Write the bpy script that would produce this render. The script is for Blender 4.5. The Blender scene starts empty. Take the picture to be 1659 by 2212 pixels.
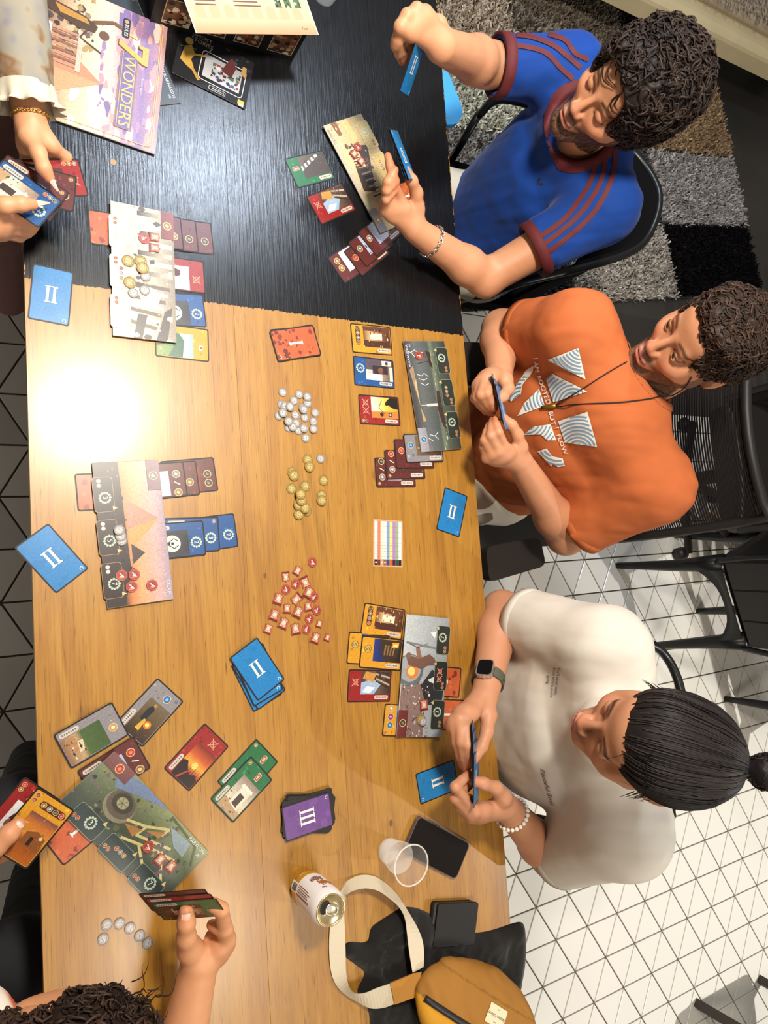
import bpy, bmesh, math, random
import numpy as np
from mathutils import Vector, Matrix
from mathutils.bvhtree import BVHTree
from mathutils.geometry import delaunay_2d_cdt

S = bpy.context.scene
C = S.collection
random.seed(7)
RNG = np.random.default_rng(7)

# ---------------------------------------------------------------- camera
FPX = 1486.9                       # focal length in pixels of the 1659 x 2212 frame
CR = np.array([0.99433, -0.02015, -0.10340])   # towards the frame's bottom
CU = np.array([0.06803, 0.87004, 0.48826])     # towards the frame's right
CF = np.array([-0.08014, 0.49255, -0.86659])   # viewing direction
CO = np.array([0.0, -0.0524, 2.0272])
CF /= np.linalg.norm(CF)
CR = CR - CF * (CR @ CF); CR /= np.linalg.norm(CR)
CU = -np.cross(CF, CR); CU = CU * np.sign(CU[1])
cam_d = bpy.data.cameras.new('camera')
cam_d.sensor_fit = 'HORIZONTAL'; cam_d.sensor_width = 36.0; cam_d.lens = FPX / 1659 * 36.0
cam_d.clip_start = 0.02; cam_d.clip_end = 60
cam = bpy.data.objects.new('camera', cam_d); C.objects.link(cam)
cam.matrix_world = Matrix(((CU[0], -CR[0], -CF[0], CO[0]), (CU[1], -CR[1], -CF[1], CO[1]),
                           (CU[2], -CR[2], -CF[2], CO[2]), (0, 0, 0, 1)))
S.camera = cam

# ---------------------------------------------------------------- light
S.view_settings.view_transform = 'Standard'
S.view_settings.look = 'None'
S.view_settings.gamma = 1.0
S.view_settings.use_curve_mapping = False
S.view_settings.exposure = 0.10
w = bpy.data.worlds.new('room_light'); S.world = w; w.use_nodes = True
w.node_tree.nodes['Background'].inputs[0].default_value = (1.0, 0.93, 0.84, 1)
w.node_tree.nodes['Background'].inputs[1].default_value = 0.20

def lamp(name, loc, power, size, col, target=None):
    d = bpy.data.lights.new(name, 'AREA'); d.shape = 'DISK'; d.size = size; d.energy = power; d.color = col
    o = bpy.data.objects.new(name, d); C.objects.link(o); o.location = loc
    if target is not None:
        o.rotation_euler = (Vector(target) - Vector(loc)).to_track_quat('-Z', 'Y').to_euler()
    return o
lamp('ceiling_spot', (-0.72, 0.30, 2.55), 60, 0.27, (1.0, 0.91, 0.78))
lamp('ceiling_spot', (-1.92, 0.82, 2.55), 36, 0.34, (0.74, 0.85, 1.0))
lamp('ceiling_spot', (1.5, .6, 2.6), 23, 0.6, (1.0, 0.90, 0.76))
lamp('ceiling_spot', (1.75, 3.0, 2.6), 54, 0.035, (1.0, 0.97, 0.92))

# ---------------------------------------------------------------- helpers
def at(px, py, z):
    d = CF + (py - 1106) / FPX * CR + (px - 829.5) / FPX * CU
    return CO + (z - CO[2]) / d[2] * d
def ray(px, py):
    d = CF + (py - 1106) / FPX * CR + (px - 829.5) / FPX * CU
    return d / np.linalg.norm(d)
def proj(p):
    d = np.asarray(p) - CO; z = d @ CF
    return 829.5 + FPX * (d @ CU) / z, 1106 + FPX * (d @ CR) / z
TZ = 0.75                          # table top
def lin(c):
    c = np.asarray(c, float) / 255.0
    return np.where(c <= 0.04045, c / 12.92, ((c + 0.055) / 1.055) ** 2.4)
def L4(c): return (*[float(x) for x in lin(c)], 1.0)

MATS = {}
def mat(name, color=None, rough=0.5, metal=0.0, spec=0.5, attr=False, noise=0.0, nscale=40, bump=0.0, bscale=60, coat=0.0,
        trans=0.0, ior=1.45, alpha=1.0, sub=0.0, sheen=0.0):
    if name in MATS: return MATS[name]
    m = bpy.data.materials.new(name); m.use_nodes = True
    nt = m.node_tree; b = nt.nodes['Principled BSDF']
    b.inputs['Roughness'].default_value = rough; b.inputs['Metallic'].default_value = metal
    b.inputs['Specular IOR Level'].default_value = spec; b.inputs['IOR'].default_value = ior
    b.inputs['Coat Weight'].default_value = coat; b.inputs['Transmission Weight'].default_value = trans
    b.inputs['Alpha'].default_value = alpha; b.inputs['Sheen Weight'].default_value = sheen
    if sub:
        b.inputs['Subsurface Weight'].default_value = sub
        b.inputs['Subsurface Radius'].default_value = (0.012, 0.005, 0.003); b.inputs['Subsurface Scale'].default_value = 0.5
    src = None
    if attr:
        a = nt.nodes.new('ShaderNodeAttribute'); a.attribute_name = 'Col'; src = a.outputs['Color']
    elif color is not None:
        b.inputs['Base Color'].default_value = L4(color)
    if noise or bump:
        tc = nt.nodes.new('ShaderNodeTexCoord')
    if noise:
        n = nt.nodes.new('ShaderNodeTexNoise'); n.inputs['Scale'].default_value = nscale; n.inputs['Detail'].default_value = 5
        nt.links.new(tc.outputs['Object'], n.inputs['Vector'])
        mr = nt.nodes.new('ShaderNodeMapRange'); mr.inputs[1].default_value = 0.25; mr.inputs[2].default_value = 0.75
        mr.inputs[3].default_value = 1 - noise; mr.inputs[4].default_value = 1 + noise * 0.6
        nt.links.new(n.outputs['Fac'], mr.inputs[0])
        mx = nt.nodes.new('ShaderNodeMix'); mx.data_type = 'RGBA'; mx.blend_type = 'MULTIPLY'; mx.inputs[0].default_value = 1
        if src: nt.links.new(src, mx.inputs[6])
        else: mx.inputs[6].default_value = L4(color)
        nt.links.new(mr.outputs[0], mx.inputs[7]); src = mx.outputs[2]
    if src: nt.links.new(src, b.inputs['Base Color'])
    if bump:
        n2 = nt.nodes.new('ShaderNodeTexNoise'); n2.inputs['Scale'].default_value = bscale; n2.inputs['Detail'].default_value = 6 if bscale > 30 else 1.0
        nt.links.new(tc.outputs['Object'], n2.inputs['Vector'])
        bp = nt.nodes.new('ShaderNodeBump'); bp.inputs['Strength'].default_value = bump; bp.inputs['Distance'].default_value = 0.004 if bscale > 30 else 0.02
        nt.links.new(n2.outputs['Fac'], bp.inputs['Height']); nt.links.new(bp.outputs['Normal'], b.inputs['Normal'])
    MATS[name] = m
    return m

def add_mesh(name, verts, faces, m, parent=None, cols=None, smooth=False, base=None):
    verts = np.asarray(verts, float)
    if base is not None: verts = verts - np.asarray(base)
    me = bpy.data.meshes.new(name)
    if isinstance(faces, np.ndarray) and faces.ndim == 2:
        k = faces.shape[1]
        me.vertices.add(len(verts)); me.vertices.foreach_set('co', verts.astype(np.float32).ravel())
        me.loops.add(faces.size); me.loops.foreach_set('vertex_index', faces.astype(np.int32).ravel())
        me.polygons.add(len(faces)); me.polygons.foreach_set('loop_start', np.arange(0, faces.size, k, dtype=np.int32))
        me.update(calc_edges=True); me.validate()
    else:
        me.from_pydata([tuple(v) for v in verts], [], [tuple(int(i) for i in f) for f in faces]); me.update()
    if cols is not None:
        a = me.color_attributes.new('Col', 'FLOAT_COLOR', 'POINT')
        cc = np.ones((len(me.vertices), 4), np.float32); cc[:, :3] = np.asarray(cols)[:len(me.vertices)]
        a.data.foreach_set('color', cc.ravel())
    if smooth: me.polygons.foreach_set('use_smooth', np.ones(len(me.polygons), bool))
    if m is not None: me.materials.append(m)
    o = bpy.data.objects.new(name, me); C.objects.link(o)
    if parent is not None: o.parent = parent
    return o

def tag(o, label, cat, group=None, kind=None):
    o['label'] = label; o['category'] = cat
    if group: o['group'] = group
    if kind: o['kind'] = kind
    return o
def empty(name, loc, label, cat, group=None):
    o = bpy.data.objects.new(name, None); o.empty_display_size = 0.1; C.objects.link(o); o.location = [float(x) for x in loc]
    return tag(o, label, cat, group)

class MB:
    """collects simple solids into one mesh"""
    def __init__(s): s.v = []; s.f = []
    def add(s, v, f):
        n = len(s.v); s.v += [tuple(map(float, p)) for p in v]; s.f += [tuple(i + n for i in q) for q in f]
    def box(s, lo, hi):
        x0, y0, z0 = lo; x1, y1, z1 = hi
        s.add([(x0,y0,z0),(x1,y0,z0),(x1,y1,z0),(x0,y1,z0),(x0,y0,z1),(x1,y0,z1),(x1,y1,z1),(x0,y1,z1)],
              [(3,2,1,0),(4,5,6,7),(0,1,5,4),(1,2,6,5),(2,3,7,6),(3,0,4,7)])
    def prism(s, poly, z0, z1):
        n = len(poly)
        s.add([(x, y, z0) for x, y in poly] + [(x, y, z1) for x, y in poly],
              [tuple(range(n - 1, -1, -1)), tuple(range(n, 2 * n))] + [(i, (i + 1) % n, n + (i + 1) % n, n + i) for i in range(n)])
    def tube(s, pts, rad, n=8, closed=False, flat=1.0):
        pts = [Vector([float(c) for c in p]) for p in pts]; N = len(pts)
        rad = rad if hasattr(rad, '__len__') else [rad] * N
        rings = []; up = None
        for i in range(N):
            a = pts[(i - 1) % N] if (i > 0 or closed) else pts[i]; b = pts[(i + 1) % N] if (i < N - 1 or closed) else pts[i]
            t = (b - a).normalized()
            if up is None:
                up = Vector((0, 0, 1)) if abs(t.z) < 0.9 else Vector((0, 1, 0))
            x = t.cross(up)
            if x.length < 1e-5: x = t.orthogonal()
            x.normalize(); up = x.cross(t).normalized()
            rings.append([pts[i] + rad[i] * (math.cos(2*math.pi*k/n) * x + flat * math.sin(2*math.pi*k/n) * up) for k in range(n)])
        v = [p for r in rings for p in r]; f = []
        for i in range(N if closed else N - 1):
            j = (i + 1) % N
            for k in range(n): f.append((i*n+k, i*n+(k+1)%n, j*n+(k+1)%n, j*n+k))
        if not closed:
            f.append(tuple(range(n-1, -1, -1))); f.append(tuple((N-1)*n+k for k in range(n)))
        s.add(v, f)
    def lathe(s, prof, o=(0,0,0), n=32, cap=True):
        v = []; f = []
        for r, z in prof:
            v += [(o[0] + r*math.cos(2*math.pi*k/n), o[1] + r*math.sin(2*math.pi*k/n), o[2] + z) for k in range(n)]
        for i in range(len(prof)-1):
            for k in range(n): f.append((i*n+k, i*n+(k+1)%n, (i+1)*n+(k+1)%n, (i+1)*n+k))
        if cap: f.append(tuple(range(n-1,-1,-1))); f.append(tuple((len(prof)-1)*n+k for k in range(n)))
        s.add(v, f)
    def build(s, name, m, parent=None, smooth=False, base=None):
        return add_mesh(name, s.v, s.f, m, parent, None, smooth, base)

def rrect(w, h, r, n=4):
    p = []
    for cx, cy, a0 in ((w/2-r, h/2-r, 0), (-w/2+r, h/2-r, 90), (-w/2+r, -h/2+r, 180), (w/2-r, -h/2+r, 270)):
        for i in range(n+1):
            a = math.radians(a0 + 90*i/n); p.append((cx + r*math.cos(a), cy + r*math.sin(a)))
    return p
def spline(pts, n=8):
    """Catmull-Rom through points"""
    P = [np.asarray(p, float) for p in pts]; P = [2*P[0]-P[1]] + P + [2*P[-1]-P[-2]]; out = []
    for i in range(1, len(P)-2):
        for k in range(n):
            t = k/n; a, b, c, d = P[i-1:i+3]
            out.append(0.5*((2*b) + (c-a)*t + (2*a-5*b+4*c-d)*t*t + (3*b-a-3*c+d)*t**3))
    out.append(P[-2]); return out
# ================================================================ the setting
def wood_table_mat():
    m = bpy.data.materials.new('table_wood_and_black_paint'); m.use_nodes = True
    nt = m.node_tree; N = nt.nodes; K = nt.links; b = N['Principled BSDF']
    geo = N.new('ShaderNodeNewGeometry'); oi = N.new('ShaderNodeObjectInfo')
    sep = N.new('ShaderNodeSeparateXYZ'); K.new(geo.outputs['Position'], sep.inputs[0])
    def mapping(sx, sy, sz, rnd=True):
        mp = N.new('ShaderNodeMapping'); mp.inputs['Scale'].default_value = (sx, sy, sz)
        K.new(geo.outputs['Position'], mp.inputs['Vector'])
        if rnd:
            cm = N.new('ShaderNodeCombineXYZ'); ml = N.new('ShaderNodeMath'); ml.operation = 'MULTIPLY'; ml.inputs[1].default_value = 37.0
            K.new(oi.outputs['Random'], ml.inputs[0]); K.new(ml.outputs[0], cm.inputs[0]); K.new(ml.outputs[0], cm.inputs[2])
            K.new(cm.outputs[0], mp.inputs['Location'])
        return mp
    def noise(mp, sc, det=6, rough=0.6, dist=0.0):
        n = N.new('ShaderNodeTexNoise'); n.inputs['Scale'].default_value = sc; n.inputs['Detail'].default_value = det
        n.inputs['Roughness'].default_value = rough; n.inputs['Distortion'].default_value = dist
        K.new(mp.outputs[0], n.inputs['Vector']); return n
    def ramp(src, stops):
        r = N.new('ShaderNodeValToRGB'); e = r.color_ramp.elements
        while len(e) < len(stops): e.new(0.5)
        for q, (p, c) in zip(e, stops): q.position = p; q.color = L4(c) if len(c) == 3 else c
        K.new(src, r.inputs[0]); return r
    def mix(a, bb, fac, mode='MIX'):
        x = N.new('ShaderNodeMix'); x.data_type = 'RGBA'; x.blend_type = mode
        K.new(a, x.inputs[6]); K.new(bb, x.inputs[7])
        if isinstance(fac, float): x.inputs[0].default_value = fac
        else: K.new(fac, x.inputs[0])
        return x.outputs[2]
    # broad cathedral figure: distorted bands along X
    big = noise(mapping(0.7, 6.0, 1), 2.2, 4, 0.55, 1.2)
    base = ramp(big.outputs['Fac'], [(0.25, (142, 98, 31)), (0.45, (164, 118, 41)), (0.6, (150, 103, 33)), (0.8, (172, 126, 49))])
    fine = noise(mapping(2.0, 90, 1), 4.0, 6, 0.7)
    fr = ramp(fine.outputs['Fac'], [(0.28, (150, 130, 110)), (0.45, (235, 230, 222)), (0.7, (255, 255, 255))])
    col = mix(base.outputs[0], fr.outputs[0], 0.75, 'MULTIPLY')
    flecks = noise(mapping(9, 160, 1), 2.2, 3, 0.5)
    fl = ramp(flecks.outputs['Fac'], [(0.27, (120, 84, 50)), (0.36, (255, 255, 255))])
    col = mix(col, fl.outputs[0], 0.7, 'MULTIPLY')
    # knots : rings round a few fixed points
    for kx, ky, ks, amt in ((0.235, 0.078, 0.022, .30), (-0.20, 0.665, 0.014, .5), (0.29, .80, .004, .8), (0.46, .43, .0035, .7), (0.33,.855,.004,.8), (0.0, .40, .0035, .6),
                            (0.66, .47, .0035, .6), (0.70, .44, .003, .6), (0.52, .64, .004, .7)):
        cx = N.new('ShaderNodeCombineXYZ'); cx.inputs[0].default_value = kx; cx.inputs[1].default_value = ky; cx.inputs[2].default_value = TZ
        df = N.new('ShaderNodeVectorMath'); df.operation = 'SUBTRACT'; K.new(geo.outputs['Position'], df.inputs[0]); K.new(cx.outputs[0], df.inputs[1])
        sc = N.new('ShaderNodeVectorMath'); sc.operation = 'MULTIPLY'; sc.inputs[1].default_value = (0.55/ks, 1.0/ks, 0); K.new(df.outputs[0], sc.inputs[0])
        ln = N.new('ShaderNodeVectorMath'); ln.operation = 'LENGTH'; K.new(sc.outputs[0], ln.inputs[0])
        nn = noise(mapping(14, 26, 1, False), 2.0, 4, .6)
        ad = N.new('ShaderNodeMath'); ad.operation = 'MULTIPLY_ADD'; ad.inputs[1].default_value = 1.6; K.new(nn.outputs['Fac'], ad.inputs[0]); K.new(ln.outputs[1], ad.inputs[2])
        kr = ramp(ad.outputs[0], [(0.0, (96, 62, 34)), (0.75, (120, 80, 44)), (1.0, (255, 255, 255))])
        dv = N.new('ShaderNodeMath'); dv.operation = 'DIVIDE'; dv.inputs[1].default_value = 1.9; K.new(ad.outputs[0], dv.inputs[0])
        K.new(dv.outputs[0], kr.inputs[0])
        col = mix(col, kr.outputs[0], amt, 'MULTIPLY')
    # black paint: everything on the -X side of an uneven brushed edge
    pe = noise(mapping(4, 60, 1, False), 3.0, 5, .7)
    e1 = N.new('ShaderNodeMath'); e1.operation = 'MULTIPLY_ADD'; e1.inputs[1].default_value = 0.014; K.new(pe.outputs['Fac'], e1.inputs[0]); K.new(sep.outputs['X'], e1.inputs[2])
    lt = N.new('ShaderNodeMath'); lt.operation = 'LESS_THAN'; lt.inputs[1].default_value = -0.5265; K.new(e1.outputs[0], lt.inputs[0])
    # paint rubbed off along both long edges and in chips
    ch = noise(mapping(16, 22, 1, False), 2.4, 5, .65)
    def edge(yv, sgn):
        d = N.new('ShaderNodeMath'); d.operation = 'MULTIPLY_ADD'; d.inputs[1].default_value = sgn; d.inputs[2].default_value = -sgn*yv
        K.new(sep.outputs['Y'], d.inputs[0])
        g = N.new('ShaderNodeMath'); g.operation = 'MULTIPLY_ADD'; g.inputs[1].default_value = -0.022; K.new(ch.outputs['Fac'], g.inputs[0]); K.new(d.outputs[0], g.inputs[2])
        t = N.new('ShaderNodeMath'); t.operation = 'GREATER_THAN'; t.inputs[1].default_value = -0.0105; K.new(g.outputs[0], t.inputs[0]); return t
    pm = lt.outputs[0]
    for q in (edge(0.0, 1.0), edge(0.9225, -1.0)):
        mm = N.new('ShaderNodeMath'); mm.operation = 'MULTIPLY'; K.new(pm, mm.inputs[0]); K.new(q.outputs[0], mm.inputs[1]); pm = mm.outputs[0]
    cx = at(245, 350, TZ)
    df = N.new('ShaderNodeVectorMath'); df.operation = 'DISTANCE'; df.inputs[1].default_value = tuple(cx); K.new(geo.outputs['Position'], df.inputs[0])
    gt = N.new('ShaderNodeMath'); gt.operation = 'GREATER_THAN'; gt.inputs[1].default_value = 0.0052; K.new(df.outputs[1], gt.inputs[0])
    mm = N.new('ShaderNodeMath'); mm.operation = 'MULTIPLY'; K.new(pm, mm.inputs[0]); K.new(gt.outputs[0], mm.inputs[1]); pm = mm.outputs[0]
    bn = ramp(noise(mapping(1.5, 40, 1, False), 4, 5, .7).outputs['Fac'], [(0.3, (8, 8, 10)), (0.6, (13, 14, 17)), (0.78, (30, 32, 38))])
    col = mix(col, bn.outputs[0], pm)
    K.new(col, b.inputs['Base Color'])
    rr = N.new('ShaderNodeMapRange'); rr.inputs[3].default_value = 0.34; rr.inputs[4].default_value = 0.46
    K.new(fine.outputs['Fac'], rr.inputs[0])
    rx = N.new('ShaderNodeMix'); rx.data_type = 'FLOAT'; K.new(pm, rx.inputs[0]); K.new(rr.outputs[0], rx.inputs[2]); rx.inputs[3].default_value = 0.25
    K.new(rx.outputs[0], b.inputs['Roughness'])
    cw = N.new('ShaderNodeMapRange'); cw.inputs[3].default_value = 0.3; cw.inputs[4].default_value = 0.0; K.new(pm, cw.inputs[0]); K.new(cw.outputs[0], b.inputs['Coat Weight'])
    b.inputs['Specular IOR Level'].default_value = 0.55; b.inputs['Coat Roughness'].default_value = 0.22
    bh = noise(mapping(1.6, 70, 1, False), 4.5, 4, .6)
    bp = N.new('ShaderNodeBump'); bp.inputs['Distance'].default_value = 0.0012
    st = N.new('ShaderNodeMapRange'); st.inputs[3].default_value = 0.10; st.inputs[4].default_value = 0.36
    K.new(pm, st.inputs[0]); K.new(st.outputs[0], bp.inputs['Strength'])
    K.new(bh.outputs['Fac'], bp.inputs['Height']); K.new(bp.outputs['Normal'], b.inputs['Normal'])
    return m
WOOD = wood_table_mat()
X0, X1, TW = -1.42, 1.42, 0.9225
table = empty('table', (0, TW/2, 0), 'long wooden games table, natural oak with its far end painted black', 'table')
for y0, y1 in ((0, .365), (.3652, .545), (.5452, .7215), (.7217, TW)):
    e = 0.0003
    poly = [(y0, TZ-.034), (y1, TZ-.034), (y1, TZ-e), (y1-e, TZ), (y0+e, TZ), (y0, TZ-e)]
    n = len(poly); v = [(X0, y, z) for y, z in poly] + [(X1, y, z) for y, z in poly]
    f = [tuple(range(n)), tuple(range(2*n-1, n-1, -1))] + [(i, n+i, n+(i+1) % n, (i+1) % n) for i in range(n)]
    add_mesh('plank', v, f, WOOD, table, base=table.location)
dk = mat('table_frame_dark', (38, 30, 26), .5)
q = MB(); q.box((X0+.08, .07, TZ-.11), (X1-.08, .095, TZ-.035)); q.box((X0+.08, TW-.095, TZ-.11), (X1-.08, TW-.07, TZ-.035))
q.build('apron', dk, table, base=table.location)
for x in (X0+.12, X1-.12):
    for y in (.11, TW-.11):
        q = MB(); q.box((x-.03, y-.03, 0), (x+.03, y+.03, TZ-.035)); q.build('leg', dk, table, base=table.location)

# ---- floor: dark grout bed with triangular glazed tiles, and a dark screed by the rug
grout = mat('grout', (92, 84, 70), .9, bump=.3)
fl = add_mesh('floor', [(-4.2, -2.2, 0), (3.6, -2.2, 0), (3.6, 5.2, 0), (-4.2, 5.2, 0)], [(0, 1, 2, 3)], grout); fl['kind'] = 'structure'
fl['label'] = 'white triangular glazed floor tiles with dark grout'
T = 0.1575; HX = T*math.sqrt(3)/2; ORI = np.array([1.2510, 1.9263])
def tile_mat():
    m = mat('glazed_tile', (226, 222, 212), .16, spec=.5, coat=.0)
    nt = m.node_tree; b = nt.nodes['Principled BSDF']
    oi = nt.nodes.new('ShaderNodeObjectInfo'); r = nt.nodes.new('ShaderNodeValToRGB')
    for e, (p, c) in zip(r.color_ramp.elements, ((0, (206, 202, 194)), (1, (238, 234, 224)))): e.position = p; e.color = L4(c)
    nt.links.new(oi.outputs['Random'], r.inputs[0]); nt.links.new(r.outputs[0], b.inputs['Base Color'])
    tc = nt.nodes.new('ShaderNodeNewGeometry'); n = nt.nodes.new('ShaderNodeTexNoise'); n.inputs['Scale'].default_value = 14; n.inputs['Detail'].default_value = 3
    nt.links.new(tc.outputs['Position'], n.inputs['Vector'])
    bp = nt.nodes.new('ShaderNodeBump'); bp.inputs['Strength'].default_value = .12; bp.inputs['Distance'].default_value = .01
    nt.links.new(n.outputs['Fac'], bp.inputs['Height']); nt.links.new(bp.outputs['Normal'], b.inputs['Normal'])
    return m
TILE = tile_mat()
def tri_mesh(flip):
    s = -1 if flip else 1; g = 0.0022; tz = .007
    # unit triangle with its centroid at the origin; one side runs along Y
    p = np.array([(-HX/3*s, -T/2), (-HX/3*s, T/2), (2*HX/3*s, 0)]); k = 1 - 2*g*math.sqrt(3)*1.732/T/1.0*0.5
    lo = p*(1-0.055); hi = p*(1-0.085)
    v = [(*a, 0) for a in lo] + [(*a, tz-.0012) for a in lo] + [(*a, tz) for a in hi]
    f = [(6, 7, 8)] + [(i, (i+1) % 3, 3+(i+1) % 3, 3+i) for i in range(3)] + [(3+i, 3+(i+1) % 3, 6+(i+1) % 3, 6+i) for i in range(3)]
    if not flip: f = [q[::-1] for q in f]
    return v, f
tv = [tri_mesh(0), tri_mesh(1)]
cells = []
for i in range(-30, 22):
    for j in range(-36, 24):
        for fp in (0, 1):
            xc = ORI[0] + i*HX + (HX/3 if not fp else -HX/3); yc = ORI[1] + j*T + (T/2 if (i % 2) else 0)
            # both triangles sharing the vertical edge that starts at (i, j)
            yc += T/2
            if not (-2.6 < xc < 3.4 and -1.6 < yc < 4.6): continue
            if xc < -.62 and yc > 1.72 : continue
            px, py = proj((xc, yc, 0)); vis = -170 < px < 1760 and -120 < py < 2330
            hid = (0.03 < yc < .9 + .35 and abs(xc) < 1.4)
            if vis: cells.append((0 if not hid else 1, (xc-CO[0])**2 + (yc-CO[1])**2, xc, yc, fp))
cells.sort()
tmesh = []
for fp in (0, 1):
    o = add_mesh('tile', tv[fp][0], tv[fp][1], TILE, fl); tmesh.append(o)
used = [0, 0]; rest = MB(); nt_ = 0
for hid, d, x, y, fp in cells:
    if hid == 0 and nt_ < 300:
        if not used[fp]: o = tmesh[fp]; used[fp] = 1
        else: o = tmesh[fp].copy(); C.objects.link(o)
        o.parent = fl; o.location = (x, y, 0.0); o.rotation_euler = (random.gauss(0, .004), random.gauss(0, .004), 0); nt_ += 1
    else:
        rest.add([(a+x, b+y, c) for a, b, c in tv[fp][0]], tv[fp][1])
ro = rest.build('tiles_beyond', TILE, fl); ro['kind'] = 'stuff'
screed = mat('dark_screed', (54, 52, 50), .35, noise=.25, nscale=3, bump=.1)
o = add_mesh('trim_1', [(-4.2, 1.74, .009), (-.60, 1.74, .009), (-.60, 5.2, .009), (-4.2, 5.2, .009)], [(0, 1, 2, 3)], screed)
o['kind'] = 'structure'; o['label'] = 'dark floor covering around the shaggy rug'
# walls and ceiling of the room, all out of frame but closing it
wall = mat('wall_plaster', (196, 188, 176), .8)
for nm, v in (('wall_back', [(-4.2, 5.2, 0), (3.6, 5.2, 0), (3.6, 5.2, 2.75), (-4.2, 5.2, 2.75)]),
              ('wall_left', [(-4.2, -2.2, 0), (-4.2, 5.2, 0), (-4.2, 5.2, 2.75), (-4.2, -2.2, 2.75)])):
    o = add_mesh(nm, v, [(0, 1, 2, 3)], wall); o['kind'] = 'structure'

# ---- shaggy patchwork rug
A = math.radians(10); E1 = np.array([math.cos(A), math.sin(A)]); E2 = np.array([-math.sin(A), math.cos(A)])
rug = empty('rug', (*( -1.5*E1 + 2.6*E2), 0.009), 'shaggy patchwork rug in grey, tan and black squares under the chair', 'rug')
RB = np.array(rug.location)
sc_ = [-.66, -1.01, -1.37, -1.73, -2.09]; tc_ = [1.52, 2.22, 2.9, 3.58]
PC = {(0, 2): (26, 23, 26), (1, 2): (150, 146, 144), (2, 2): (140, 118, 92), (3, 2): (60, 58, 60), (4, 2): (140, 138, 136),
      (0, 1): (158, 152, 144), (1, 1): (74, 72, 74), (2, 1): (146, 142, 142), (3, 1): (120, 110, 98), (4, 1): (50, 48, 50),
      (0, 0): (70, 70, 72), (1, 0): (120, 118, 116), (2, 0): (176, 168, 156), (3, 0): (166, 154, 138), (4, 0): (140, 128, 110)}
pile_m = mat('rug_pile', attr=True, rough=.95, spec=.1)
back_m = mat('rug_backing', (48, 46, 44), .95)
q = MB(); c4 = [sc_[0]*E1+tc_[0]*E2, sc_[0]*E1+tc_[-1]*E2, sc_[-1]*E1+tc_[-1]*E2, sc_[-1]*E1+tc_[0]*E2]
q.prism([tuple(c) for c in c4], .0095, .016); q.build('backing', back_m, rug, base=RB)
for i in range(4):
    for j in range(3):
        c = np.minimum(np.array(PC[(i, j)])*(1.28 if max(PC[(i, j)]) > 55 else .9), 215)
        n = 5200
        s = RNG.uniform(sc_[i+1]+.006, sc_[i]-.006, n); t = RNG.uniform(tc_[j]+.006, tc_[j+1]-.006, n)
        P = s[:, None]*E1 + t[:, None]*E2
        ang = RNG.uniform(0, 6.28, n); wd = RNG.uniform(.003, .0055, n); hh = RNG.uniform(.016, .03, n)
        ln = RNG.normal(0, .010, (n, 2)) + np.array([.004, -.006])
        d = np.stack([np.cos(ang), np.sin(ang)], 1)*wd[:, None]
        V = np.empty((n, 4, 3))
        V[:, 0, :2] = P-d; V[:, 1, :2] = P+d; V[:, 0, 2] = V[:, 1, 2] = .0155
        V[:, 2, :2] = P+ln+d*.7; V[:, 3, :2] = P+ln-d*.7; V[:, 2, 2] = V[:, 3, 2] = .0155+hh
        sh = RNG.uniform(.55, 1.2, n)
        cl = np.repeat((lin(c)[None]*sh[:, None])[:, None], 4, 1)
        o = add_mesh('pile_patch', V.reshape(-1, 3), np.arange(4*n).reshape(-1, 4), pile_m, rug, cl.reshape(-1, 3), base=RB)
        o['kind'] = 'stuff'

# ---- sofa corner, top right
sofa = empty('sofa', (-2.5, 2.6, .009), 'cream sofa with a pale fur throw at the far corner', 'sofa')
SB = np.array(sofa.location); SA = math.radians(90)
def sloc(u, v, z):  # u along its front, v backwards
    a = np.array([math.cos(SA), math.sin(SA)]); b_ = np.array([-math.sin(SA), math.cos(SA)])
    p = np.array([-2.27, 2.3]) + u*a + v*b_; return (p[0], p[1], z)
crm = mat('cream_leather', (206, 190, 150), .5, noise=.08, nscale=8)
thr = mat('fur_throw', attr=True, rough=.95, spec=.1)
def rounded_bar(prof, u0, u1, name, m):
    n = len(prof); v = [sloc(u0, y, z) for y, z in prof] + [sloc(u1, y, z) for y, z in prof]
    f = [tuple(range(n)), tuple(range(2*n-1, n-1, -1))] + [(i, n+i, n+(i+1) % n, (i+1) % n) for i in range(n)]
    return add_mesh(name, v, f, m, sofa, base=SB)
pr = [(0, .22), (0, .28)] + [(.05-.05*math.cos(a), .29+.04*math.sin(a)) for a in np.linspace(0, math.pi/2, 5)] + [(.95, .33), (.95, .22)]
rounded_bar(pr, -1.3, 1.9, 'base', crm)
for u_ in (-.9, 1.5):
    for v_ in (.3, .8):
        q = MB(); q.prism([sloc(u_-.04, v_, 0)[:2], sloc(u_+.04, v_, 0)[:2], sloc(u_+.04, v_+.08, 0)[:2], sloc(u_-.04, v_+.08, 0)[:2]], .009, .21)
        q.build('foot', mat('black_plastic', (20, 20, 22), .45), sofa, base=SB)
pr2 = [(.09, .331), (.08, .35)] + [(.14-.06*math.cos(a), .36+.04*math.sin(a)) for a in np.linspace(0, math.pi/2, 5)] + [(.9, .40), (.9, .331)]
rounded_bar(pr2, -1.25, 1.85, 'seat_cushion', mat('throw_base', (176, 162, 140), .95))
n = 26000
uu = RNG.uniform(-1.2, 1.8, n); vv = RNG.uniform(.08, .88, n)
zz = np.where(vv < .14, .36+.04*np.sqrt(np.clip(1-((.14-vv)/.06)**2, 0, 1)), .40)-.002
P = np.array([sloc(a, b_, c) for a, b_, c in zip(uu, vv, zz)])
ang = RNG.normal(-.6, .3, n); d = np.stack([np.cos(ang+1.57), np.sin(ang+1.57), 0*ang], 1)*.0022
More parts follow.
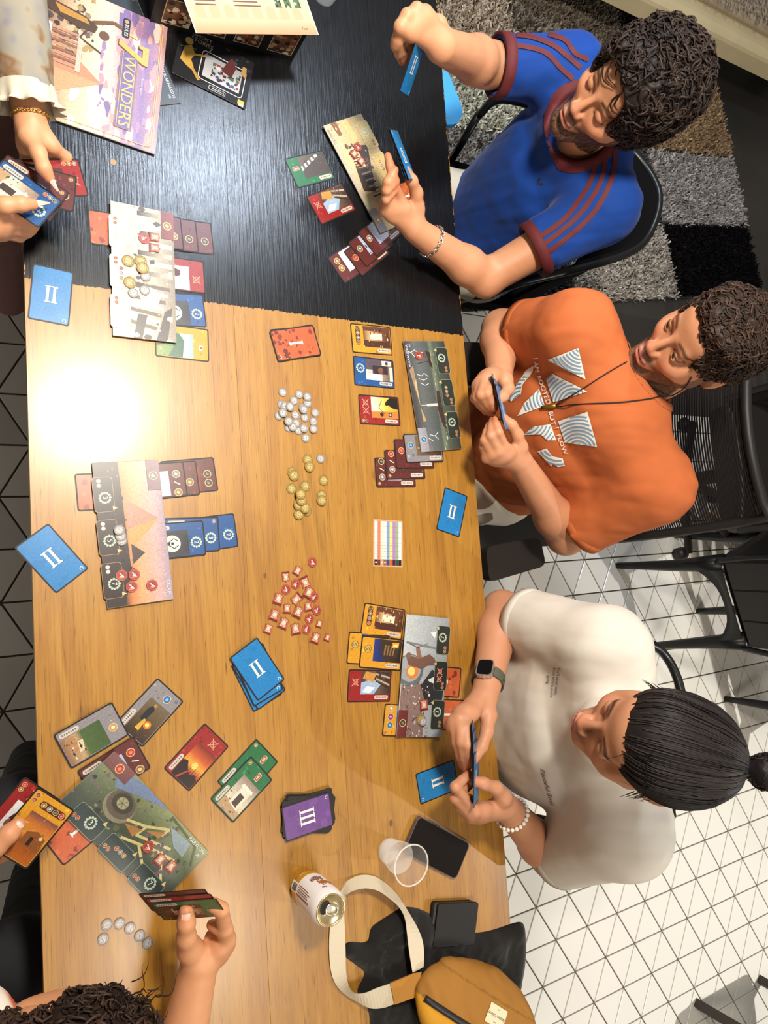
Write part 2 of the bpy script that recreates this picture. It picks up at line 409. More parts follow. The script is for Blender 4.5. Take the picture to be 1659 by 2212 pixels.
tip = P + np.stack([np.cos(ang)*.03, np.sin(ang)*.03, RNG.uniform(.004, .014, n)], 1)
V = np.stack([P-d, P+d, tip+d*.6, tip-d*.6], 1).reshape(-1, 3)
cA = lin((196, 192, 196)); cB = lin((150, 122, 88)); k_ = np.clip((.30-vv)/.2, 0, 1)[:, None]*.8
cl = (cA*(1-k_)+cB*k_)*RNG.uniform(.75, 1.1, n)[:, None]
o = add_mesh('fur', V, np.arange(4*n).reshape(-1, 4), thr, sofa, np.repeat(cl, 4, 0), base=SB); o['kind'] = 'stuff'
# ================================================================ printed matter
PRINT = mat('printed_card', attr=True, rough=.36, spec=.55, noise=.24, nscale=330)
PAPER = mat('printed_paper', attr=True, rough=.55, spec=.25)
EDGE = mat('card_border', (34, 30, 30), .4, spec=.35)
_font = {}
def font_mesh(s):
    if s not in _font:
        cu = bpy.data.curves.new('t', 'FONT'); cu.body = s; cu.size = 1.0; cu.align_x = 'CENTER'; cu.align_y = 'CENTER'; cu.resolution_u = 2
        ob = bpy.data.objects.new('t', cu); C.objects.link(ob)
        dg = bpy.context.evaluated_depsgraph_get(); me = ob.evaluated_get(dg).to_mesh()
        v = [(p.co.x, p.co.y) for p in me.vertices]; f = [tuple(q.vertices) for q in me.polygons]
        ob.evaluated_get(dg).to_mesh_clear(); bpy.data.objects.remove(ob); bpy.data.curves.remove(cu)
        _font[s] = (v, f)
    return _font[s]
def clip_poly(pts, cols, box):
    x0, y0, x1, y1 = box
    for ax, lim, sg in ((0, x0, 1), (0, x1, -1), (1, y0, 1), (1, y1, -1)):
        out = []; oc = []; n = len(pts)
        for i in range(n):
            a, b = pts[i], pts[(i+1) % n]; da = (a[ax]-lim)*sg; db = (b[ax]-lim)*sg
            ca, cb = cols[i], cols[(i+1) % n]
            if da >= 0: out.append(a); oc.append(ca)
            if (da >= 0) != (db >= 0):
                t = da/(da-db); out.append((a[0]+t*(b[0]-a[0]), a[1]+t*(b[1]-a[1]))); oc.append(tuple(ca[k]+t*(cb[k]-ca[k]) for k in range(3)))
        pts, cols = out, oc
        if len(pts) < 3: return [], []
    return pts, cols
class Art:
    """flat print, drawn as thin layers of ink in millimetres about the card's centre"""
    DZ = 0.010
    def __init__(s, seed=0): s.v = []; s.c = []; s.f = []; s.z = 0.0; s.clip = None; s.r = random.Random(seed)
    def poly(s, pts, c, cols=None):
        pts = [tuple(p) for p in pts]; cols = [tuple(c)]*len(pts) if cols is None else cols
        if s.clip:
            pts, cols = clip_poly(pts, cols, s.clip)
            if len(pts) < 3: return
        n = len(s.v); s.v += [(p[0], p[1], s.z) for p in pts]; s.c += cols; s.f.append(tuple(range(n, n+len(pts)))); s.z += s.DZ
        a = sum(pts[i][0]*pts[(i+1) % len(pts)][1]-pts[(i+1) % len(pts)][0]*pts[i][1] for i in range(len(pts)))
        if a < 0: s.f[-1] = s.f[-1][::-1]
    def rect(s, x0, y0, x1, y1, c, c2=None):
        p = [(x0, y0), (x1, y0), (x1, y1), (x0, y1)]
        s.poly(p, c, None if c2 is None else [tuple(c), tuple(c), tuple(c2), tuple(c2)])
    def circ(s, x, y, r, c, n=14, ry=None):
        ry = ry or r; s.poly([(x+r*math.cos(6.2832*k/n), y+ry*math.sin(6.2832*k/n)) for k in range(n)], c)
    def line(s, pts, wd, c):
        for a, b in zip(pts, pts[1:]):
            dx, dy = b[0]-a[0], b[1]-a[1]; l = math.hypot(dx, dy) or 1; nx, ny = -dy/l*wd/2, dx/l*wd/2
            s.poly([(a[0]-nx, a[1]-ny), (b[0]-nx, b[1]-ny), (b[0]+nx, b[1]+ny), (a[0]+nx, a[1]+ny)], c)
    def text(s, t, x, y, size, c, rot=0, sx=1.0):
        v, f = font_mesh(t); n = len(s.v); co, si = math.cos(math.radians(rot)), math.sin(math.radians(rot))
        s.v += [(x+(a*sx*co-b*si)*size, y+(a*sx*si+b*co)*size, s.z) for a, b in v]; s.c += [tuple(c)]*len(v)
        s.f += [tuple(i+n for i in q) for q in f]; s.z += s.DZ
    def numeral(s, k, x, y, h, c, gap=None, wd=None, back=None, rot=0):
        wd = wd or h*.15; gap = gap or h*.36
        for i in range(k):
            xx = (i-(k-1)/2)*gap
            for (dx, col) in (((.7, back),) if back else ()) + ((0, c),):
                for r in ((-wd/2, -h/2, wd/2, h/2), (-wd*1.05, h/2-h*.07, wd*1.05, h/2), (-wd*1.05, -h/2, wd*1.05, -h/2+h*.07)):
                    p = [(r[0]+xx+dx, r[1]-dx), (r[2]+xx+dx, r[1]-dx), (r[2]+xx+dx, r[3]-dx), (r[0]+xx+dx, r[3]-dx)]
                    if rot: p = [(-b, a) for a, b in p]
                    s.poly([(x+a, y+b) for a, b in p], col)
    def wreath(s, x, y, r, n, c=(190, 215, 190), bg=None):
        for k in range(12):
            a = 6.2832*k/12; s.circ(x+r*math.cos(a), y+r*math.sin(a), r*.27, c, 6)
        s.circ(x, y, r*.72, bg or (40, 70, 70), 14); s.text(str(n), x, y, r*1.35, (240, 240, 225))
    def icon(s, x, y, r, c, c2=(225, 190, 130)):
        s.circ(x, y, r, c2); s.circ(x, y, r*.82, c); h = r*.45
        s.poly([(x-h, y-h*.5), (x+h*.2, y-h), (x+h, y+h*.2), (x-h*.1, y+h)], tuple(min(255, q*1.5+40) for q in c))
    def swords(s, x, y, r, c=(235, 150, 120)):
        s.circ(x, y, r*.8, c); s.circ(x, y, r*.66, (150, 30, 28))
        s.line([(x-r, y-r), (x+r, y+r)], r*.24, c); s.line([(x-r, y+r), (x+r, y-r)], r*.24, c)
    def coin(s, x, y, r, n=None, c=(214, 178, 84)):
        s.circ(x, y, r, (90, 66, 20)); s.circ(x, y, r*.86, c)
        if n: s.text(str(n), x, y, r*1.6, (70, 50, 20))
    def grad(s, box, stops, n=1):
        x0, y0, x1, y1 = box
        for (t0, c0), (t1, c1) in zip(stops, stops[1:]):
            s.rect(x0, y0+(y1-y0)*t0, x1, y0+(y1-y0)*t1, c0, c1); s.z -= s.DZ
        s.z += s.DZ
    def blobs(s, box, cols, n, lo=1.5, hi=6, flat=.5):
        x0, y0, x1, y1 = box; s.clip = box; r = s.r
        for _ in range(n):
            x, y = r.uniform(x0, x1), r.uniform(y0, y1); q = r.uniform(lo, hi); k = r.randint(4, 6); a0 = r.uniform(0, 6)
            s.poly([(x+q*math.cos(a0+6.28*i/k)*r.uniform(.6, 1.1), y+flat*q*math.sin(a0+6.28*i/k)*r.uniform(.6, 1.1)) for i in range(k)], r.choice(cols)); s.z -= s.DZ*.6
        s.clip = None; s.z += s.DZ
    def build(s, name, m, parent, z, sub=False):
        v = np.array(s.v)*.001; v[:, 2] += z
        cc = np.clip(np.array(s.c, float), 0, 255)*.86; cc = cc*.86+cc.mean(1, keepdims=True)*.14; o = add_mesh(name, v, s.f, m, parent, lin(cc)); return o

def picture(a, kind, b):
    x0, y0, x1, y1 = b; W, H = x1-x0, y1-y0; r = a.r
    def X(t): return x0+W*t
    def Y(t): return y0+H*t
    def P(pts, c): a.clip = b; a.poly([(X(u), Y(v)) for u, v in pts], c); a.clip = None
    if kind == 'sunset':
        a.grad(b, [(0, (30, 14, 12)), (.3, (190, 60, 20)), (.5, (250, 170, 40)), (.7, (220, 90, 30)), (1, (130, 30, 24))])
        a.circ(X(.55), Y(.5), W*.13, (255, 220, 90))
        P([(0, 0), (1, 0), (1, .25), (.8, .33), (.6, .24), (.35, .38), (.2, .5), (0, .45)], (34, 16, 14))
        for k in range(9): u = .05+k*.1; P([(u, .2), (u+.04, .2), (u+.03, .2+r.uniform(.15, .4)), (u+.01, .3)], (40, 18, 14))
        P([(.2, .02), (.28, .0), (.5, .3), (.47, .33)], (190, 60, 30))
    elif kind == 'temple':
        a.grad(b, [(0, (196, 170, 130)), (.4, (226, 210, 180)), (1, (150, 126, 110))])
        P([(0, 0), (1, 0), (1, .2), (0, .3)], (190, 150, 104))
        P([(.3, .25), (.8, .2), (.8, .75), (.3, .75)], (232, 220, 196)); P([(.42, .27), (.68, .25), (.68, .6), (.42, .6)], (70, 54, 44))
        P([(.22, .75), (.88, .75), (.8, .84), (.3, .84)], (240, 232, 212)); a.blobs((X(0), Y(0), X(1), Y(.3)), [(80, 56, 40), (210, 180, 130), (120, 86, 60)], 9, 1, 4)
        a.blobs((X(0), Y(.2), X(.35), Y(.6)), [(90, 96, 70), (60, 60, 50), (200, 190, 170)], 8, 1, 3)
    elif kind == 'stairs':
        a.grad(b, [(0, (70, 56, 50)), (1, (110, 92, 80))])
        P([(.0, .2), (.5, .0), (.75, .3), (.8, .8), (.2, 1), (0, 1)], (78, 64, 56))
        for k in range(9): t = k/9; P([(.35+.5*t, 1-.08*k), (.55+.45*t, 1-.08*k+.02), (.6+.4*t, .93-.085*k), (.4+.5*t, .92-.085*k)], (226, 214, 196) if k % 2 == 0 else (110, 96, 86))
        a.blobs((X(.5), Y(0), X(1), Y(.5)), [(120, 100, 90), (210, 200, 190), (60, 50, 46)], 10, 1, 3)
    elif kind == 'stable':
        a.grad(b, [(0, (60, 44, 40)), (.5, (120, 90, 70)), (1, (90, 60, 50))])
        P([(0, .55), (.45, .3), (.7, .55), (.5, 1), (.0, 1)], (160, 190, 226)); P([(.05, .7), (.3, .5), (.35, .8), (.1, .95)], (236, 240, 246))
        for k in range(5): P([(.2+.16*k, .0), (.28+.16*k, 0), (.62+.1*k, .5), (.56+.1*k, .5)], (200, 176, 140) if k % 2 else (56, 44, 42))
        P([(.5, .55), (.9, .5), (1, .85), (.7, .95)], (222, 150, 60)); a.blobs((X(.4), Y(.1), X(1), Y(.6)), [(60, 46, 44), (180, 150, 120), (110, 84, 66)], 9, 1.5, 5)
    elif kind == 'archer':
        a.grad(b, [(0, (214, 150, 30)), (.5, (250, 210, 70)), (1, (255, 246, 214))])
        P([(.0, .0), (.35, 0), (.3, 1), (0, 1)], (214, 128, 44)); a.circ(X(.18), Y(.3), W*.11, (60, 36, 26)); a.circ(X(.18), Y(.3), W*.06, (230, 190, 130))
        a.circ(X(.18), Y(.62), W*.1, (60, 36, 26)); P([(.45, 0), (1, .0), (1, .3), (.8, .45), (.62, .35), (.5, .2)], (34, 24, 22))
        a.clip = b; a.line([(X(.2), Y(.5)), (X(.5), Y(.72)), (X(.85), Y(.6))], 1.2, (40, 26, 22)); a.clip = None; a.circ(X(.7), Y(.42), W*.09, (40, 26, 22))
    elif kind == 'moon':
        a.grad(b, [(0, (34, 36, 44)), (.5, (70, 74, 84)), (1, (40, 42, 50))]); P([(.0, 0), (.16, 0), (.16, 1), (0, 1)], (60, 58, 60)); P([(.84, 0), (1, 0), (1, 1), (.84, 1)], (60, 58, 60))
        a.circ(X(.5), Y(.55), W*.33, (246, 240, 214), 24)
        P([(.42, .1), (.58, .1), (.56, .5), (.44, .5)], (30, 26, 26)); a.circ(X(.5), Y(.56), W*.06, (30, 26, 26))
        a.line([(X(.45), Y(.46)), (X(.3), Y(.6)), (X(.42), Y(.72))], 1.6, (30, 26, 26)); a.line([(X(.55), Y(.46)), (X(.7), Y(.6)), (X(.58), Y(.72))], 1.6, (30, 26, 26))
    elif kind == 'market':
        a.grad(b, [(0, (60, 34, 24)), (.4, (150, 84, 40)), (.7, (236, 190, 120)), (1, (120, 60, 34))])
        P([(.35, .3), (.7, .3), (.66, .75), (.4, .75)], (252, 236, 196)); P([(0, 0), (.3, 0), (.32, 1), (0, 1)], (84, 44, 30)); P([(.74, 0), (1, 0), (1, 1), (.78, 1)], (110, 60, 38))
        a.blobs(b, [(60, 36, 28), (200, 150, 100), (230, 200, 150), (120, 60, 40), (150, 50, 34)], 26, 1.2, 4.5)
    elif kind == 'night':
        a.grad(b, [(0, (36, 24, 20)), (.5, (70, 48, 30)), (.75, (34, 44, 110)), (1, (40, 58, 140))]); P([(.2, .15), (1, 0), (1, .8), (.45, .75), (.2, .6)], (64, 46, 34))
        for k in range(4): P([(.3, .28+.1*k), (.75, .22+.11*k), (.75, .28+.11*k), (.3, .33+.1*k)], (150, 110, 60))
        P([(.66, .12), (.9, .1), (.9, .34), (.66, .34)], (246, 170, 40)); P([(.72, .16), (.8, .15), (.82, .3), (.72, .3)], (255, 230, 140))
    elif kind == 'furnace':
        a.grad(b, [(0, (56, 36, 26)), (.5, (96, 74, 44)), (1, (120, 100, 72))]); a.circ(X(.62), Y(.42), W*.15, (240, 120, 30)); a.circ(X(.62), Y(.42), W*.08, (255, 230, 100))
        P([(.2, .45), (.42, .4), (.46, .8), (.3, .88), (.2, .75)], (40, 38, 46)); a.circ(X(.37), Y(.9), W*.07, (190, 130, 70)); P([(.3, .2), (.5, .18), (.46, .5), (.36, .5)], (226, 176, 50))
        a.blobs((X(0), Y(0), X(1), Y(.3)), [(150, 60, 30), (70, 46, 34), (200, 160, 110)], 9, 1, 3.5)
    elif kind == 'press':
        a.grad(b, [(0, (150, 104, 70)), (.35, (200, 160, 110)), (.5, (76, 104, 50)), (1, (66, 92, 44))])
        for k in range(3): P([(.05+.2*k, .12), (.2+.2*k, .1), (.22+.2*k, .34), (.06+.2*k, .34)], (190, 130, 80))
        P([(.3, .35), (.7, .3), (.72, .42), (.32, .48)], (230, 206, 160)); a.blobs((X(.05), Y(.05), X(.95), Y(.5)), [(30, 26, 30), (230, 210, 180), (60, 70, 90), (150, 90, 60)], 14, 1.2, 4)
    elif kind == 'desert':
        a.grad(b, [(0, (200, 100, 20)), (.4, (170, 80, 20)), (.55, (236, 150, 40)), (.8, (220, 120, 40)), (1, (120, 70, 70))])
        P([(.3, .35), (.95, .3), (.95, .62), (.6, .7), (.3, .6)], (150, 84, 34)); P([(.5, .36), (.62, .36), (.62, .55), (.5, .55)], (56, 30, 18)); a.circ(X(.8), Y(.6), W*.06, (240, 210, 150))
        a.blobs(b, [(90, 50, 24), (236, 180, 80), (180, 90, 30)], 12, 1, 3.5)
    elif kind == 'field':
        a.grad(b, [(0, (130, 160, 70)), (.45, (110, 150, 90)), (.6, (210, 230, 240)), (1, (140, 196, 236))]); P([(.0, .3), (.6, .45), (1, .3), (1, .7), (.3, .75), (0, .6)], (60, 110, 80))
        P([(.05, 0), (.6, 0), (.5, .2), (.1, .25)], (90, 44, 60)); a.circ(X(.3), Y(.17), W*.13, (150, 56, 90), ry=W*.09); a.blobs((X(0), Y(0), X(1), Y(.3)), [(230, 220, 120), (110, 60, 50), (120, 160, 80)], 9, 1.2, 4)
    elif kind == 'quarry':
        a.grad(b, [(0, (180, 140, 130)), (.5, (226, 214, 214)), (1, (170, 190, 224))]); P([(0, 0), (.7, 0), (.3, .35), (0, .5)], (110, 76, 60)); P([(.4, .0), (1, .0), (1, .35), (.7, .3)], (200, 150, 130))
        a.blobs(b, [(120, 90, 80), (240, 230, 226), (90, 70, 64)], 9, 1.5, 5)
    elif kind == 'snow':
        a.grad(b, [(0, (110, 170, 214)), (1, (236, 242, 248))]); 
        for k in range(8): u = .05+.12*k; P([(u-.06, .1), (u+.06, .1), (u, .5+r.uniform(-.1, .2))], (60, 84, 96))
    elif kind == 'bust':
        a.grad(b, [(0, (90, 70, 60)), (.5, (180, 150, 120)), (1, (220, 210, 204))]); P([(0, .4), (.3, .4), (.3, 1), (0, 1)], (226, 226, 236)); P([(.5, .3), (1, .3), (1, 1), (.5, 1)], (96, 78, 92))
        P([(.32, .18), (.72, .18), (.72, .75), (.32, .75)], (56, 46, 50)); a.circ(X(.5), Y(.45), W*.15, (140, 84, 60)); P([(.74, .05), (.98, .05), (.98, .4), (.74, .4)], (232, 214, 196)); a.circ(X(.86), Y(.22), W*.08, (90, 56, 44))
        P([(.0, .0), (.7, 0), (.7, .12), (0, .12)], (226, 214, 200))
    elif kind == 'soldier':
        a.grad(b, [(0, (200, 200, 206)), (1, (240, 238, 236))]); a.circ(X(.3), Y(.5), W*.2, (130, 80, 60)); P([(.1, 0), (.5, 0), (.48, .35), (.15, .35)], (150, 40, 36)); P([(.12, .6), (.5, .6), (.4, .75), (.2, .75)], (90, 30, 28))
    else:
        a.grad(b, [(0, (120, 96, 80)), (1, (210, 196, 176))]); a.blobs(b, [(90, 70, 60), (226, 214, 196), (150, 120, 96), (60, 50, 46)], 18, 1.5, 6)

FRAME = {'brown': (104, 38, 36), 'grey': (142, 136, 140), 'blue': (26, 84, 158), 'yellow': (236, 160, 26), 'red': (168, 30, 28), 'green': (30, 116, 62)}
BACKS = {1: (214, 92, 42), 2: (18, 128, 204), 3: (112, 62, 146)}
CARD_ME = None
def slab_mesh(w, h, r, t):
    p = rrect(w, h, r, 3); n = len(p)
    return [(x*.001, y*.001, 0) for x, y in p] + [(x*.001, y*.001, t) for x, y in p], [tuple(range(n-1, -1, -1)), tuple(range(n, 2*n))] + [(i, (i+1) % n, n+(i+1) % n, n+i) for i in range(n)]
CT = 0.0004
def card_body(name='age_card'):
    global CARD_ME
    if CARD_ME is None:
        o = add_mesh(name, *slab_mesh(65, 100, 4, CT), EDGE); CARD_ME = o.data; return o
    o = bpy.data.objects.new(name, CARD_ME); C.objects.link(o); return o
def frame_art(col, pic, sym, seed, cost=None):
    a = Art(seed); c = FRAME[col]; a.poly(rrect(60, 95, 2.5, 2), c); lt = tuple(min(255, k*1.22+8) for k in c); dkc = tuple(k*.8 for k in c)
    a.blobs((-29.5, -47, 29.5, 47), [lt, dkc, c], 26, 1.5, 5, .8)
    picture(a, pic, (-17, -46.5, 29, 20) if pic else (0, 0, 1, 1))
    a.poly([(x-23, y-28) for x, y in rrect(8, 32, 3, 2)], (214, 200, 184))
    for k in range(7): a.rect(-24.4, -40+k*3.6, -21.6, -38+k*3.6, (120, 96, 84)); a.z -= Art.DZ
    if cost:
        for k, cc in enumerate(cost): a.icon(-24, 41-k*8, 3.6, cc)
    for k, sy in enumerate(sym):
        kind, arg = sy[0], (sy[1] if len(sy) > 1 else None); x = 7+(k-(len(sym)-1)/2)*17; y = 33.5
        if kind == 'wreath': a.wreath(x, y, 8.5, arg, bg=c)
        elif kind == 'swords': a.swords(x, y, 7.5)
        elif kind == 'res': a.icon(x, y, 7.5, arg)
        elif kind == 'coin': a.coin(x, y, 8, arg)
        elif kind == 'slash': a.line([(x-3, y-5), (x+3, y+5)], 2, (240, 230, 200))
        elif kind == 'tab': a.poly([(x+p*.8, y+q*.8) for p, q in rrect(11, 20, 3, 2)], (230, 190, 160)); a.poly([(x+p*.66, y+q*.66) for p, q in rrect(11, 20, 3, 2)], (190, 80, 60)); a.rect(x-1.5, y-4, x+1.5, y+4, (236, 200, 170))
        elif kind == 'bar':
            a.poly([(x+p, y+q) for p, q in rrect(42, 11, 5, 2)], (90, 40, 20))
            for i, cc in enumerate(arg): a.icon(x-15+i*10, y, 4.2, cc)
        elif kind == 'hand': a.poly([(x-6, y-2), (x+4, y-3), (x+6, y+3), (x-4, y+5)], (240, 230, 210)); a.rect(x-2, y-1, x+2, y+3, (160, 60, 50))
    return a
def back_art(n, seed):
    a = Art(seed); c = BACKS[n]; a.poly(rrect(60, 95, 2.5, 2), c)
    if n == 1:
        a.blobs((-29.5, -47, 29.5, 47), [(226, 112, 56), (200, 84, 38), (150, 48, 28)], 22, 2, 8, .9); a.blobs((-29.5, -47, 29.5, -5), [(126, 40, 26), (146, 50, 30)], 22, 2, 7, .9)
    elif n == 2: a.blobs((-29, -46, 29, 46), [(20, 132, 208), (16, 122, 196)], 10, 5, 14, .9)
    else: a.blobs((-29, -46, 29, 46), [(104, 56, 138), (122, 72, 156)], 14, 4, 12, .9)
    a.numeral(n, 0, 1, 30, (244, 238, 232), back=tuple(k*.45 for k in c))
    for k in range(9):
        t0, t1 = math.radians(-60+k*30), math.radians(-30+k*30); a.poly([(24+3.2*math.cos(t0), -42+3.2*math.sin(t0)), (24+3.2*math.cos(t1), -42+3.2*math.sin(t1)), (24+2.2*math.cos(t1), -42+2.2*math.sin(t1)), (24+2.2*math.cos(t0), -42+2.2*math.sin(t0))], (236, 232, 230)); a.z -= Art.DZ
    return a
def flat_pose(o, top, end, z, L=.1):
    T = at(*top, z); D = at(*end, z); y = (T-D)[:2]; y /= np.linalg.norm(y)
    c = T[:2]-y*L/2; o.location = (c[0], c[1], z); o.rotation_euler = (0, 0, math.atan2(-y[0], y[1]))
def frame_pose(o, c, ex, ey):
    ex = np.array(ex, float); ex /= np.linalg.norm(ex); ey = np.array(ey, float); ey -= ex*(ex@ey); ey /= np.linalg.norm(ey); ez = np.cross(ex, ey)
    o.matrix_world = Matrix(((ex[0], ey[0], ez[0], c[0]), (ex[1], ey[1], ez[1], c[1]), (ex[2], ey[2], ez[2], c[2]), (0, 0, 0, 1)))
_seed = [100]
def age_card(label, art, top=None, end=None, z=0, group=None, pose=None):
    o = card_body(); tag(o, label, 'card', group); _seed[0] += 1
    art.build('printed_face', PRINT, o, CT+.00004)
    if pose: frame_pose(o, *pose)
    else: flat_pose(o, top, end, TZ+.0002+z)
    return o
CL = (150, 60, 40); WO = (70, 60, 40); ST = (120, 118, 124); OR = (150, 110, 60); RD = (200, 60, 40); GL = (50, 110, 180); PA = (206, 150, 90)
def zc(z, *pts):
    k, ox, oy = z; return [(ox+a/k, oy+b/k) for a, b in pts]
Z1 = (3.318, 0, 0); Z2 = (3.318, 340, 0); Z3 = (3.455, 680, 0); ZA = (3.318, 0, 420); ZB = (2.9625, 0, 940); ZC = (3.318, 560, 660); ZD = (3.318, 540, 960); ZE = (2.592, 0, 1340); ZF = (2.9625, 0, 1640); ZG = (3.318, 560, 1280)
def F(*a, **k): _seed[0] += 1; return frame_art(a[0], a[1], a[2], _seed[0], **k)
def K(n): _seed[0] += 1; return back_art(n, _seed[0])
# (label, art, zoom frame, top edge middle, point towards the bottom edge, level)
CARDS = [
 ('green card with a columned stairway picture on the black table', F('green', 'stairs', [('tab',)]), Z2, (957, 1245), (1233, 1178), 0),
 ('red card with a stable picture on the black table', F('red', 'stable', [('swords',)]), Z2, (1121, 1512), (1370, 1408), 0),
 ('brown card with two yellow ore icons, lowest of the fan on the black table', F('brown', 'snow', [('res', OR), ('res', OR)]), Z3, (158, 2022), (258, 1957), 0),
 ('brown card with one red clay icon, second of the fan on the black table', F('brown', 'quarry', [('res', RD)]), Z3, (283, 1972), (420, 1862), 1),
 ('brown card with grey stone icon, third of the fan on the black table', F('brown', 'quarry', [('res', ST)]), Z3, (316, 1905), (440, 1804), 2),
 ('brown card topmost of the fan, tucked beside the sandy board', F('brown', 'quarry', [('res', ST)]), Z3, (390, 1828), (500, 1730), 3),
 ('orange card back peeping out under the bearded man’s left hand', K(1), Z3, (785, 1430), (560, 1510), 0),
 ('orange card back tucked under the near edge of the glare-lit colonnade board', K(1), ZA, (635, 230), (790, 252), 0),
 ('brown card furthest out beside the glare-lit colonnade board', F('brown', 'quarry', [('res', WO)]), ZA, (1525, 320), (1230, 285), 0),
 ('brown card middle of three beside the glare-lit colonnade board', F('brown', 'quarry', [('res', WO)]), ZA, (1415, 303), (1120, 268), 1),
 ('brown card with yellow ore icon half under the glare-lit colonnade board', F('brown', 'quarry', [('res', OR)]), ZA, (1308, 283), (1010, 248), 2),
 ('red card with a soldier portrait beside the glare-lit colonnade board', F('red', 'soldier', [('swords',)]), ZA, (1467, 597), (1250, 568), 0),
 ('blue card with moonlit dancer beside the glare-lit colonnade board', F('blue', 'moon', [('wreath', 2)]), ZA, (1469, 836), (1250, 824), 0),
 ('yellow card with a green field picture under the colonnade board corner', F('yellow', 'field', [('hand',)]), ZA, (1497, 1085), (1110, 1037), 0),
 ('orange card back half hidden under the pyramid board in the glare', K(1), ZB, (486, 368), (640, 360), 0),
 ('brown card furthest out beside the pyramid board, two wood icons', F('brown', 'sunset', [('res', WO), ('res', WO)]), ZB, (1382, 248), (1180, 267), 0),
 ('brown card in the middle beside the pyramid board, one ore icon', F('brown', 'quarry', [('res', OR)]), ZB, (1268, 272), (1070, 288), 1),
 ('brown card nearest the pyramid board, with stone and ore icons', F('brown', 'quarry', [('res', ST), ('slash',), ('res', OR)]), ZB, (1188, 278), (1000, 295), 2),
 ('blue card furthest out beside the pyramid board, numbered 2', F('blue', None, [('wreath', 2)]), ZB, (1512, 606), (1300, 634), 0),
 ('blue card numbered 3, middle of three beside the pyramid board', F('blue', 'bust', [('wreath', 3)], cost=[ST]), ZB, (1403, 631), (1190, 640), 1),
 ('blue card with moonlit dancer, topmost beside the pyramid board', F('blue', 'moon', [('wreath', 2)]), ZB, (1310, 655), (1090, 675), 2),
 ('yellow card with a market picture above the lighthouse board', F('yellow', 'market', [('bar', [CL, ST, OR, WO])]), ZC, (659, 231), (947, 257), 0),
 ('blue card numbered 5 with a sculpted bust picture', F('blue', 'bust', [('wreath', 5)]), ZC, (676, 465), (965, 496), 0),
 ('red card with an archer and targets picture', F('red', 'archer', [('swords',), ('swords',)], cost=[OR, WO]), ZC, (715, 743), (1003, 761), 0),
 ('brown card lowest in the fan below the lighthouse board', F('brown', 'quarry', [('res', ST), ('slash',), ('res', WO)], cost=[OR]), ZC, (831, 1197), (1118, 1198), 0),
 ('brown card with red and stone icons, second in the fan below the lighthouse board', F('brown', 'market', [('res', ST), ('slash',), ('res', RD)], cost=[OR]), ZC, (903, 1142), (1190, 1140), 1),
 ('brown card with a red clay icon, third in the fan below the lighthouse board', F('brown', 'quarry', [('res', RD)]), ZC, (973, 1063), (1250, 1064), 2),
 ('grey card with a blue glass icon half under the lighthouse board', F('grey', 'furnace', [('res', GL)]), ZC, (1042, 1025), (1320, 1017), 3),
 ('yellow card with a tavern picture above the statue board', F('yellow', 'market', [('bar', [CL, ST, OR, WO])]), ZG, (739, 183), (1036, 232), 0),
 ('yellow card numbered 5 mostly hidden behind another yellow card', F('yellow', 'night', [('coin', 5)]), ZG, (633, 394), (925, 412), 0),
 ('yellow card with a night street picture, overlapping a twin', F('yellow', 'night', [('coin', 5)]), ZG, (725, 422), (1021, 450), 1),
 ('red card with a stable picture beside the statue board', F('red', 'stable', [('swords',)]), ZG, (634, 668), (943, 668), 0),
 ('orange and yellow card with resource icons half under the statue board', F('yellow', 'quarry', [('res', GL), ('res', (130, 60, 110)), ('res', PA)], cost=[CL]), ZG, (889, 913), (1190, 922), 0),
 ('orange card back under the statue board beside the watch hand, upper one', K(1), ZG, (1441, 647), (1140, 625), 0),
 ('orange card back under the statue board, lower one by the fingers', K(1), ZG, (1467, 878), (1160, 868), 0),
 ('grey card with a press picture lying by the table knot', F('grey', 'press', [('res', PA)]), ZE, (675, 548), (344, 740), 2),
 ('grey card with a glass furnace picture beside the press card', F('grey', 'furnace', [('res', GL)]), ZE, (957, 388), (727, 638), 0),
 ('brown card with ore and clay icons tucked under the garden board', F('brown', 'quarry', [('res', RD), ('slash',), ('res', OR)]), ZE, (797, 735), (502, 925), 1),
 ('red card with a burning sunset picture beside the garden board', F('red', 'sunset', [('swords',)]), ZE, (1215, 640), (984, 898), 0),
 ('green card half covered by another green card', F('green', 'temple', [('tab',)], cost=[OR]), ZE, (1497, 727), (1272, 977), 0),
 ('green card with a pale temple picture on top of a twin', F('green', 'temple', [('tab',)], cost=[OR]), ZE, (1466, 826), (1237, 1072), 1),
 ('orange card back poking out under the garden board near the thumb', K(1), ZE, (288, 1292), (448, 1164), 0),
 ('blue card back II at the near table edge across the paint line', K(2), None, (115.5, 578.5), (104.7, 697.2), 0),
 ('blue card back II overhanging the near edge beside the pyramid board', K(2), None, (67.5, 1156.3), (157.6, 1255.7), 0),
 ('blue card back II on the far side in front of the orange shirt', K(2), None, (985.7, 1062), (967, 1153), 0),
 ('blue card back II lying by the beaded-bracelet hand', K(2), ZG, (1412, 1303), (1121, 1417), 0),
]
for lb, art, zz_, t, e, lv in CARDS:
    (t, e) = zc(zz_, t, e) if zz_ else (t, e)
    age_card(lb, art, t, e, lv*.0012)
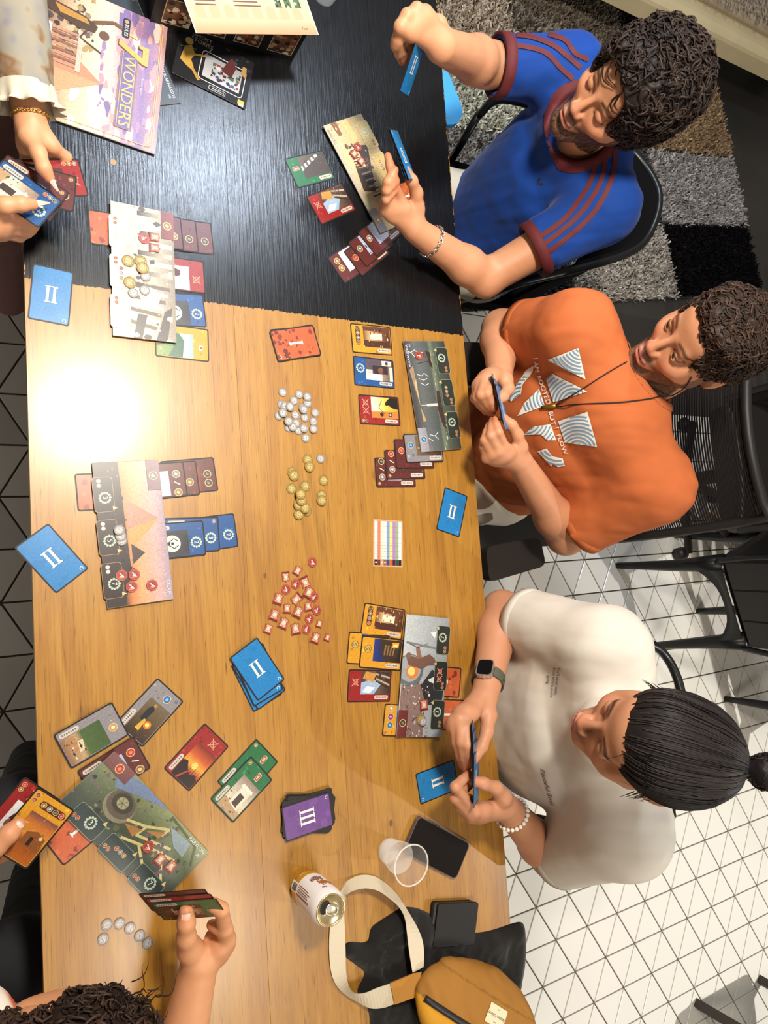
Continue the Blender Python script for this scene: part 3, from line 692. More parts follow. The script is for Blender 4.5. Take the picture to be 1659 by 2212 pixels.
# loose decks
dk1 = zc(ZC, (120, 290), (415, 247))
for k in range(3):
    o = age_card(['orange card back I at the bottom of the small pile of three', 'orange card back I in the middle of the small pile of three', 'orange card back I on top of the small pile of three'][k], K(1), dk1[1], dk1[0], k*.0012, 'orange pile near the paint edge')
    o.rotation_euler.z += (-.05, .03, 0)[k]
dk2 = zc(ZE, (1362, 152), (1520, 390))
for k, (dx, dy, rr) in enumerate(((-1, 24, .13), (4, 20, .06), (2, 12, .16), (0, 0, 0))):
    o = age_card(['blue card back II lowest of the fanned pile in the middle', 'blue card back II second lowest of the fanned pile in the middle', 'blue card back II just under the top of the fanned pile', 'blue card back II on top of the fanned pile in the middle'][k],
                 K(2), (dk2[0][0]+dx, dk2[0][1]+dy), (dk2[1][0]+dx, dk2[1][1]+dy), k*.0012, 'blue pile in the middle of the table')
    o.rotation_euler.z -= rr
dk3 = zc(ZG, (173, 1665), (515, 1548))
for k in range(20):
    top_ = k == 19
    if top_:
        o = age_card('purple card back III on top of the tall deck', K(3), dk3[0], dk3[1], k*CT*1.06+.0004*0, 'purple deck')
    else:
        o = card_body(); tag(o, 'black-edged card inside the purple-topped deck', 'card', 'purple deck')
        flat_pose(o, dk3[0], dk3[1], TZ+.0002+k*CT*1.06); o.location.x += random.uniform(-.004, .003) - (.006 if k > 9 else .001); o.location.y += random.uniform(-.003, .005)
        o.rotation_euler.z += random.choice((-.32, -.28, -.2, -.05, .02)) if k < 18 else -.1

# ---------------------------------------------------------------- wonder boards
BEDGE = mat('board_edge', (120, 112, 104), .6)
def board(label, corners, draw, z=.0052):
    P = [at(*c, TZ+z) for c in corners]                # art TL, TR, BR, BL
    c = sum(P)/4; ey = (P[0]+P[1]-P[2]-P[3])[:2]; ex = (P[1]+P[2]-P[0]-P[3])[:2]
    ey /= np.linalg.norm(ey); ex /= np.linalg.norm(ex); e2 = np.array([ey[1], -ey[0]]); ex = ex+e2; ex /= np.linalg.norm(ex); ey = np.array([-ex[1], ex[0]])
    o = add_mesh('wonder_board', *slab_mesh(253, 112, .8, .0018), BEDGE); tag(o, label, 'game board')
    o.location = (c[0], c[1], TZ+z); o.rotation_euler = (0, 0, math.atan2(ex[1], ex[0]))
    a = Art(len(label)); draw(a); a.build('printed_face', PRINT, o, .0018+.00004); return o
BW, BH = 126, 55.6
def panels(a, c, ed, xs=(-70, 5, 80), vals=(3, None, 7), w=60, h=32, ic=CL):
    for x, vl in zip(xs, vals):
        a.poly([(x+p*1.03, -BH+h/2-3+q*1.05) for p, q in rrect(w, h, 5, 2)], ed); a.poly([(x+p, -BH+h/2-3+q) for p, q in rrect(w, h, 5, 2)], c)
        a.rect(x-w/2, -BH, x+w/2, -BH+2, c)
        for k in range(2): a.icon(x-w/2+6+k*8, -BH+7, 3.6, ic)
        if vl is None: 
            for k in range(3): a.icon(x-6+k*9, -BH+16, 4, (CL, ST, OR)[k])
        elif vl == 's':
            for k in range(2): a.swords(x-7+k*16, -BH+16, 7)
        else: a.wreath(x+6, -BH+15, 8.5, vl, (186, 206, 176), c)
        a.poly([(x+w/2-9, -BH+h-6), (x+w/2-2, -BH+h-6), (x+w/2-5, -BH+h+2)], (226, 200, 130))
def res_corner(a, c, ic): a.rect(-BW, 33, -72, BH, c, tuple(min(255, k*1.15) for k in c)); a.icon(-98, 44, 8, ic)
def d_colonnade(a):
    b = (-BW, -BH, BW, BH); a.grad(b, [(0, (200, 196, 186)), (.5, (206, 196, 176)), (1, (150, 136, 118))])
    a.clip = b
    for k in range(7): x = -118+k*19; a.rect(x, -10, x+9, 52, (236, 226, 204) if k % 2 else (70, 60, 54), (210, 196, 170))
    for k in range(8): a.poly([(20+k*12, -24), (27+k*12, -24), (30+k*13, 46-k*4), (23+k*13, 46-k*4)], (232, 222, 196) if k % 2 else (120, 106, 90))
    a.circ(45, 10, 18, (246, 236, 200), 18); a.poly([(60, 50), (126, 40), (126, 20), (70, 36)], (90, 80, 74)); a.poly([(80, 5), (126, -5), (126, -20), (80, -12)], (96, 90, 80))
    a.clip = None; a.blobs((-BW, -20, BW, 50), [(90, 76, 66), (226, 210, 180), (180, 160, 130), (246, 240, 220)], 34, 2, 7, 1.4)
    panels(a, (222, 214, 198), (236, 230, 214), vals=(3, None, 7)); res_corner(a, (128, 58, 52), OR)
def d_pyramid(a):
    b = (-BW, -BH, BW, BH); a.grad(b, [(0, (44, 36, 40)), (.28, (70, 54, 52)), (.38, (226, 130, 70)), (.55, (240, 166, 110)), (.8, (220, 170, 160)), (1, (170, 150, 170))])
    a.clip = b; a.poly([(-60, -8), (30, -8), (-20, 46)], (196, 140, 116)); a.poly([(-6, -8), (30, -8), (-20, 46)], (236, 160, 84)); a.poly([(20, -6), (56, -6), (38, 16)], (74, 56, 56))
    a.poly([(-126, -14), (70, -10), (126, -26), (126, -55), (-126, -55)], (58, 46, 46)); a.clip = None
    a.blobs((-BW, -50, 100, -4), [(40, 32, 34), (96, 72, 60), (150, 92, 60), (70, 56, 54)], 60, 1.5, 5, .7)
    panels(a, (56, 44, 44), (176, 130, 90), vals=(3, 5, 7), ic=(220, 220, 214)); res_corner(a, (130, 100, 110), ST)
    a.text('GIZAH', 104, 49, 9, (240, 236, 230)); a.text('(A)', 116, 41, 6, (240, 236, 230))
def d_lighthouse(a):
    b = (-BW, -BH, BW, BH); a.grad(b, [(0, (54, 60, 56)), (.3, (84, 96, 80)), (.38, (120, 132, 104)), (.45, (80, 88, 84)), (.75, (104, 110, 110)), (1, (70, 66, 70))])
    a.clip = b
    a.poly([(-60, 40), (-126, 20), (-126, 44)], (120, 114, 112)); a.poly([(-22, 38), (60, 52), (70, 40)], (170, 142, 104)); a.poly([(-22, 38), (30, 44), (40, 38)], (216, 180, 120)); a.poly([(-24, 38), (-60, 36), (-55, 28)], (206, 164, 100))
    a.poly([(-70, -14), (-30, -8), (10, -12), (10, -20), (-80, -24)], (70, 50, 46)); a.rect(-24, -10, -18, 20, (216, 210, 196), (226, 220, 206)); a.rect(-22, 20, -20, 36, (200, 190, 170))
    a.poly([(62, -12), (100, -10), (104, 2), (92, -2), (70, -4)], (64, 44, 40)); a.line([(80, -4), (74, 28)], 1.5, (60, 44, 42)); a.poly([(86, 0), (100, 2), (96, 22)], (90, 80, 74))
    for pts in ([(104, 55), (100, 40), (106, 30), (98, 22), (100, 8)], [(100, 40), (90, 32)], [(50, 34), (46, 22), (52, 14), (44, 4)], [(40, 30), (36, 18), (40, 8)], [(30, 28), (24, 16), (28, 6)], [(-88, 26), (-92, 12), (-84, 2)], [(-92, 12), (-100, 4)], [(-96, 30), (-104, 18)]): a.line(pts, 1.4, (226, 236, 236))
    a.clip = None; a.blobs((-BW, -24, BW, -10), [(150, 160, 120), (190, 196, 160), (90, 100, 84)], 30, 2, 8, .3)
    panels(a, (46, 56, 48), (150, 166, 140), vals=(3, None, 7)); res_corner(a, (150, 146, 156), GL); a.text('ALEXANDRIA', 92, 50, 8.5, (240, 240, 240)); a.text('(A)', 116, 42, 6, (240, 240, 240))
def d_statue(a):
    b = (-BW, -BH, BW, BH); a.grad(b, [(0, (150, 158, 160)), (.5, (172, 180, 184)), (1, (200, 206, 208))])
    a.clip = b; a.poly([(-126, 54), (-10, 54), (0, 20), (-30, -10), (-126, -8)], (140, 112, 104)); a.circ(10, 36, 34, (104, 110, 112), 20); a.circ(14, 36, 28, (160, 168, 172), 20)
    a.poly([(-60, -50), (0, -56), (14, -20), (-20, 6), (-60, -10)], (46, 50, 54)); a.clip = None
    a.blobs((-BW, -20, -14, 50), [(176, 110, 90), (226, 190, 170), (90, 76, 84), (240, 236, 230), (120, 70, 60)], 120, 1, 3, 1)
    a.clip = b; a.circ(8, 30, 15, (240, 130, 40)); a.circ(8, 32, 9, (255, 220, 120))
    a.poly([(20, 40), (34, 46), (40, 36), (36, 14), (46, -10), (38, -24), (24, -30), (22, -8), (14, 6)], (122, 84, 68)); a.circ(40, 42, 7, (140, 96, 78)); a.poly([(34, 20), (60, 26), (62, 18), (38, 8)], (150, 104, 84))
    a.line([(66, 44), (58, 20), (70, -6)], 1.6, (90, 70, 60)); a.line([(66, 44), (62, 18), (70, -6)], .6, (220, 210, 200)); a.poly([(80, -20), (96, -24), (92, -8)], (236, 240, 240)); a.poly([(-16, -30), (0, -28), (-8, -10), (-12, -16)], (226, 230, 230)); a.clip = None
    a.poly([(56, -40), (60, -40), (70, 50), (66, 50)], (120, 128, 132)); panels(a, (40, 46, 42), (140, 150, 130), xs=(-80, 2, 78), vals=(3, 's', 7)); res_corner(a, (108, 40, 40), WO)
def d_garden(a):
    b = (-BW, -BH, BW, BH); a.grad(b, [(0, (52, 64, 64)), (.3, (70, 80, 66)), (.6, (104, 116, 84)), (1, (150, 160, 110))])
    a.blobs((-BW, -30, 60, 50), [(70, 84, 56), (96, 104, 70), (56, 56, 66), (120, 96, 104), (140, 140, 90)], 90, 2, 7, .9)
    a.clip = b; a.poly([(-100, 45), (-40, 56), (20, 56), (-30, 40), (-80, 20)], (120, 140, 176)); a.circ(-50, 5, 30, (150, 140, 110), 22, 24); a.circ(-50, 9, 27, (112, 100, 88), 22, 21); a.circ(-50, 12, 20, (84, 80, 66), 20, 15); a.circ(-50, 12, 11, (176, 170, 130), 18, 9)
    for k in range(6): q = 1.047*k; a.line([(-50, 12), (-50+10*math.cos(q), 12+8*math.sin(q))], .8, (90, 86, 66))
    for pts in ([(-24, 0), (10, 14), (6, -6), (70, 16)], [(10, 14), (44, 36), (40, 20)], [(-10, -24), (50, -2), (90, 8)], [(20, -12), (60, -34)], [(60, 4), (100, -30)]): a.line(pts, 4.5, (220, 204, 130))
    for pts in ([(-24, -6), (8, 6), (4, -12)], [(12, 8), (42, 28), (40, 14)]): a.poly(pts, (190, 130, 70))
    a.poly([(40, 40), (90, 44), (96, 20), (70, 22)], (150, 170, 180)); a.line([(30, 52), (100, 46), (118, 20)], 4, (90, 100, 60)); a.clip = None
    a.blobs((20, -30, 110, 20), [(60, 74, 50), (84, 90, 60), (110, 80, 100)], 30, 2, 6, .9)
    panels(a, (46, 62, 62), (130, 156, 130), vals=(3, None, 7)); res_corner(a, (120, 72, 72), RD); a.text('BABYLON', 100, 49, 9, (240, 240, 230)); a.text('(A)', 114, 40, 6, (240, 240, 230))
def d_sand(a):
    b = (-BW, -BH, BW, BH); a.grad(b, [(0, (190, 160, 110)), (.4, (206, 178, 120)), (.8, (224, 200, 146)), (1, (196, 186, 166))])
    a.clip = b
    a.poly([(-30, 40), (70, 20), (60, -30), (-40, 10)], (80, 64, 58))
    for k in range(10): x = -50+k*7.5; a.poly([(x, -4), (x+3.4, -4), (x+4, 22), (x+.5, 22)], (170, 150, 116) if k % 2 else (56, 46, 44))
    for k in range(7): x = 24+k*6; a.rect(x, 8, x+3.6, 34, (236, 214, 150))
    a.poly([(18, 34), (70, 34), (66, 40), (44, 50), (22, 40)], (230, 206, 140)); a.rect(18, 2, 72, 8, (226, 200, 140)); a.poly([(95, 30), (126, 36), (126, 20), (96, 20)], (150, 96, 60)); a.poly([(70, 0), (126, 10), (126, -10), (80, -14)], (226, 196, 120)); a.clip = None
    a.blobs((-60, -20, 126, 30), [(110, 86, 60), (226, 200, 140), (180, 150, 100)], 24, 2, 7, .7); panels(a, (206, 178, 110), (226, 204, 146), vals=(3, None, 7)); res_corner(a, (150, 146, 150), PA)
    a.text('OLYMPIA', 100, 48, 9, (196, 180, 150)); a.text('(A)', 114, 40, 6, (196, 180, 150))
def d_dark(a):
    b = (-BW, -BH, BW, BH); a.grad(b, [(0, (50, 54, 60)), (1, (44, 52, 62))]); a.blobs(b, [(60, 66, 72), (40, 46, 54), (90, 84, 70)], 40, 3, 9, .8); a.text('HALIKARNASSOS', 84, 47, 8.5, (226, 226, 226)); a.text('(A)', 112, 39, 6, (226, 226, 226))
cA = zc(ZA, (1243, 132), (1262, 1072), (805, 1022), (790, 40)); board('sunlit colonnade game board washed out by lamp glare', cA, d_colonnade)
board('pyramid game board lettered GIZAH with orange sunset sky', [(341.6, 992), (372, 1293.4), (228.9, 1313.3), (203, 1004)], d_pyramid)
board('stormy lighthouse game board lettered ALEXANDRIA', zc(ZC, (1162, 1055), (1030, 255), (1320, 255), (1443, 1027)), d_lighthouse)
board('grey harbour game board with a bronze archer statue', zc(ZG, (985, 1040), (1050, 145), (1357, 180), (1300, 1045)), d_statue)
gT, gR, gB = (246.9, 1619.7), (450.6, 1841.6), (340.9, 1960.7)
gw = at(*gT, TZ)+at(*gB, TZ)-at(*gR, TZ)
gL = proj(gw)
board('green hanging gardens game board lettered BABYLON', [gT, gR, gB, gL], d_garden)
sL = (695.9, 270.6); sB = (821.8, 508)
u_ = (at(*sB, TZ)-at(*sL, TZ)); u_ /= np.linalg.norm(u_); pz = np.array([-u_[1], u_[0], 0])
pz = pz if pz[1] > 0 else -pz
board('sandy temple game board under the bearded man’s cards', [sB, sL, proj(at(*sL, TZ)+pz*.112), proj(at(*sB, TZ)+pz*.112)], d_sand)
hB = at(390.3, 223.6, TZ); hd = at(355.6, 141.6, TZ)-hB; hd /= np.linalg.norm(hd); hp = np.array([-hd[1], hd[0], 0]); hp = hp if hp[1] < 0 else -hp
board('dark game board lettered HALIKARNASSOS under the rule book', [proj(hB+hd*.253), (390.3, 223.6), proj(hB+hp*.112), proj(hB+hd*.253+hp*.112)], d_dark, z=.0002)
# ================================================================ coins and tokens
SILVER = mat('silver_print', (132, 124, 120), .38, spec=.5, noise=.1, nscale=300)
SILV_D = mat('silver_ink', (96, 86, 82), .45)
GOLD = mat('gold_print', (140, 110, 44), .38, spec=.5, noise=.12, nscale=300)
GOLD_D = mat('gold_ink', (92, 70, 30), .45)
def coin_proto(r, m, md, n):
    b = MB(); b.lathe([(r*.97, 0), (r, .0003), (r, .0014), (r*.96, .0018), (r*.86, .0018), (r*.84, .0015)], n=28); q = b.build('coin', m)
    c = Art(1); R = r*1000
    for rr, cc in ((.86, (66, 58, 54) if n == 1 else (76, 56, 20)), (.80, (196, 188, 184) if n == 1 else (196, 164, 80)), (.64, (84, 76, 72) if n == 1 else (96, 72, 28)), (.58, (204, 198, 194) if n == 1 else (206, 176, 92))): c.circ(0, 0, R*rr, cc, 20)
    for k in range(10): a = k*.628; c.line([(R*.82*math.cos(a), R*.82*math.sin(a)), (R*.66*math.cos(a+.2), R*.66*math.sin(a+.2))], R*.04, (120, 110, 104) if n == 1 else (120, 94, 44))
    c.text(str(n), .7, -.5, R*1.2, (70, 60, 56) if n == 1 else (70, 50, 18)); c.text(str(n), 0, 0, R*1.2, (226, 222, 218) if n == 1 else (230, 208, 130))
    c.build('printed_face', PRINT, q, .00155); return q
PROTO = {1: None, 3: None}
def put_coin(n, px, z, label, group):
    r, m, md = (.0092, SILVER, SILV_D) if n == 1 else (.0112, GOLD, GOLD_D)
    if PROTO[n] is None: o = PROTO[n] = coin_proto(r, m, md, n)
    else:
        o = PROTO[n].copy(); C.objects.link(o)
        for ch in PROTO[n].children: k = ch.copy(); C.objects.link(k); k.parent = o
    p = at(*px, TZ+z); o.location = p; o.rotation_euler = (0, 0, random.uniform(0, 6.28)); tag(o, label, 'coin', group); return o
def pile(n, pts, label, group, r, z0=.0002):
    done = []
    for p in pts:
        w_ = at(*p, TZ); lv = 0
        for q_, l_ in done:
            if np.linalg.norm((w_-q_)[:2]) < 2*r*.93: lv = max(lv, l_+1)
        done.append((w_, lv)); put_coin(n, p, z0+lv*.0019, label, group)
sil = zc(ZC, (285, 637), (345, 700), (160, 712), (140, 790), (210, 875), (280, 895), (400, 768), (387, 832), (388, 885), (183, 720), (248, 682), (343, 655), (258, 785), (325, 803), (262, 845), (320, 880), (220, 725), (310, 735), (170, 770), (318, 745), (240, 870), (210, 830))
pile(1, sil, 'silver coin in the heap of silver coins', 'silver coin heap', .0092)
put_coin(1, zc(ZC, (167, 622))[0], .0002, 'silver coin lying apart at the top of the silver heap', 'silver coin heap')
put_coin(1, zc(ZC, (332, 950))[0], .0002, 'silver coin lying apart at the bottom of the silver heap', 'silver coin heap')
put_coin(1, zc(ZD, (505, 103))[0], .0002, 'single silver coin beside the gold coins', 'silver coin heap')
gld = zc(ZD, (395, 298), (405, 475), (350, 500), (350, 435), (395, 455), (370, 400), (363, 355))
pile(3, gld, 'gold coin in the overlapping chain of gold coins', 'gold coin heap', .0112)
for k, (a_, lb) in enumerate((((413, 110), 'lower gold coin of the pair next to the single silver coin'), ((427, 160), 'upper gold coin of the pair next to the single silver coin'), ((303, 200), 'lower gold coin of the pair left of the gold chain'), ((315, 222), 'upper gold coin of the pair left of the gold chain'),
                              ((297, 317), 'gold coin on its own left of the gold chain'), ((527, 257), 'gold coin on its own right of the gold chain'), ((513, 365), 'lower gold coin of the pair right of the gold chain'), ((515, 402), 'upper gold coin of the pair right of the gold chain'))):
    put_coin(3, zc(ZD, a_)[0], .0002+(.0019 if 'upper' in lb else 0), lb, 'gold coin heap')
BZ = .0052+.0018+.0006
for p, lb, n, z in ((((918, 478)), 'gold coin top left on the glare-lit colonnade board', 3, 0), ((1008, 480), 'gold coin partly covered on the glare-lit colonnade board', 3, 0), ((1022, 528), 'gold coin overlapping another on the colonnade board', 3, .0019), ((930, 632), 'gold coin lowest on the glare-lit colonnade board', 3, 0),
                    ((1042, 588), 'silver coin under the gold ones on the colonnade board', 1, 0), ((955, 708), 'blank bright silver coin on the colonnade board', 1, 0), ((1037, 688), 'silver coin rightmost on the colonnade board', 1, 0)):
    put_coin(n, zc(ZA, p)[0], BZ+z, lb, 'coins on the colonnade board')
for k, p in enumerate(((778, 675), (772, 645), (763, 608))): put_coin(1, zc(ZB, p)[0], BZ+.0019*k, ('bottom', 'middle', 'top')[k]+' silver coin of the sliding stack on the pyramid board', 'coins on the pyramid board')
put_coin(3, zc(ZG, (1160, 912))[0], BZ, 'gold coin under a silver coin on the statue board', 'coins on the statue board')
put_coin(1, zc(ZG, (1172, 925))[0], BZ+.0019, 'silver coin on top of a gold coin on the statue board', 'coins on the statue board')
for k, p in enumerate(((660, 1150), (683, 1058), (765, 1050), (832, 1080), (895, 1128), (945, 1175))): put_coin(1, zc(ZF, p)[0], .0002, ('first', 'second', 'third', 'fourth', 'fifth', 'sixth')[k]+' silver coin in the curved row by the near hand, counted from the edge', 'curved row of silver coins')

TOK = mat('red_token_edge', (138, 46, 38), .5)
def token_proto(kind):
    if kind == 'neg':
        pts = [(10.2*math.cos(math.radians(22.5+45*k)), 10.2*math.sin(math.radians(22.5+45*k))) for k in range(8)]
    else:
        s = {'5': 1.0, '3': .84, '1': .66}[kind]
        half = [(-10, -12.5), (-3.5, -11.8), (3.5, -11.8), (10, -12.5), (10, -9), (8.6, 0), (9.6, 8), (8, 9.4), (4, 9), (0, 12), (-4, 9), (-8, 9.4), (-9.6, 8), (-8.6, 0), (-10, -9)]
        pts = [(x*s, y*s) for x, y in half]
    b = MB(); b.prism([(x*.001, y*.001) for x, y in pts], 0, .0018); o = b.build('military_token', TOK)
    a = Art(3); sc = .95; a.poly([(x*sc, y*sc) for x, y in pts], (196, 84, 62))
    if kind == 'neg':
        a.poly([(x*.8, y*.8) for x, y in pts], (176, 56, 46)); a.blobs((-5, -5, 5, 5), [(120, 30, 30), (226, 150, 120)], 8, 1, 2.6, 1)
        a.line([(-4, -3.5), (4, 4)], 1.6, (240, 220, 200)); a.text('-1', 0, 0, 10, (246, 240, 232))
    else:
        s = {'5': 1.0, '3': .84, '1': .66}[kind]; a.rect(-9*s, -11.6*s, 9*s, -8.6*s, (112, 34, 30)); a.poly([(-6*s, 8*s), (6*s, 8*s), (5*s, 0), (6*s, -7*s), (-6*s, -7*s), (-5*s, 0)], (226, 190, 150))
        a.circ(0, 0, 5.6*s, (120, 60, 44), 14); a.circ(0, 0, 4.9*s, (232, 206, 168), 14); a.text(kind, .2, -.2, 9.5*s, (110, 56, 40)); a.text(kind, 0, 0, 9.0*s, (252, 246, 236))
        for sx in (-1, 1): a.line([(sx*2*s, 6*s), (sx*6*s, 9*s)], 1.2*s, (160, 60, 46))
    a.build('printed_face', PRINT, o, .0018+.00003); return o
TP = {}
def put_token(kind, px, rot, z, label, group):
    if kind not in TP: o = TP[kind] = token_proto(kind)
    else:
        o = TP[kind].copy(); C.objects.link(o)
        for ch in TP[kind].children: k = ch.copy(); C.objects.link(k); k.parent = o
    p = at(*px, TZ+z); o.location = p; o.rotation_euler = (0, 0, math.radians(rot)); tag(o, label, 'token', group)
GRP = 'red token heap'
for p, rt, z, lb in (((447, 845), -10, 0, 'red minus-one octagon token lying alone at the top of the token heap'), ((325, 1002), -60, 0, 'red minus-one octagon token between two shield tokens near the heap top'), ((257, 1040), -30, 0, 'red minus-one octagon token leftmost in the heap'), ((457, 1095), -80, 0, 'red minus-one octagon token half covered by a shield token'),
                     ((478, 1190), -60, 0, 'red minus-one octagon token rightmost in the heap'), ((425, 1250), -60, 0, 'red minus-one octagon token below the rightmost one'), ((403, 1325), -60, 0, 'red minus-one octagon token lowest in the heap')):
    put_token('neg', zc(ZD, p)[0], rt, .0002+z, lb, GRP)
# on the table the image's up is world -X: a token whose number reads upright in the frame has rot 90
for kd, p, rt, z, lb in (('3', (340, 905), 55, 0, 'topmost red shield token of the heap, tilted'), ('3', (255, 950), -88, 0, 'red shield token left of the topmost one'), ('5', (395, 990), -70, 0, 'red shield token half under another near the heap middle right'), ('5', (420, 1060), 60, .0019, 'red shield token overlapping an octagon on the right'),
                         ('5', (203, 1105), 68, 0, 'large red shield token 5, upper left of the heap'), ('5', (330, 1110), -140, 0, 'large red shield token 5 in the heap middle'), ('3', (265, 1175), 82, 0, 'small red shield token 3 in the heap middle'), ('3', (415, 1160), 95, 0, 'small red shield token 3 beside the rightmost octagon'),
                         ('5', (345, 1200), 60, .0019, 'red shield token in the heap centre lying over another'), ('5', (175, 1220), 66, 0, 'large red shield token 5, far left of the heap'), ('5', (240, 1280), 64, 0, 'large red shield token 5, lower left of the heap'), ('5', (325, 1320), 95, 0, 'red shield token beside the lowest octagon'),
                         ('3', (130, 1320), 66, 0, 'small red shield token 3, lowest left of the heap'), ('1', (495, 1285), 70, 0, 'tiny red shield token beside the octagons'), ('5', (470, 1385), 64, 0, 'large red shield token 5 at the bottom right of the heap'), ('1', (553, 1383), 66, 0, 'tiny red shield token at the very bottom right of the heap')):
    put_token(kd, zc(ZD, p)[0], rt+0, .0002+z, lb, GRP)
for kd, zf, p, rt, z, lb in (('neg', ZA, (1032, 318), -90, BZ, 'red octagon token on the glare-lit colonnade board'), ('3', ZA, (1108, 308), 0, BZ, 'upper red shield token on the colonnade board'), ('3', ZA, (1108, 385), 0, BZ, 'lower red shield token on the colonnade board'),
                             ('neg', ZB, (778, 897), 0, BZ, 'left red octagon token of the three together on the pyramid board'), ('neg', ZB, (858, 893), 0, BZ, 'right red octagon token of the three together on the pyramid board'), ('neg', ZB, (842, 970), 0, BZ, 'lower red octagon token of the three together on the pyramid board'), ('neg', ZB, (973, 960), 10, BZ, 'red octagon token alone on the pyramid board sky'),
                             ('neg', ZC, (1142, 360), 60, BZ, 'red octagon token on the lighthouse board'), ('5', ZG, (1178, 802), 90, BZ, 'red shield token 5 on the statue board crowd'),
                             ('neg', ZF, (948, 560), -30, BZ, 'red octagon token on the garden board'), ('3', ZF, (1025, 640), 40, BZ, 'upper red shield token on the garden board'), ('3', ZF, (1095, 682), 40, BZ, 'lower red shield token on the garden board'),
                             ('neg', Z3, (318, 1100), 20, BZ, 'red octagon token on the sandy temple board'), ('3', Z3, (293, 1150), 50, BZ+.0003, 'upper red shield token on the sandy temple board'), ('3', Z3, (345, 1205), 50, BZ+.0003, 'lower red shield token on the sandy temple board')):
    put_token(kd, zc(zf, p)[0], rt, z, lb, 'tokens on the boards')

# ---------------------------------------------------------------- papers, book, box
def sheet(name, label, cat, corners, z, th, draw, W, H, m=PAPER, edge=None, rad=.5):
    """corners: art TL, TR, BR, BL in pixels; W, H in millimetres"""
    P = [at(*c, z) for c in corners]; c = sum(P)/4; ex = (P[1]+P[2]-P[0]-P[3])[:2]; ex /= np.linalg.norm(ex)
    o = add_mesh(name, *slab_mesh(W, H, rad, th), edge or mat('paper_edge', (222, 214, 200), .6)); tag(o, label, cat)
    o.location = (c[0], c[1], z); o.rotation_euler = (0, 0, math.atan2(ex[1], ex[0])); a = Art(W); draw(a); a.build('printed_face', m, o, th+.00004); return o
def d_score(a):
    a.rect(-36, -50, 36, 50, (232, 168, 120)); cs = [(236, 232, 226), (222, 128, 90), (246, 232, 200), (246, 236, 214), (120, 156, 214), (240, 226, 120), (176, 128, 190), (150, 180, 130), (240, 240, 236)]
    ds = [(30, 26, 28), (120, 40, 34), (200, 160, 110), (150, 90, 60), (40, 70, 140), (214, 90, 40), (60, 30, 60), (40, 80, 50), (34, 34, 36)]
    for k in range(9):
        x0 = -33+k*7.35; a.rect(x0, -47, x0+7.1, -35, ds[k]); a.z -= a.DZ
        a.rect(x0, -34.6, x0+7.1, 47, cs[k]); a.z -= a.DZ
    a.z += a.DZ
    for j in range(8): a.rect(-33, -34.6+j*11.7, 33, -34.1+j*11.7, (130, 120, 130)); a.z -= a.DZ
    a.z += a.DZ
    for k in range(9):
        for j in range(3):
            x, y = -29.6+k*7.35, -28.6+j*11.7
            a.text(random.choice('1023456'), x, y, 6.5, (110, 106, 120), rot=90); a.z -= a.DZ
    for k in (0, 2, 3): a.circ(-29.4+k*7.35, -41, 2.2, (226, 210, 180), 8)
sheet('score_sheet', 'score sheet with coloured columns and a black header in the table middle', 'score sheet', [(805, 1121), (871, 1125), (870, 1226), (805, 1224)], TZ+.0002, .0003, d_score, 72, 100)
def d_flyer(a):
    a.grad((-75, -56, 75, 56), [(0, (30, 32, 38)), (.6, (26, 26, 34)), (1, (16, 16, 22))]); a.blobs((0, 0, 74, 55), [(46, 48, 76), (36, 38, 60), (60, 58, 80)], 16, 3, 9, .7)
    a.poly([(x+18, y-6) for x, y in rrect(92, 66, 8, 3)], (226, 226, 230)); a.poly([(x+18, y-6) for x, y in rrect(89, 63, 7, 3)], (28, 28, 34)); a.rect(-20, -30, 56, 20, (196, 200, 206), (150, 150, 160))
    a.blobs((-4, -28, 54, 10), [(150, 50, 40), (60, 90, 130), (90, 40, 36), (200, 200, 210), (70, 110, 70), (40, 60, 90)], 44, 2, 6, .9); a.poly([(14, 0), (36, -4), (42, 22), (30, 40), (22, 24)], (90, 40, 38))
    a.poly([(-66, -18), (-52, -26), (-40, -30), (-38, -22), (-46, -8), (-40, 6), (-50, 22), (-62, 14)], (206, 160, 60)); a.circ(-56, 28, 8, (190, 160, 90)); a.line([(-46, 4), (-20, 14)], 4, (206, 160, 60)); a.line([(-24, 12), (-12, 34)], 1.4, (190, 196, 200)); a.line([(-40, -26), (-24, -44)], 6, (200, 150, 60)); a.line([(-70, 10), (-40, 18)], 1.2, (110, 150, 80))
    a.poly([(52, 16), (64, 8), (62, 34), (54, 34)], (180, 140, 70)); a.text('GHOST', -34, 49, 12, (176, 170, 150)); a.text('STORIES', -32, 38, 12, (176, 170, 150))
    a.poly([(x+14, y-47) for x, y in rrect(34, 9, 2, 2)], (226, 226, 226)); a.poly([(x+14, y-47) for x, y in rrect(32.6, 7.6, 1.6, 2)], (24, 24, 28)); a.text('App Store', 16, -47, 6, (226, 226, 226)); a.rect(57, -52, 70, -42, (214, 186, 60)); a.rect(60, -55, 70, -50, (226, 226, 220))
sheet('flyer', 'dark flyer lettered GHOST STORIES showing a tablet and a yellow figure', 'flyer', [(394, 60), (552, 140), (528, 233), (370, 148)], TZ+.0024, .0004, d_flyer, 150, 112)
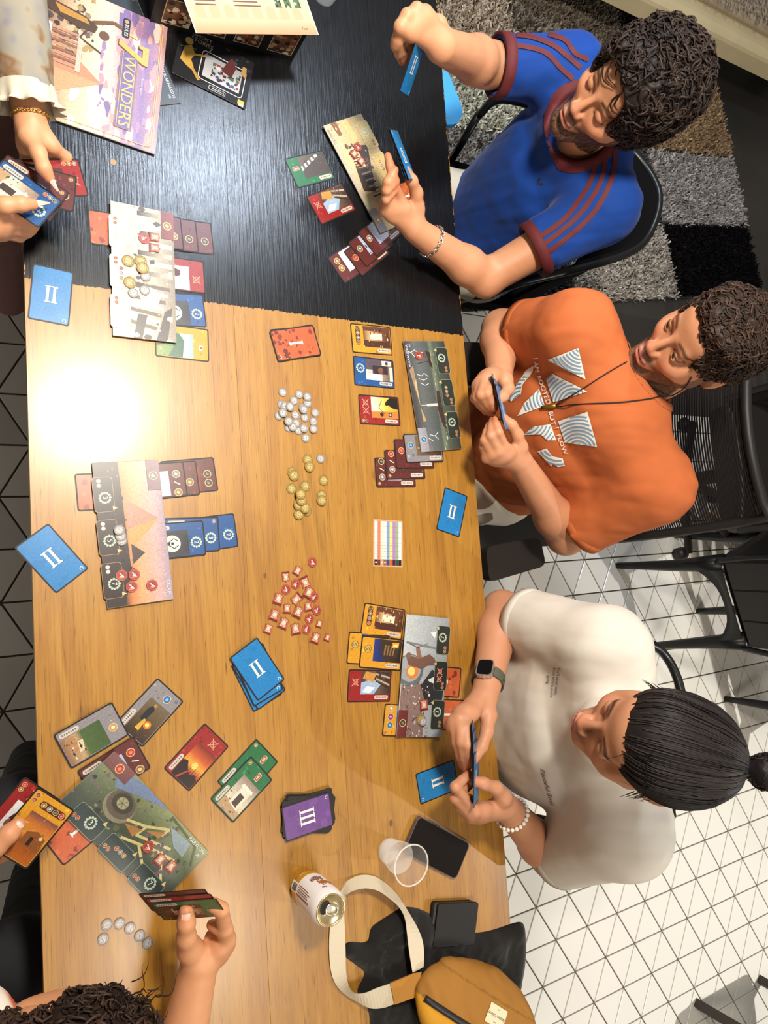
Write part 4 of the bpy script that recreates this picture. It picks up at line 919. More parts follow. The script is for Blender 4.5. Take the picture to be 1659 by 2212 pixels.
def d_book(a):
    b = (-135.5, -135, 135.5, 135); a.grad(b, [(0, (90, 70, 70)), (.25, (150, 110, 80)), (.42, (236, 190, 150)), (.6, (246, 214, 190)), (.75, (200, 150, 170)), (.88, (140, 110, 170)), (1, (200, 140, 130))])
    a.blobs((-135, 20, 135, 134), [(232, 200, 186), (176, 130, 170), (214, 156, 146), (130, 106, 168), (156, 124, 176), (200, 150, 160)], 90, 8, 30, .35)
    a.blobs((40, -20, 135, 60), [(250, 226, 196), (250, 236, 206)], 16, 12, 26, .6)
    a.clip = b; a.poly([(-40, -70), (90, -60), (36, 30)], (206, 140, 100)); a.poly([(36, -64), (90, -60), (36, 30)], (230, 160, 110)); a.clip = None
    a.blobs((-135, -135, 0, 10), [(110, 90, 80), (150, 130, 110), (84, 70, 66), (180, 150, 90), (60, 50, 50)], 120, 3, 10, .8)
    a.blobs((-10, -135, 135, -50), [(150, 100, 60), (230, 206, 120), (120, 70, 56), (90, 60, 50), (210, 180, 100)], 80, 4, 12, .5)
    for k in range(9): a.rect(-44+k*8, -60, -39+k*8, -16, (150, 96, 76) if k % 2 else (196, 140, 110))
    a.rect(-48, -16, 30, -8, (214, 190, 170)); a.rect(-48, -66, 30, -60, (236, 226, 210)); a.poly([(70, -120), (122, -120), (122, -86), (96, -60), (70, -86)], (214, 196, 130)); a.rect(76, -118, 116, -94, (110, 56, 40))
    a.clip = b; a.poly([(-96, -80), (-80, -92), (-58, -20), (-60, 10), (-74, 14), (-86, -10)], (84, 56, 36)); a.poly([(-90, -60), (-74, -50), (-72, 0), (-82, -6)], (196, 140, 50)); a.circ(-62, 26, 9, (110, 74, 44)); a.line([(-80, 6), (-96, 40), (-90, 62)], 7, (120, 80, 40)); a.poly([(-92, 60), (-84, 60), (-80, 86)], (240, 190, 90)); a.line([(-66, 0), (-40, -14), (-24, 24)], 3, (84, 56, 40)); a.line([(-90, -80), (-118, -128)], 9, (150, 100, 50)); a.line([(-80, -90), (-82, -130)], 8, (110, 74, 44)); a.clip = None
    a.clip = (-135, -135, 135, 135)
    for p in ([(-135, 127), (117, 127)], [(127, 117), (127, -135)], [(-135, 124), (117, 124)]): a.line(p, 1.2, (240, 190, 110))
    a.clip = None; a.line([(117, 127), (124, 124), (127, 117)], 1.2, (240, 190, 110))
    # title
    a.rect(-48, 57, 108, 89, (176, 130, 50)); a.rect(-46.5, 58.5, 106.5, 87.5, (116, 96, 168)); a.rect(-46.5, 61, 106.5, 62.2, (220, 180, 90)); a.rect(-46.5, 84, 106.5, 85.2, (220, 180, 90))
    a.text('WONDERS', 32, 72.4, 29, (120, 80, 30), sx=1.02); a.text('WONDERS', 31.2, 73.2, 29, (232, 194, 100), sx=1.02)
    for dx, c in ((1.4, (110, 70, 24)), (0, (222, 180, 80))): a.poly([(-72+dx, 106-dx), (-34+dx, 106-dx), (-34+dx, 97-dx), (-58+dx, 52-dx), (-70+dx, 52-dx), (-47+dx, 95-dx), (-64+dx, 95-dx), (-66+dx, 88-dx), (-72+dx, 88-dx)], c)
    a.text('Antoine Bauza', 10, 99, 6, (236, 226, 230)); a.poly([(x-96, y+62) for x, y in rrect(40, 13, 4, 3)], (34, 28, 34)); a.text('RULES', -91, 62, 9, (240, 236, 240)); a.circ(-109, 62, 4, (214, 150, 120), 10)
bk = [at(361.7, 60.3, TZ+.003), at(334.5, 335, TZ+.003)]; bu = bk[1]-bk[0]; bn_ = np.array([bu[1], -bu[0], 0])/np.linalg.norm(bu); bn_ = bn_ if bn_[1] < 0 else -bn_
sheet('rule_book', 'colourful rule book lettered 7 WONDERS with pyramid and statue cover', 'book', [(361.7, 60.3), (334.5, 335), proj(bk[1]+bn_*.27), proj(bk[0]+bn_*.27)], TZ+.0026, .0022, d_book, 271, 270, m=PRINT)

# game box with a sheet lying on it
BX = at(632, 131, TZ); bd = at(340, 55, TZ)-BX; bd[2] = 0; bl_ = .298; bd /= np.linalg.norm(bd); bq = np.array([bd[1], -bd[0], 0]); bq = bq if bq[0] < 0 else -bq
box = empty('game_box', (*(BX+bd*bl_/2+bq*.1)[:2], TZ+.0003), 'black game box with small framed pictures along its side', 'box'); BB = np.array(box.location)
c0 = BX; c1 = BX+bd*bl_; c2 = c1+bq*.22; c3 = c0+bq*.22
blk = mat('box_black', (22, 20, 20), .45, spec=.4, noise=.2, nscale=30)
q = MB(); q.prism([tuple(p[:2]) for p in (c0, c3, c2, c1)], TZ+.0003, TZ+.088); q.build('tray', blk, box, base=BB)
q = MB(); kk = .002
for a_, b_ in ((c0, c1), (c1, c2), (c2, c3), (c3, c0)):
    q.tube([(*a_[:2], TZ+.086), (*b_[:2], TZ+.086)], .0028, 6)
q.build('rim', mat('box_rim', (40, 36, 34), .5), box, base=BB)
for k in range(4):
    a = Art(40+k); a.rect(-27, -31, 27, 31, (206, 190, 160)); b4 = (-25.4, -29.4, 25.4, 29.4); a.grad(b4, [(0, (60, 40, 30)), (.5, (150, 96, 56)), (1, (90, 60, 46))]); a.blobs(b4, [(60, 40, 34), (206, 160, 110), (226, 206, 176), (150, 70, 40), (220, 120, 60), (40, 30, 30)], 34, 2.5, 9, .9)
    o = a.build('framed_picture', PRINT, box, 0); pc = c0+bd*(.036+.072*k)-bq*.0006; pc = np.array([pc[0], pc[1], TZ+.043])
    ex = -bd; ey = np.array([0, 0, 1.]); ez = np.cross(ex, ey); sgn = 1 if ez@(-bq) > 0 else -1; ex = ex*sgn
    ez = np.cross(ex, ey); o.matrix_local = Matrix(((ex[0], ey[0], ez[0], pc[0]-BB[0]), (ex[1], ey[1], ez[1], pc[1]-BB[1]), (ex[2], ey[2], ez[2], pc[2]-BB[2]), (0, 0, 0, 1)))
def d_rules(a):
    a.grad((-132, -100, 132, 100), [(0, (226, 150, 104)), (.15, (240, 190, 150)), (.5, (246, 206, 168)), (1, (248, 214, 180))])
    for k in range(8): a.poly([(-120+k*30, -70), (-100+k*30, -70), (-100+k*30, -50), (-110+k*30, -42), (-120+k*30, -50)], (236, 178, 136))
    for col in range(3):
        for j in range(18):
            if col == 2 and j > 10: continue
            a.rect(-114+col*80, 90-j*8, -114+col*80+random.uniform(40, 66), 92.6-j*8, (120, 84, 62)); a.z -= a.DZ
    a.z += a.DZ
    for k in range(3): a.rect(56+k*22, -46, 70+k*22, -16, (90, 120, 70)); a.blobs((56+k*22, -46, 70+k*22, -22), [(60, 50, 40), (226, 226, 220), (60, 90, 60)], 8, 2, 5, 1)
    a.text('Total', 106, -88, 7, (110, 70, 50))
sheet('rule_sheet', 'peach coloured rules sheet with printed columns lying on the game box', 'paper', [proj(at(395, 68, TZ+.0895)+bq*.2), proj(at(664, 72, TZ+.0895)+bq*.2), (664, 72), (395, 68)], TZ+.0895, .0004, d_rules, 268, 200)
def d_green(a): a.rect(-60, -40, 60, 40, (120, 176, 110)); a.rect(-56, -36, 56, 36, (140, 190, 120))
sheet('reference_sheet', 'green paper peeping out from under the peach rules sheet', 'paper', [proj(at(664, 40, TZ+.0888)+bq*.08-bd*.008), proj(at(664, 40, TZ+.0888)+bq*.08-bd*.008+np.array([.0, .0, 0])), (668, 40), (640, 40)], TZ+.0888, .0003, d_green, 120, 80) if False else None

# ---------------------------------------------------------------- clear cups
def cup(loc, r0, r1, h, label, frost):
    e = empty('plastic_cup', loc, label, 'cup'); gm = mat('clear_plastic', (250, 250, 250), .08, spec=.6, alpha=.07); fm = mat('frosted_plastic', (240, 236, 230), .5, alpha=.30)
    t = .0008
    hb = h*.52
    if frost:
        rb = r0+(r1-r0)*.52
        q = MB(); q.lathe([(r0*.9, .0002), (r0, .003), (r0*1.04, hb*.3), (r0*1.0, hb*.33), (rb, hb), (rb-t, hb), (r0-t, hb*.33), (r0-t, .004), (.0001, .004)], n=40, cap=False); q.f.append(tuple(range(39, -1, -1))); q.build('frosted_base', fm, e, True)
        q = MB(); q.lathe([(rb, hb+.0002), (r1, h), (r1-t, h), (rb-t, hb+.0002)], n=40, cap=False); q.build('clear_wall', gm, e, True)
    else:
        q = MB(); q.lathe([(r0*.9, .0002), (r0, .003), (r1, h), (r1-t, h), (r0-t, .004), (.0001, .004)], n=40, cap=False); q.f.append(tuple(range(39, -1, -1))); q.build('clear_wall', gm, e, True)
    q = MB(); q.tube([((r1+.0006)*math.cos(a), (r1+.0006)*math.sin(a), h) for a in np.linspace(0, 2*math.pi, 48, endpoint=False)], .0016, 8, closed=True); q.build('rolled_rim', mat('plastic_rim', (244, 240, 234), .15, alpha=.35), e, True)
cup((.570, .628, TZ+.0002), .024, .0365, .092, 'clear disposable cup with frosted base standing beside the phone', True)
pcup = at(697, -8, TZ); cup((pcup[0], pcup[1], TZ+.0002), .026, .036, .09, 'clear plastic cup cut off by the top frame edge near the game box', False)

# ---------------------------------------------------------------- phone, wallet
ph = empty('phone', (*at(940, 1829, TZ)[:2], TZ+.0002), 'black phone lying screen up in a clear-edged case', 'phone')
pe = at(1007, 1825, TZ)-at(900, 1767, TZ); ang_ = math.atan2(pe[1], pe[0]); ph.rotation_euler = (0, 0, ang_)
q = MB(); q.prism([(x*.001, y*.001) for x, y in rrect(151, 78, 11, 5)], 0, .0092); q.build('case', mat('phone_case', (86, 74, 68), .2, spec=.6), ph)
q = MB(); q.prism([(x*.001, y*.001) for x, y in rrect(147, 74, 9.5, 5)], .0092, .0096); q.build('screen', mat('phone_glass', (22, 17, 15), .12, spec=.5), ph)
for xx in (-38, -20): q = MB(); q.box((xx*.001-.006, .039, .003), (xx*.001+.006, .0402, .006)); q.build('side_button', mat('phone_case'), ph)
wl = empty('wallet', (*at(973, 1990, TZ)[:2], TZ+.0002), 'closed black leather wallet beside the black cloth bag', 'wallet')
we = at(1018, 1949, TZ)-at(925, 1953, TZ); wl.rotation_euler = (0, 0, math.atan2(we[1], we[0])); lth = mat('black_leather', (24, 22, 21), .55, spec=.3, bump=.06, bscale=500)
for nm, dx, z0, z1 in (('lower_flap', -.004, 0, .007), ('card_pocket', -.002, .0075, .0115), ('upper_flap', .003, .012, .0175)):
    q = MB(); q.prism([(x*.001+dx, y*.001) for x, y in rrect(104, 82, 5, 3)], z0, z1); q.build(nm, lth if nm != 'card_pocket' else mat('wallet_inside', (60, 56, 52), .6), wl)

# ---------------------------------------------------------------- drink can
can = empty('drink_can', (.590, .446, TZ+.0002), 'white and gold drink can with opened tab', 'can'); R_ = .0325; HC = .116
wt = mat('can_white', (226, 222, 220), .32, spec=.5); gl = mat('can_gold', (206, 154, 50), .3, metal=.6)
q = MB(); q.lathe([(.024, 0), (.0255, .0015), (R_-.001, .009), (R_, .012), (R_, .030)], n=48); q.build('gold_band', gl, can, True)
q = MB(); q.lathe([(R_+.00005, .030), (R_+.00005, HC-.018), (R_-.0035, HC-.006), (.0268, HC-.0025)], n=48, cap=False); q.build('white_body', wt, can, True)
q = MB(); q.lathe([(.0266, HC-.003), (.0275, HC), (.0262, HC+.0008), (.0250, HC-.001), (.0240, HC-.0045), (.0001, HC-.0045)], n=48, cap=False); lid = q.build('lid', mat('can_lid', (214, 196, 150), .25, metal=.85), can, True)
va = math.atan2(-.05-.446, -.59)   # towards the viewer
q = MB(); c_, s_ = math.cos(va+.35), math.sin(va+.35)
def onlid(x, y, z): return (x*c_-y*s_, x*s_+y*c_, HC-.0045+z)
n = 20; q.add([onlid(.0105+.0085*math.cos(a), .0120*math.sin(a), .0004) for a in np.linspace(0, 6.2832, n, endpoint=False)], [tuple(range(n))]); q.build('mouth_opening', mat('can_inside', (24, 18, 14), .8), lid)
q = MB(); ring = [onlid(-.003+x*.001, y*.001, .0022) for x, y in rrect(23, 15, 7, 5)]; q.tube(ring, .0016, 8, closed=True); q.build('pull_tab', mat('tab_metal', (226, 222, 214), .2, metal=.9), lid, True)
q = MB(); q.prism([onlid(.002+.0048*math.cos(a), .0058*math.sin(a), 0)[:2] for a in np.linspace(0, 6.28, 14, endpoint=False)], HC-.004, HC-.0018); q.build('rivet', mat('tab_metal'), lid)
class Wrap:
    """print wrapped on the can: angle in degrees from the viewer's direction, height in mm"""
    def __init__(s): s.v = []; s.f = []; s.c = []
    def quad(s, a0, a1, z0, z1, c, dr=.0002, n=4):
        k = len(s.v)
        for i in range(n+1):
            a = va+math.radians(a0+(a1-a0)*i/n)
            for z in (z0, z1): s.v.append(((R_+dr)*math.cos(a), (R_+dr)*math.sin(a), z*.001)); s.c.append(lin(c))
        for i in range(n): s.f.append((k+2*i, k+2*i+2, k+2*i+3, k+2*i+1))
wp = Wrap(); wp.quad(8, 40, 8, 42, (226, 222, 220), n=8, dr=.0003)
for k in range(12): wp.quad(12+k*1.9, 12.9+k*1.9+random.uniform(-.3, .6), 13, 30, (60, 44, 40), .0005)
for k in range(4): wp.quad(8+k*6, 10.4+k*6, 36, 88-random.uniform(0, 12), (130, 96, 84), .0005)
for k in range(13): wp.quad(33, 39, 36+k*4.1, 38.6+k*4.1, (150, 70, 60), .0005, 2)
for k in range(8): wp.quad(-60+k*5, -56.5+k*5, 44+random.uniform(0, 6), 58+random.uniform(0, 6), (120, 74, 56), .0005, 2)
for k in range(9): wp.quad(-84+k*5.5, -79+k*5.5, 64+random.uniform(0, 5), 80+random.uniform(-3, 8), (170, 104, 60), .0005, 2)
for k in range(3): wp.quad(-46+k*5, -42+k*5, 92, 98-k, (140, 70, 50), .0002, 2)
add_mesh('label_print', wp.v, wp.f, PAPER, can, wp.c)

# ---------------------------------------------------------------- implicit surfaces -> meshes (one continuous skin)
class Field:
    def __init__(s, lo, hi, h):
        s.lo = np.array(lo, float); s.h = h; s.n = np.ceil((np.array(hi)-s.lo)/h).astype(int)+1
        s.D = np.full(s.n, .08, np.float32)
    def sub(s, lo, hi):
        a = np.clip(np.floor((np.array(lo)-s.lo)/s.h).astype(int), 0, s.n); b = np.clip(np.ceil((np.array(hi)-s.lo)/s.h).astype(int)+1, 0, s.n)
        if np.any(b <= a): return None, None
        ax = [s.lo[i]+s.h*np.arange(a[i], b[i], dtype=np.float32) for i in range(3)]
        return (slice(a[0], b[0]), slice(a[1], b[1]), slice(a[2], b[2])), np.stack(np.meshgrid(*ax, indexing='ij'), -1).astype(np.float32)
    def put(s, fn, lo, hi, k=.01, op='add'):
        m = k*2+.012; sl, P = s.sub(np.array(lo)-m, np.array(hi)+m)
        if sl is None: return
        d = fn(P).astype(np.float32); D = s.D[sl]
        if op == 'add':
            if k > 0: hh = np.clip(.5+.5*(D-d)/k, 0, 1); s.D[sl] = D*(1-hh)+d*hh-k*hh*(1-hh)
            else: s.D[sl] = np.minimum(D, d)
        else:
            hh = np.clip(.5-.5*(D+d)/k, 0, 1) if k > 0 else None
            s.D[sl] = D*(1-hh)-d*hh+k*hh*(1-hh) if k > 0 else np.maximum(D, -d)
    def cone(s, a, b, ra, rb, k=.01, op='add'):
        a = np.array(a, float); b = np.array(b, float); r = max(ra, rb)
        def fn(P):
            ab = b-a; t = np.clip(((P-a)@ab)/max(ab@ab, 1e-9), 0, 1); return np.linalg.norm(P-a-t[..., None]*ab, axis=-1)-(ra+(rb-ra)*t)
        s.put(fn, np.minimum(a, b)-r, np.maximum(a, b)+r, k, op)
    def ell(s, c, rad, R=None, k=.01, op='add'):
        c = np.array(c, float); rad = np.array(rad, float); R = np.eye(3) if R is None else np.asarray(R); mr = rad.max()
        def fn(P):
            q = (P-c)@R; kk = np.linalg.norm(q/rad, axis=-1); k2 = np.linalg.norm(q/(rad*rad), axis=-1); return np.where(k2 > 1e-6, kk*(kk-1)/np.maximum(k2, 1e-6), -rad.min())
        ext = np.sqrt(((R*rad)**2).sum(1)); s.put(fn, c-ext, c+ext, k, op)
    def loft(s, pts, side, k=.02, op='add'):
        """pts: (centre, half width along side, half depth) down a spine"""
        C_ = np.array([p[0] for p in pts], float); A_ = np.array([p[1] for p in pts]); B_ = np.array([p[2] for p in pts]); side = np.array(side, float); side /= np.linalg.norm(side)
        r = max(A_.max(), B_.max())
        def fn(P):
            best = None
            for i in range(len(C_)-1):
                a, b = C_[i], C_[i+1]; ab = b-a; L2 = ab@ab; t = ((P-a)@ab)/L2; tc = np.clip(t, 0, 1); q = P-a-tc[..., None]*ab
                u = ab/math.sqrt(L2); x = q@side; y_ = q@np.cross(u, side); z = (t-tc)*math.sqrt(L2)
                aa = A_[i]+(A_[i+1]-A_[i])*tc; bb = B_[i]+(B_[i+1]-B_[i])*tc; mm_ = np.minimum(aa, bb)
                d = (np.sqrt((x/aa)**2+(y_/bb)**2+(z/mm_)**2)-1)*mm_
                best = d if best is None else np.minimum(best, d)
            return best
        s.put(fn, C_.min(0)-r, C_.max(0)+r, k, op)
    def mesh(s):
        D = s.D; I = D < 0; nx, ny, nz = D.shape
        cnt = np.zeros((nx-1, ny-1, nz-1), np.int8)
        for dx in (0, 1):
            for dy in (0, 1):
                for dz in (0, 1): cnt += I[dx:nx-1+dx, dy:ny-1+dy, dz:nz-1+dz]
        idx = np.argwhere((cnt > 0) & (cnt < 8)); vid = np.full(cnt.shape, -1, np.int32); vid[tuple(idx.T)] = np.arange(len(idx))
        off = np.array([(i, j, k) for i in (0, 1) for j in (0, 1) for k in (0, 1)])
        val = np.stack([D[idx[:, 0]+o[0], idx[:, 1]+o[1], idx[:, 2]+o[2]] for o in off], 1)
        acc = np.zeros((len(idx), 3)); n = np.zeros(len(idx))
        for i in range(8):
            for j in range(i+1, 8):
                if np.abs(off[i]-off[j]).sum() != 1: continue
                a, b = val[:, i], val[:, j]; m = (a < 0) != (b < 0); t = np.where(m, a/np.where(m, a-b, 1), 0)
                acc += m[:, None]*(off[i]+t[:, None]*(off[j]-off[i])); n += m
        V = s.lo+s.h*(idx+acc/n[:, None]); Fs = []
        for ax in range(3):
            o1, o2 = [(1, 2), (2, 0), (0, 1)][ax]
            sl0 = [slice(None)]*3; sl1 = [slice(None)]*3; sl0[ax] = slice(0, -1); sl1[ax] = slice(1, None)
            ch = I[tuple(sl0)] != I[tuple(sl1)]
            e = np.argwhere(ch); e = e[(e[:, o1] > 0) & (e[:, o2] > 0) & (e[:, o1] < D.shape[o1]-1) & (e[:, o2] < D.shape[o2]-1)]
            if not len(e): continue
            d1 = np.zeros(3, int); d1[o1] = 1; d2 = np.zeros(3, int); d2[o2] = 1
            q = np.stack([vid[tuple((e-d1-d2).T)], vid[tuple((e-d2).T)], vid[tuple(e.T)], vid[tuple((e-d1).T)]], 1)
            fl_ = I[tuple(e.T)]; q[~fl_] = q[~fl_][:, ::-1]; Fs.append(q)
        return V, np.concatenate(Fs)
def smooth_noise(P, sc, seed=0):
    """cheap band-limited noise from warped sines"""
    r = np.random.default_rng(seed); out = np.zeros(P.shape[:-1]); Q = P*sc
    w1 = sum(np.sin(Q@r.normal(0, 1.3, 3)+r.uniform(0, 6)) for _ in range(3))
    for i in range(5): out += np.sin(Q@r.normal(0, 2.2, 3)+r.uniform(0, 6)+.8*w1)
    return out/5

# ---------------------------------------------------------------- bag, strap, cloth
def patch(poly, zf, m, name, parent, base, step=9, col=None):
    """a draped piece of cloth lying on the table: outline in pixels, height zf(edge distance, point)"""
    pts = [at(x, y, TZ)[:2] for x, y in poly]; PA_ = np.array(pts); lo, hi = PA_.min(0), PA_.max(0); g = step*.001
    def inside(p):
        x, y = p; c = False; n = len(PA_)
        for i in range(n):
            x1, y1 = PA_[i]; x2, y2 = PA_[(i+1) % n]
            if (y1 > y) != (y2 > y) and x < (x2-x1)*(y-y1)/(y2-y1)+x1: c = not c
        return c
    def ed(p):
        n = len(PA_); a = PA_; b = np.roll(PA_, -1, 0); ab = b-a; t = np.clip(((p-a)*ab).sum(1)/(ab*ab).sum(1), 0, 1); return np.linalg.norm(p-a-t[:, None]*ab, axis=1).min()
    bound = []
    for i in range(len(PA_)):
        a, b = PA_[i], PA_[(i+1) % len(PA_)]; k = max(1, int(np.linalg.norm(b-a)/g))
        bound += [a+(b-a)*j/k for j in range(k)]
    nb = len(bound); inn = []
    for x in np.arange(lo[0], hi[0], g):
        for y in np.arange(lo[1], hi[1], g):
            p = np.array([x, y])+RNG.uniform(-.15, .15, 2)*g
            if inside(p) and ed(p) > g*.5: inn.append(p)
    allp = bound+inn
    r = delaunay_2d_cdt([Vector(map(float, p)) for p in allp], [(i, (i+1) % nb) for i in range(nb)], [], 1, 1e-6)
    V2 = [np.array(v) for v in r[0]]; top = [(p[0], p[1], TZ+.0006+zf(ed(p), p)) for p in V2]
    fc = [tuple(f) for f in r[2]]; fc = [f if np.cross(V2[f[1]]-V2[f[0]], V2[f[2]]-V2[f[0]]) > 0 else f[::-1] for f in fc]
    n = len(top); bot = [(p[0], p[1], TZ+.0003) for p in V2]; oi_ = r[3]
    be = [i for i in range(n) if any(o < nb for o in oi_[i])]
    cnt_ = {}
    for f in fc:
        for a, b in zip(f, f[1:]+f[:1]): cnt_[(a, b)] = 1
    sk = [(b, a, a+n, b+n) for (a, b) in cnt_ if (b, a) not in cnt_]
    return add_mesh(name, top+bot, fc+[tuple(i+n for i in f[::-1]) for f in fc]+sk, m, parent, None, True, base)
Z9 = (3.072, 600, 1860)
cloth = empty('cloth_pouch', (*at(930, 2080, TZ)[:2], TZ+.0003), 'crumpled black fabric pouch under the mustard sling bag', 'pouch')
blackc = mat('black_fabric', (22, 20, 19), .85, spec=.2, bump=.2, bscale=900, sheen=.2)
ol = zc(Z9, (425, 620), (450, 530), (600, 545), (612, 440), (700, 380), (830, 300), (930, 310), (1050, 370), (1190, 450), (1300, 480), (1420, 460), (1590, 400), (1628, 408), (1645, 465), (1640, 700), (1600, 920), (1560, 1300), (1300, 1500), (700, 1400), (610, 1180), (608, 985), (512, 872), (585, 740), (520, 690))
for _ in range(2):
    ol = [tuple(np.array(a)*w_+np.array(b)*(1-w_)) for a, b in zip(ol, ol[1:]+ol[:1]) for w_ in (.8, .2)]
def zcl(e, p):
    P3 = np.array([[p[0], p[1], 0.]]); n1 = smooth_noise(P3, 26, 5)[0]; n2 = smooth_noise(P3, 70, 8)[0]
    g_ = at(*zc(Z9, (620, 560))[0], TZ)[:2]; gd = np.linalg.norm(p-g_); ga = math.atan2(p[1]-g_[1], p[0]-g_[0])
    gather = .006*math.exp(-gd/.06)*math.sin(ga*14)
    return min(1, (e/.022))**.6*(.017+.007*n1+.0025*n2*min(1, e/.03)+gather*min(1, e/.02))
patch(ol, zcl, blackc, 'fabric', cloth, np.array(cloth.location), 6)
bag = empty('sling_bag', (*at(1010, 2170, TZ)[:2], TZ+.02), 'mustard canvas sling bag with cream webbing strap and white label', 'bag'); BG = np.array(bag.location)
canvas = mat('mustard_canvas', attr=True, rough=.8, spec=.2, bump=.15, bscale=1200)
bx_ = at(1050, 2190, TZ+.05)-at(900, 2100, TZ+.05); bx_[2] = 0; bx_ /= np.linalg.norm(bx_); by_ = np.array([-bx_[1], bx_[0], 0]); 
bc = at(918, 2122, TZ+.05)+bx_*.145; bc[2] = TZ+.058
Fd = Field(bc-np.array([.24, .24, .075]), bc+np.array([.24, .24, .075]), .004)
RB_ = np.stack([bx_, by_, [0, 0, 1]], 1)
Fd.ell(bc, (.165, .088, .042), RB_, .0); Fd.ell(bc+bx_*.02, (.15, .08, .046), RB_, .02)
sl_, Pn = Fd.sub(Fd.lo, Fd.lo+Fd.h*Fd.n); Fd.D[sl_] = Fd.D[sl_]+.0035*smooth_noise(Pn, 30, 3).astype(np.float32)
V, Fc = Fd.mesh(); lc = (V-bc)@RB_
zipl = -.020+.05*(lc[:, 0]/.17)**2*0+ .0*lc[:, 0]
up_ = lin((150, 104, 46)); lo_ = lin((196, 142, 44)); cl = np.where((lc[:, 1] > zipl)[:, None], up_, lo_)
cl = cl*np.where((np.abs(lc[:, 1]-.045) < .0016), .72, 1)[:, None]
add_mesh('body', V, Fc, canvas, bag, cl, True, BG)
bv = BVHTree.FromPolygons([Vector(map(float, v)) for v in V], [tuple(map(int, f)) for f in Fc])
zp = []
for t in np.linspace(-.15, .15, 40):
    p = bc+bx_*t+by_*(-.020); hit = bv.ray_cast(Vector(p+np.array([0, 0, .2])), Vector((0, 0, -1)))[0]
    if hit: zp.append(np.array(hit)+np.array([0, 0, .001]))
q = MB(); q.tube(zp, .0062, 8); q.build('zipper', mat('zip_black', (32, 30, 34), .5), bag, True, BG)
def bag_decal(pts, m, name, parent, lift=.001, cols=None):
    out = []
    for p in pts:
        h_ = bv.ray_cast(Vector(p+np.array([0, 0, .2])), Vector((0, 0, -1)))[0]; out.append(np.array(h_)+np.array([0, 0, lift]) if h_ else p)
    return out
lx, ly = .002, .020
def lab(u, v): return bc+bx_*(lx+u)+by_*(ly+v)
gr = [lab(-.024+.048*i/8, -.017+.034*j/6) for i in range(9) for j in range(7)]
gv = bag_decal(gr, None, '', None, .0014); lo_o = add_mesh('sewn_label', gv, [(i*7+j, (i+1)*7+j, (i+1)*7+j+1, i*7+j+1) for i in range(8) for j in range(6)], mat('label_cloth', (214, 200, 168), .8), bag, None, False, BG)
for tx, yy, sz in (('Native Union', .0, .0085), ('est', .011, .004), ('paris', -.011, .004)):
    v, f = font_mesh(tx); gv = bag_decal([lab(-a*sz, -b*sz+yy) for a, b in v], None, '', None, .0018); add_mesh('label_lettering', gv, f, mat('ink', (70, 60, 50), .8), lo_o, None, False, BG)
eo = [(775, 945), (700, 972), (610, 975), (520, 930), (440, 880), (380, 810), (350, 720), (340, 600), (342, 480), (352, 380), (375, 290), (405, 220), (430, 175), (470, 125), (550, 92), (640, 100), (720, 150), (790, 220), (850, 310), (930, 450), (965, 560), (968, 700)]
ei = [(748, 812), (660, 840), (580, 873), (512, 876), (472, 830), (452, 740), (448, 600), (443, 440), (440, 380), (440, 320), (445, 270), (450, 240), (458, 222), (500, 195), (580, 180), (660, 195), (730, 240), (800, 302), (840, 375), (855, 470), (870, 600), (893, 740)]
zo = [.03, .022, .016, .01, .006, .004, .003, .003, .003, .003, .003, .003, .003, .003, .003, .003, .003, .003, .012, .03, .04, .045]
zi = [.04, .034, .03, .026, .022, .012, .006, .004, .004, .006, .01, .014, .02, .025, .028, .029, .030, .031, .036, .042, .046, .050]
oe = spline([at(*zc(Z9, p)[0], TZ+z) for p, z in zip(eo, zo)], 4); ie = spline([at(*zc(Z9, p)[0], TZ+z) for p, z in zip(ei, zi)], 4)
v = []; f = []
for a_, b_ in zip(oe, ie):
    t_ = np.array([0, 0, .0014]); v += [a_, b_, b_+t_, a_+t_]
for i in range(len(oe)-1):
    for k in range(4): f.append((4*i+k, 4*i+(k+1) % 4, 4*(i+1)+(k+1) % 4, 4*(i+1)+k))
f += [(3, 2, 1, 0), tuple(4*(len(oe)-1)+k for k in range(4))]
add_mesh('strap', v, f, mat('cream_webbing', (196, 184, 160), .85, bump=.3, bscale=700), bag, None, False, BG)
cn = [at(*p, TZ+z) for p, z in zip(zc(Z9, (742, 808), (895, 745), (950, 735), (905, 900), (772, 948)), (.041, .052, .056, .046, .032))]
q = MB(); q.add(cn+[p+np.array([0, 0, .003]) for p in cn], [(4, 3, 2, 1, 0), (5, 6, 7, 8, 9)]+[(i, (i+1) % 5, 5+(i+1) % 5, 5+i) for i in range(5)]); q.build('strap_anchor', mat('anchor_canvas', (168, 116, 44), .8), bag, False, BG)
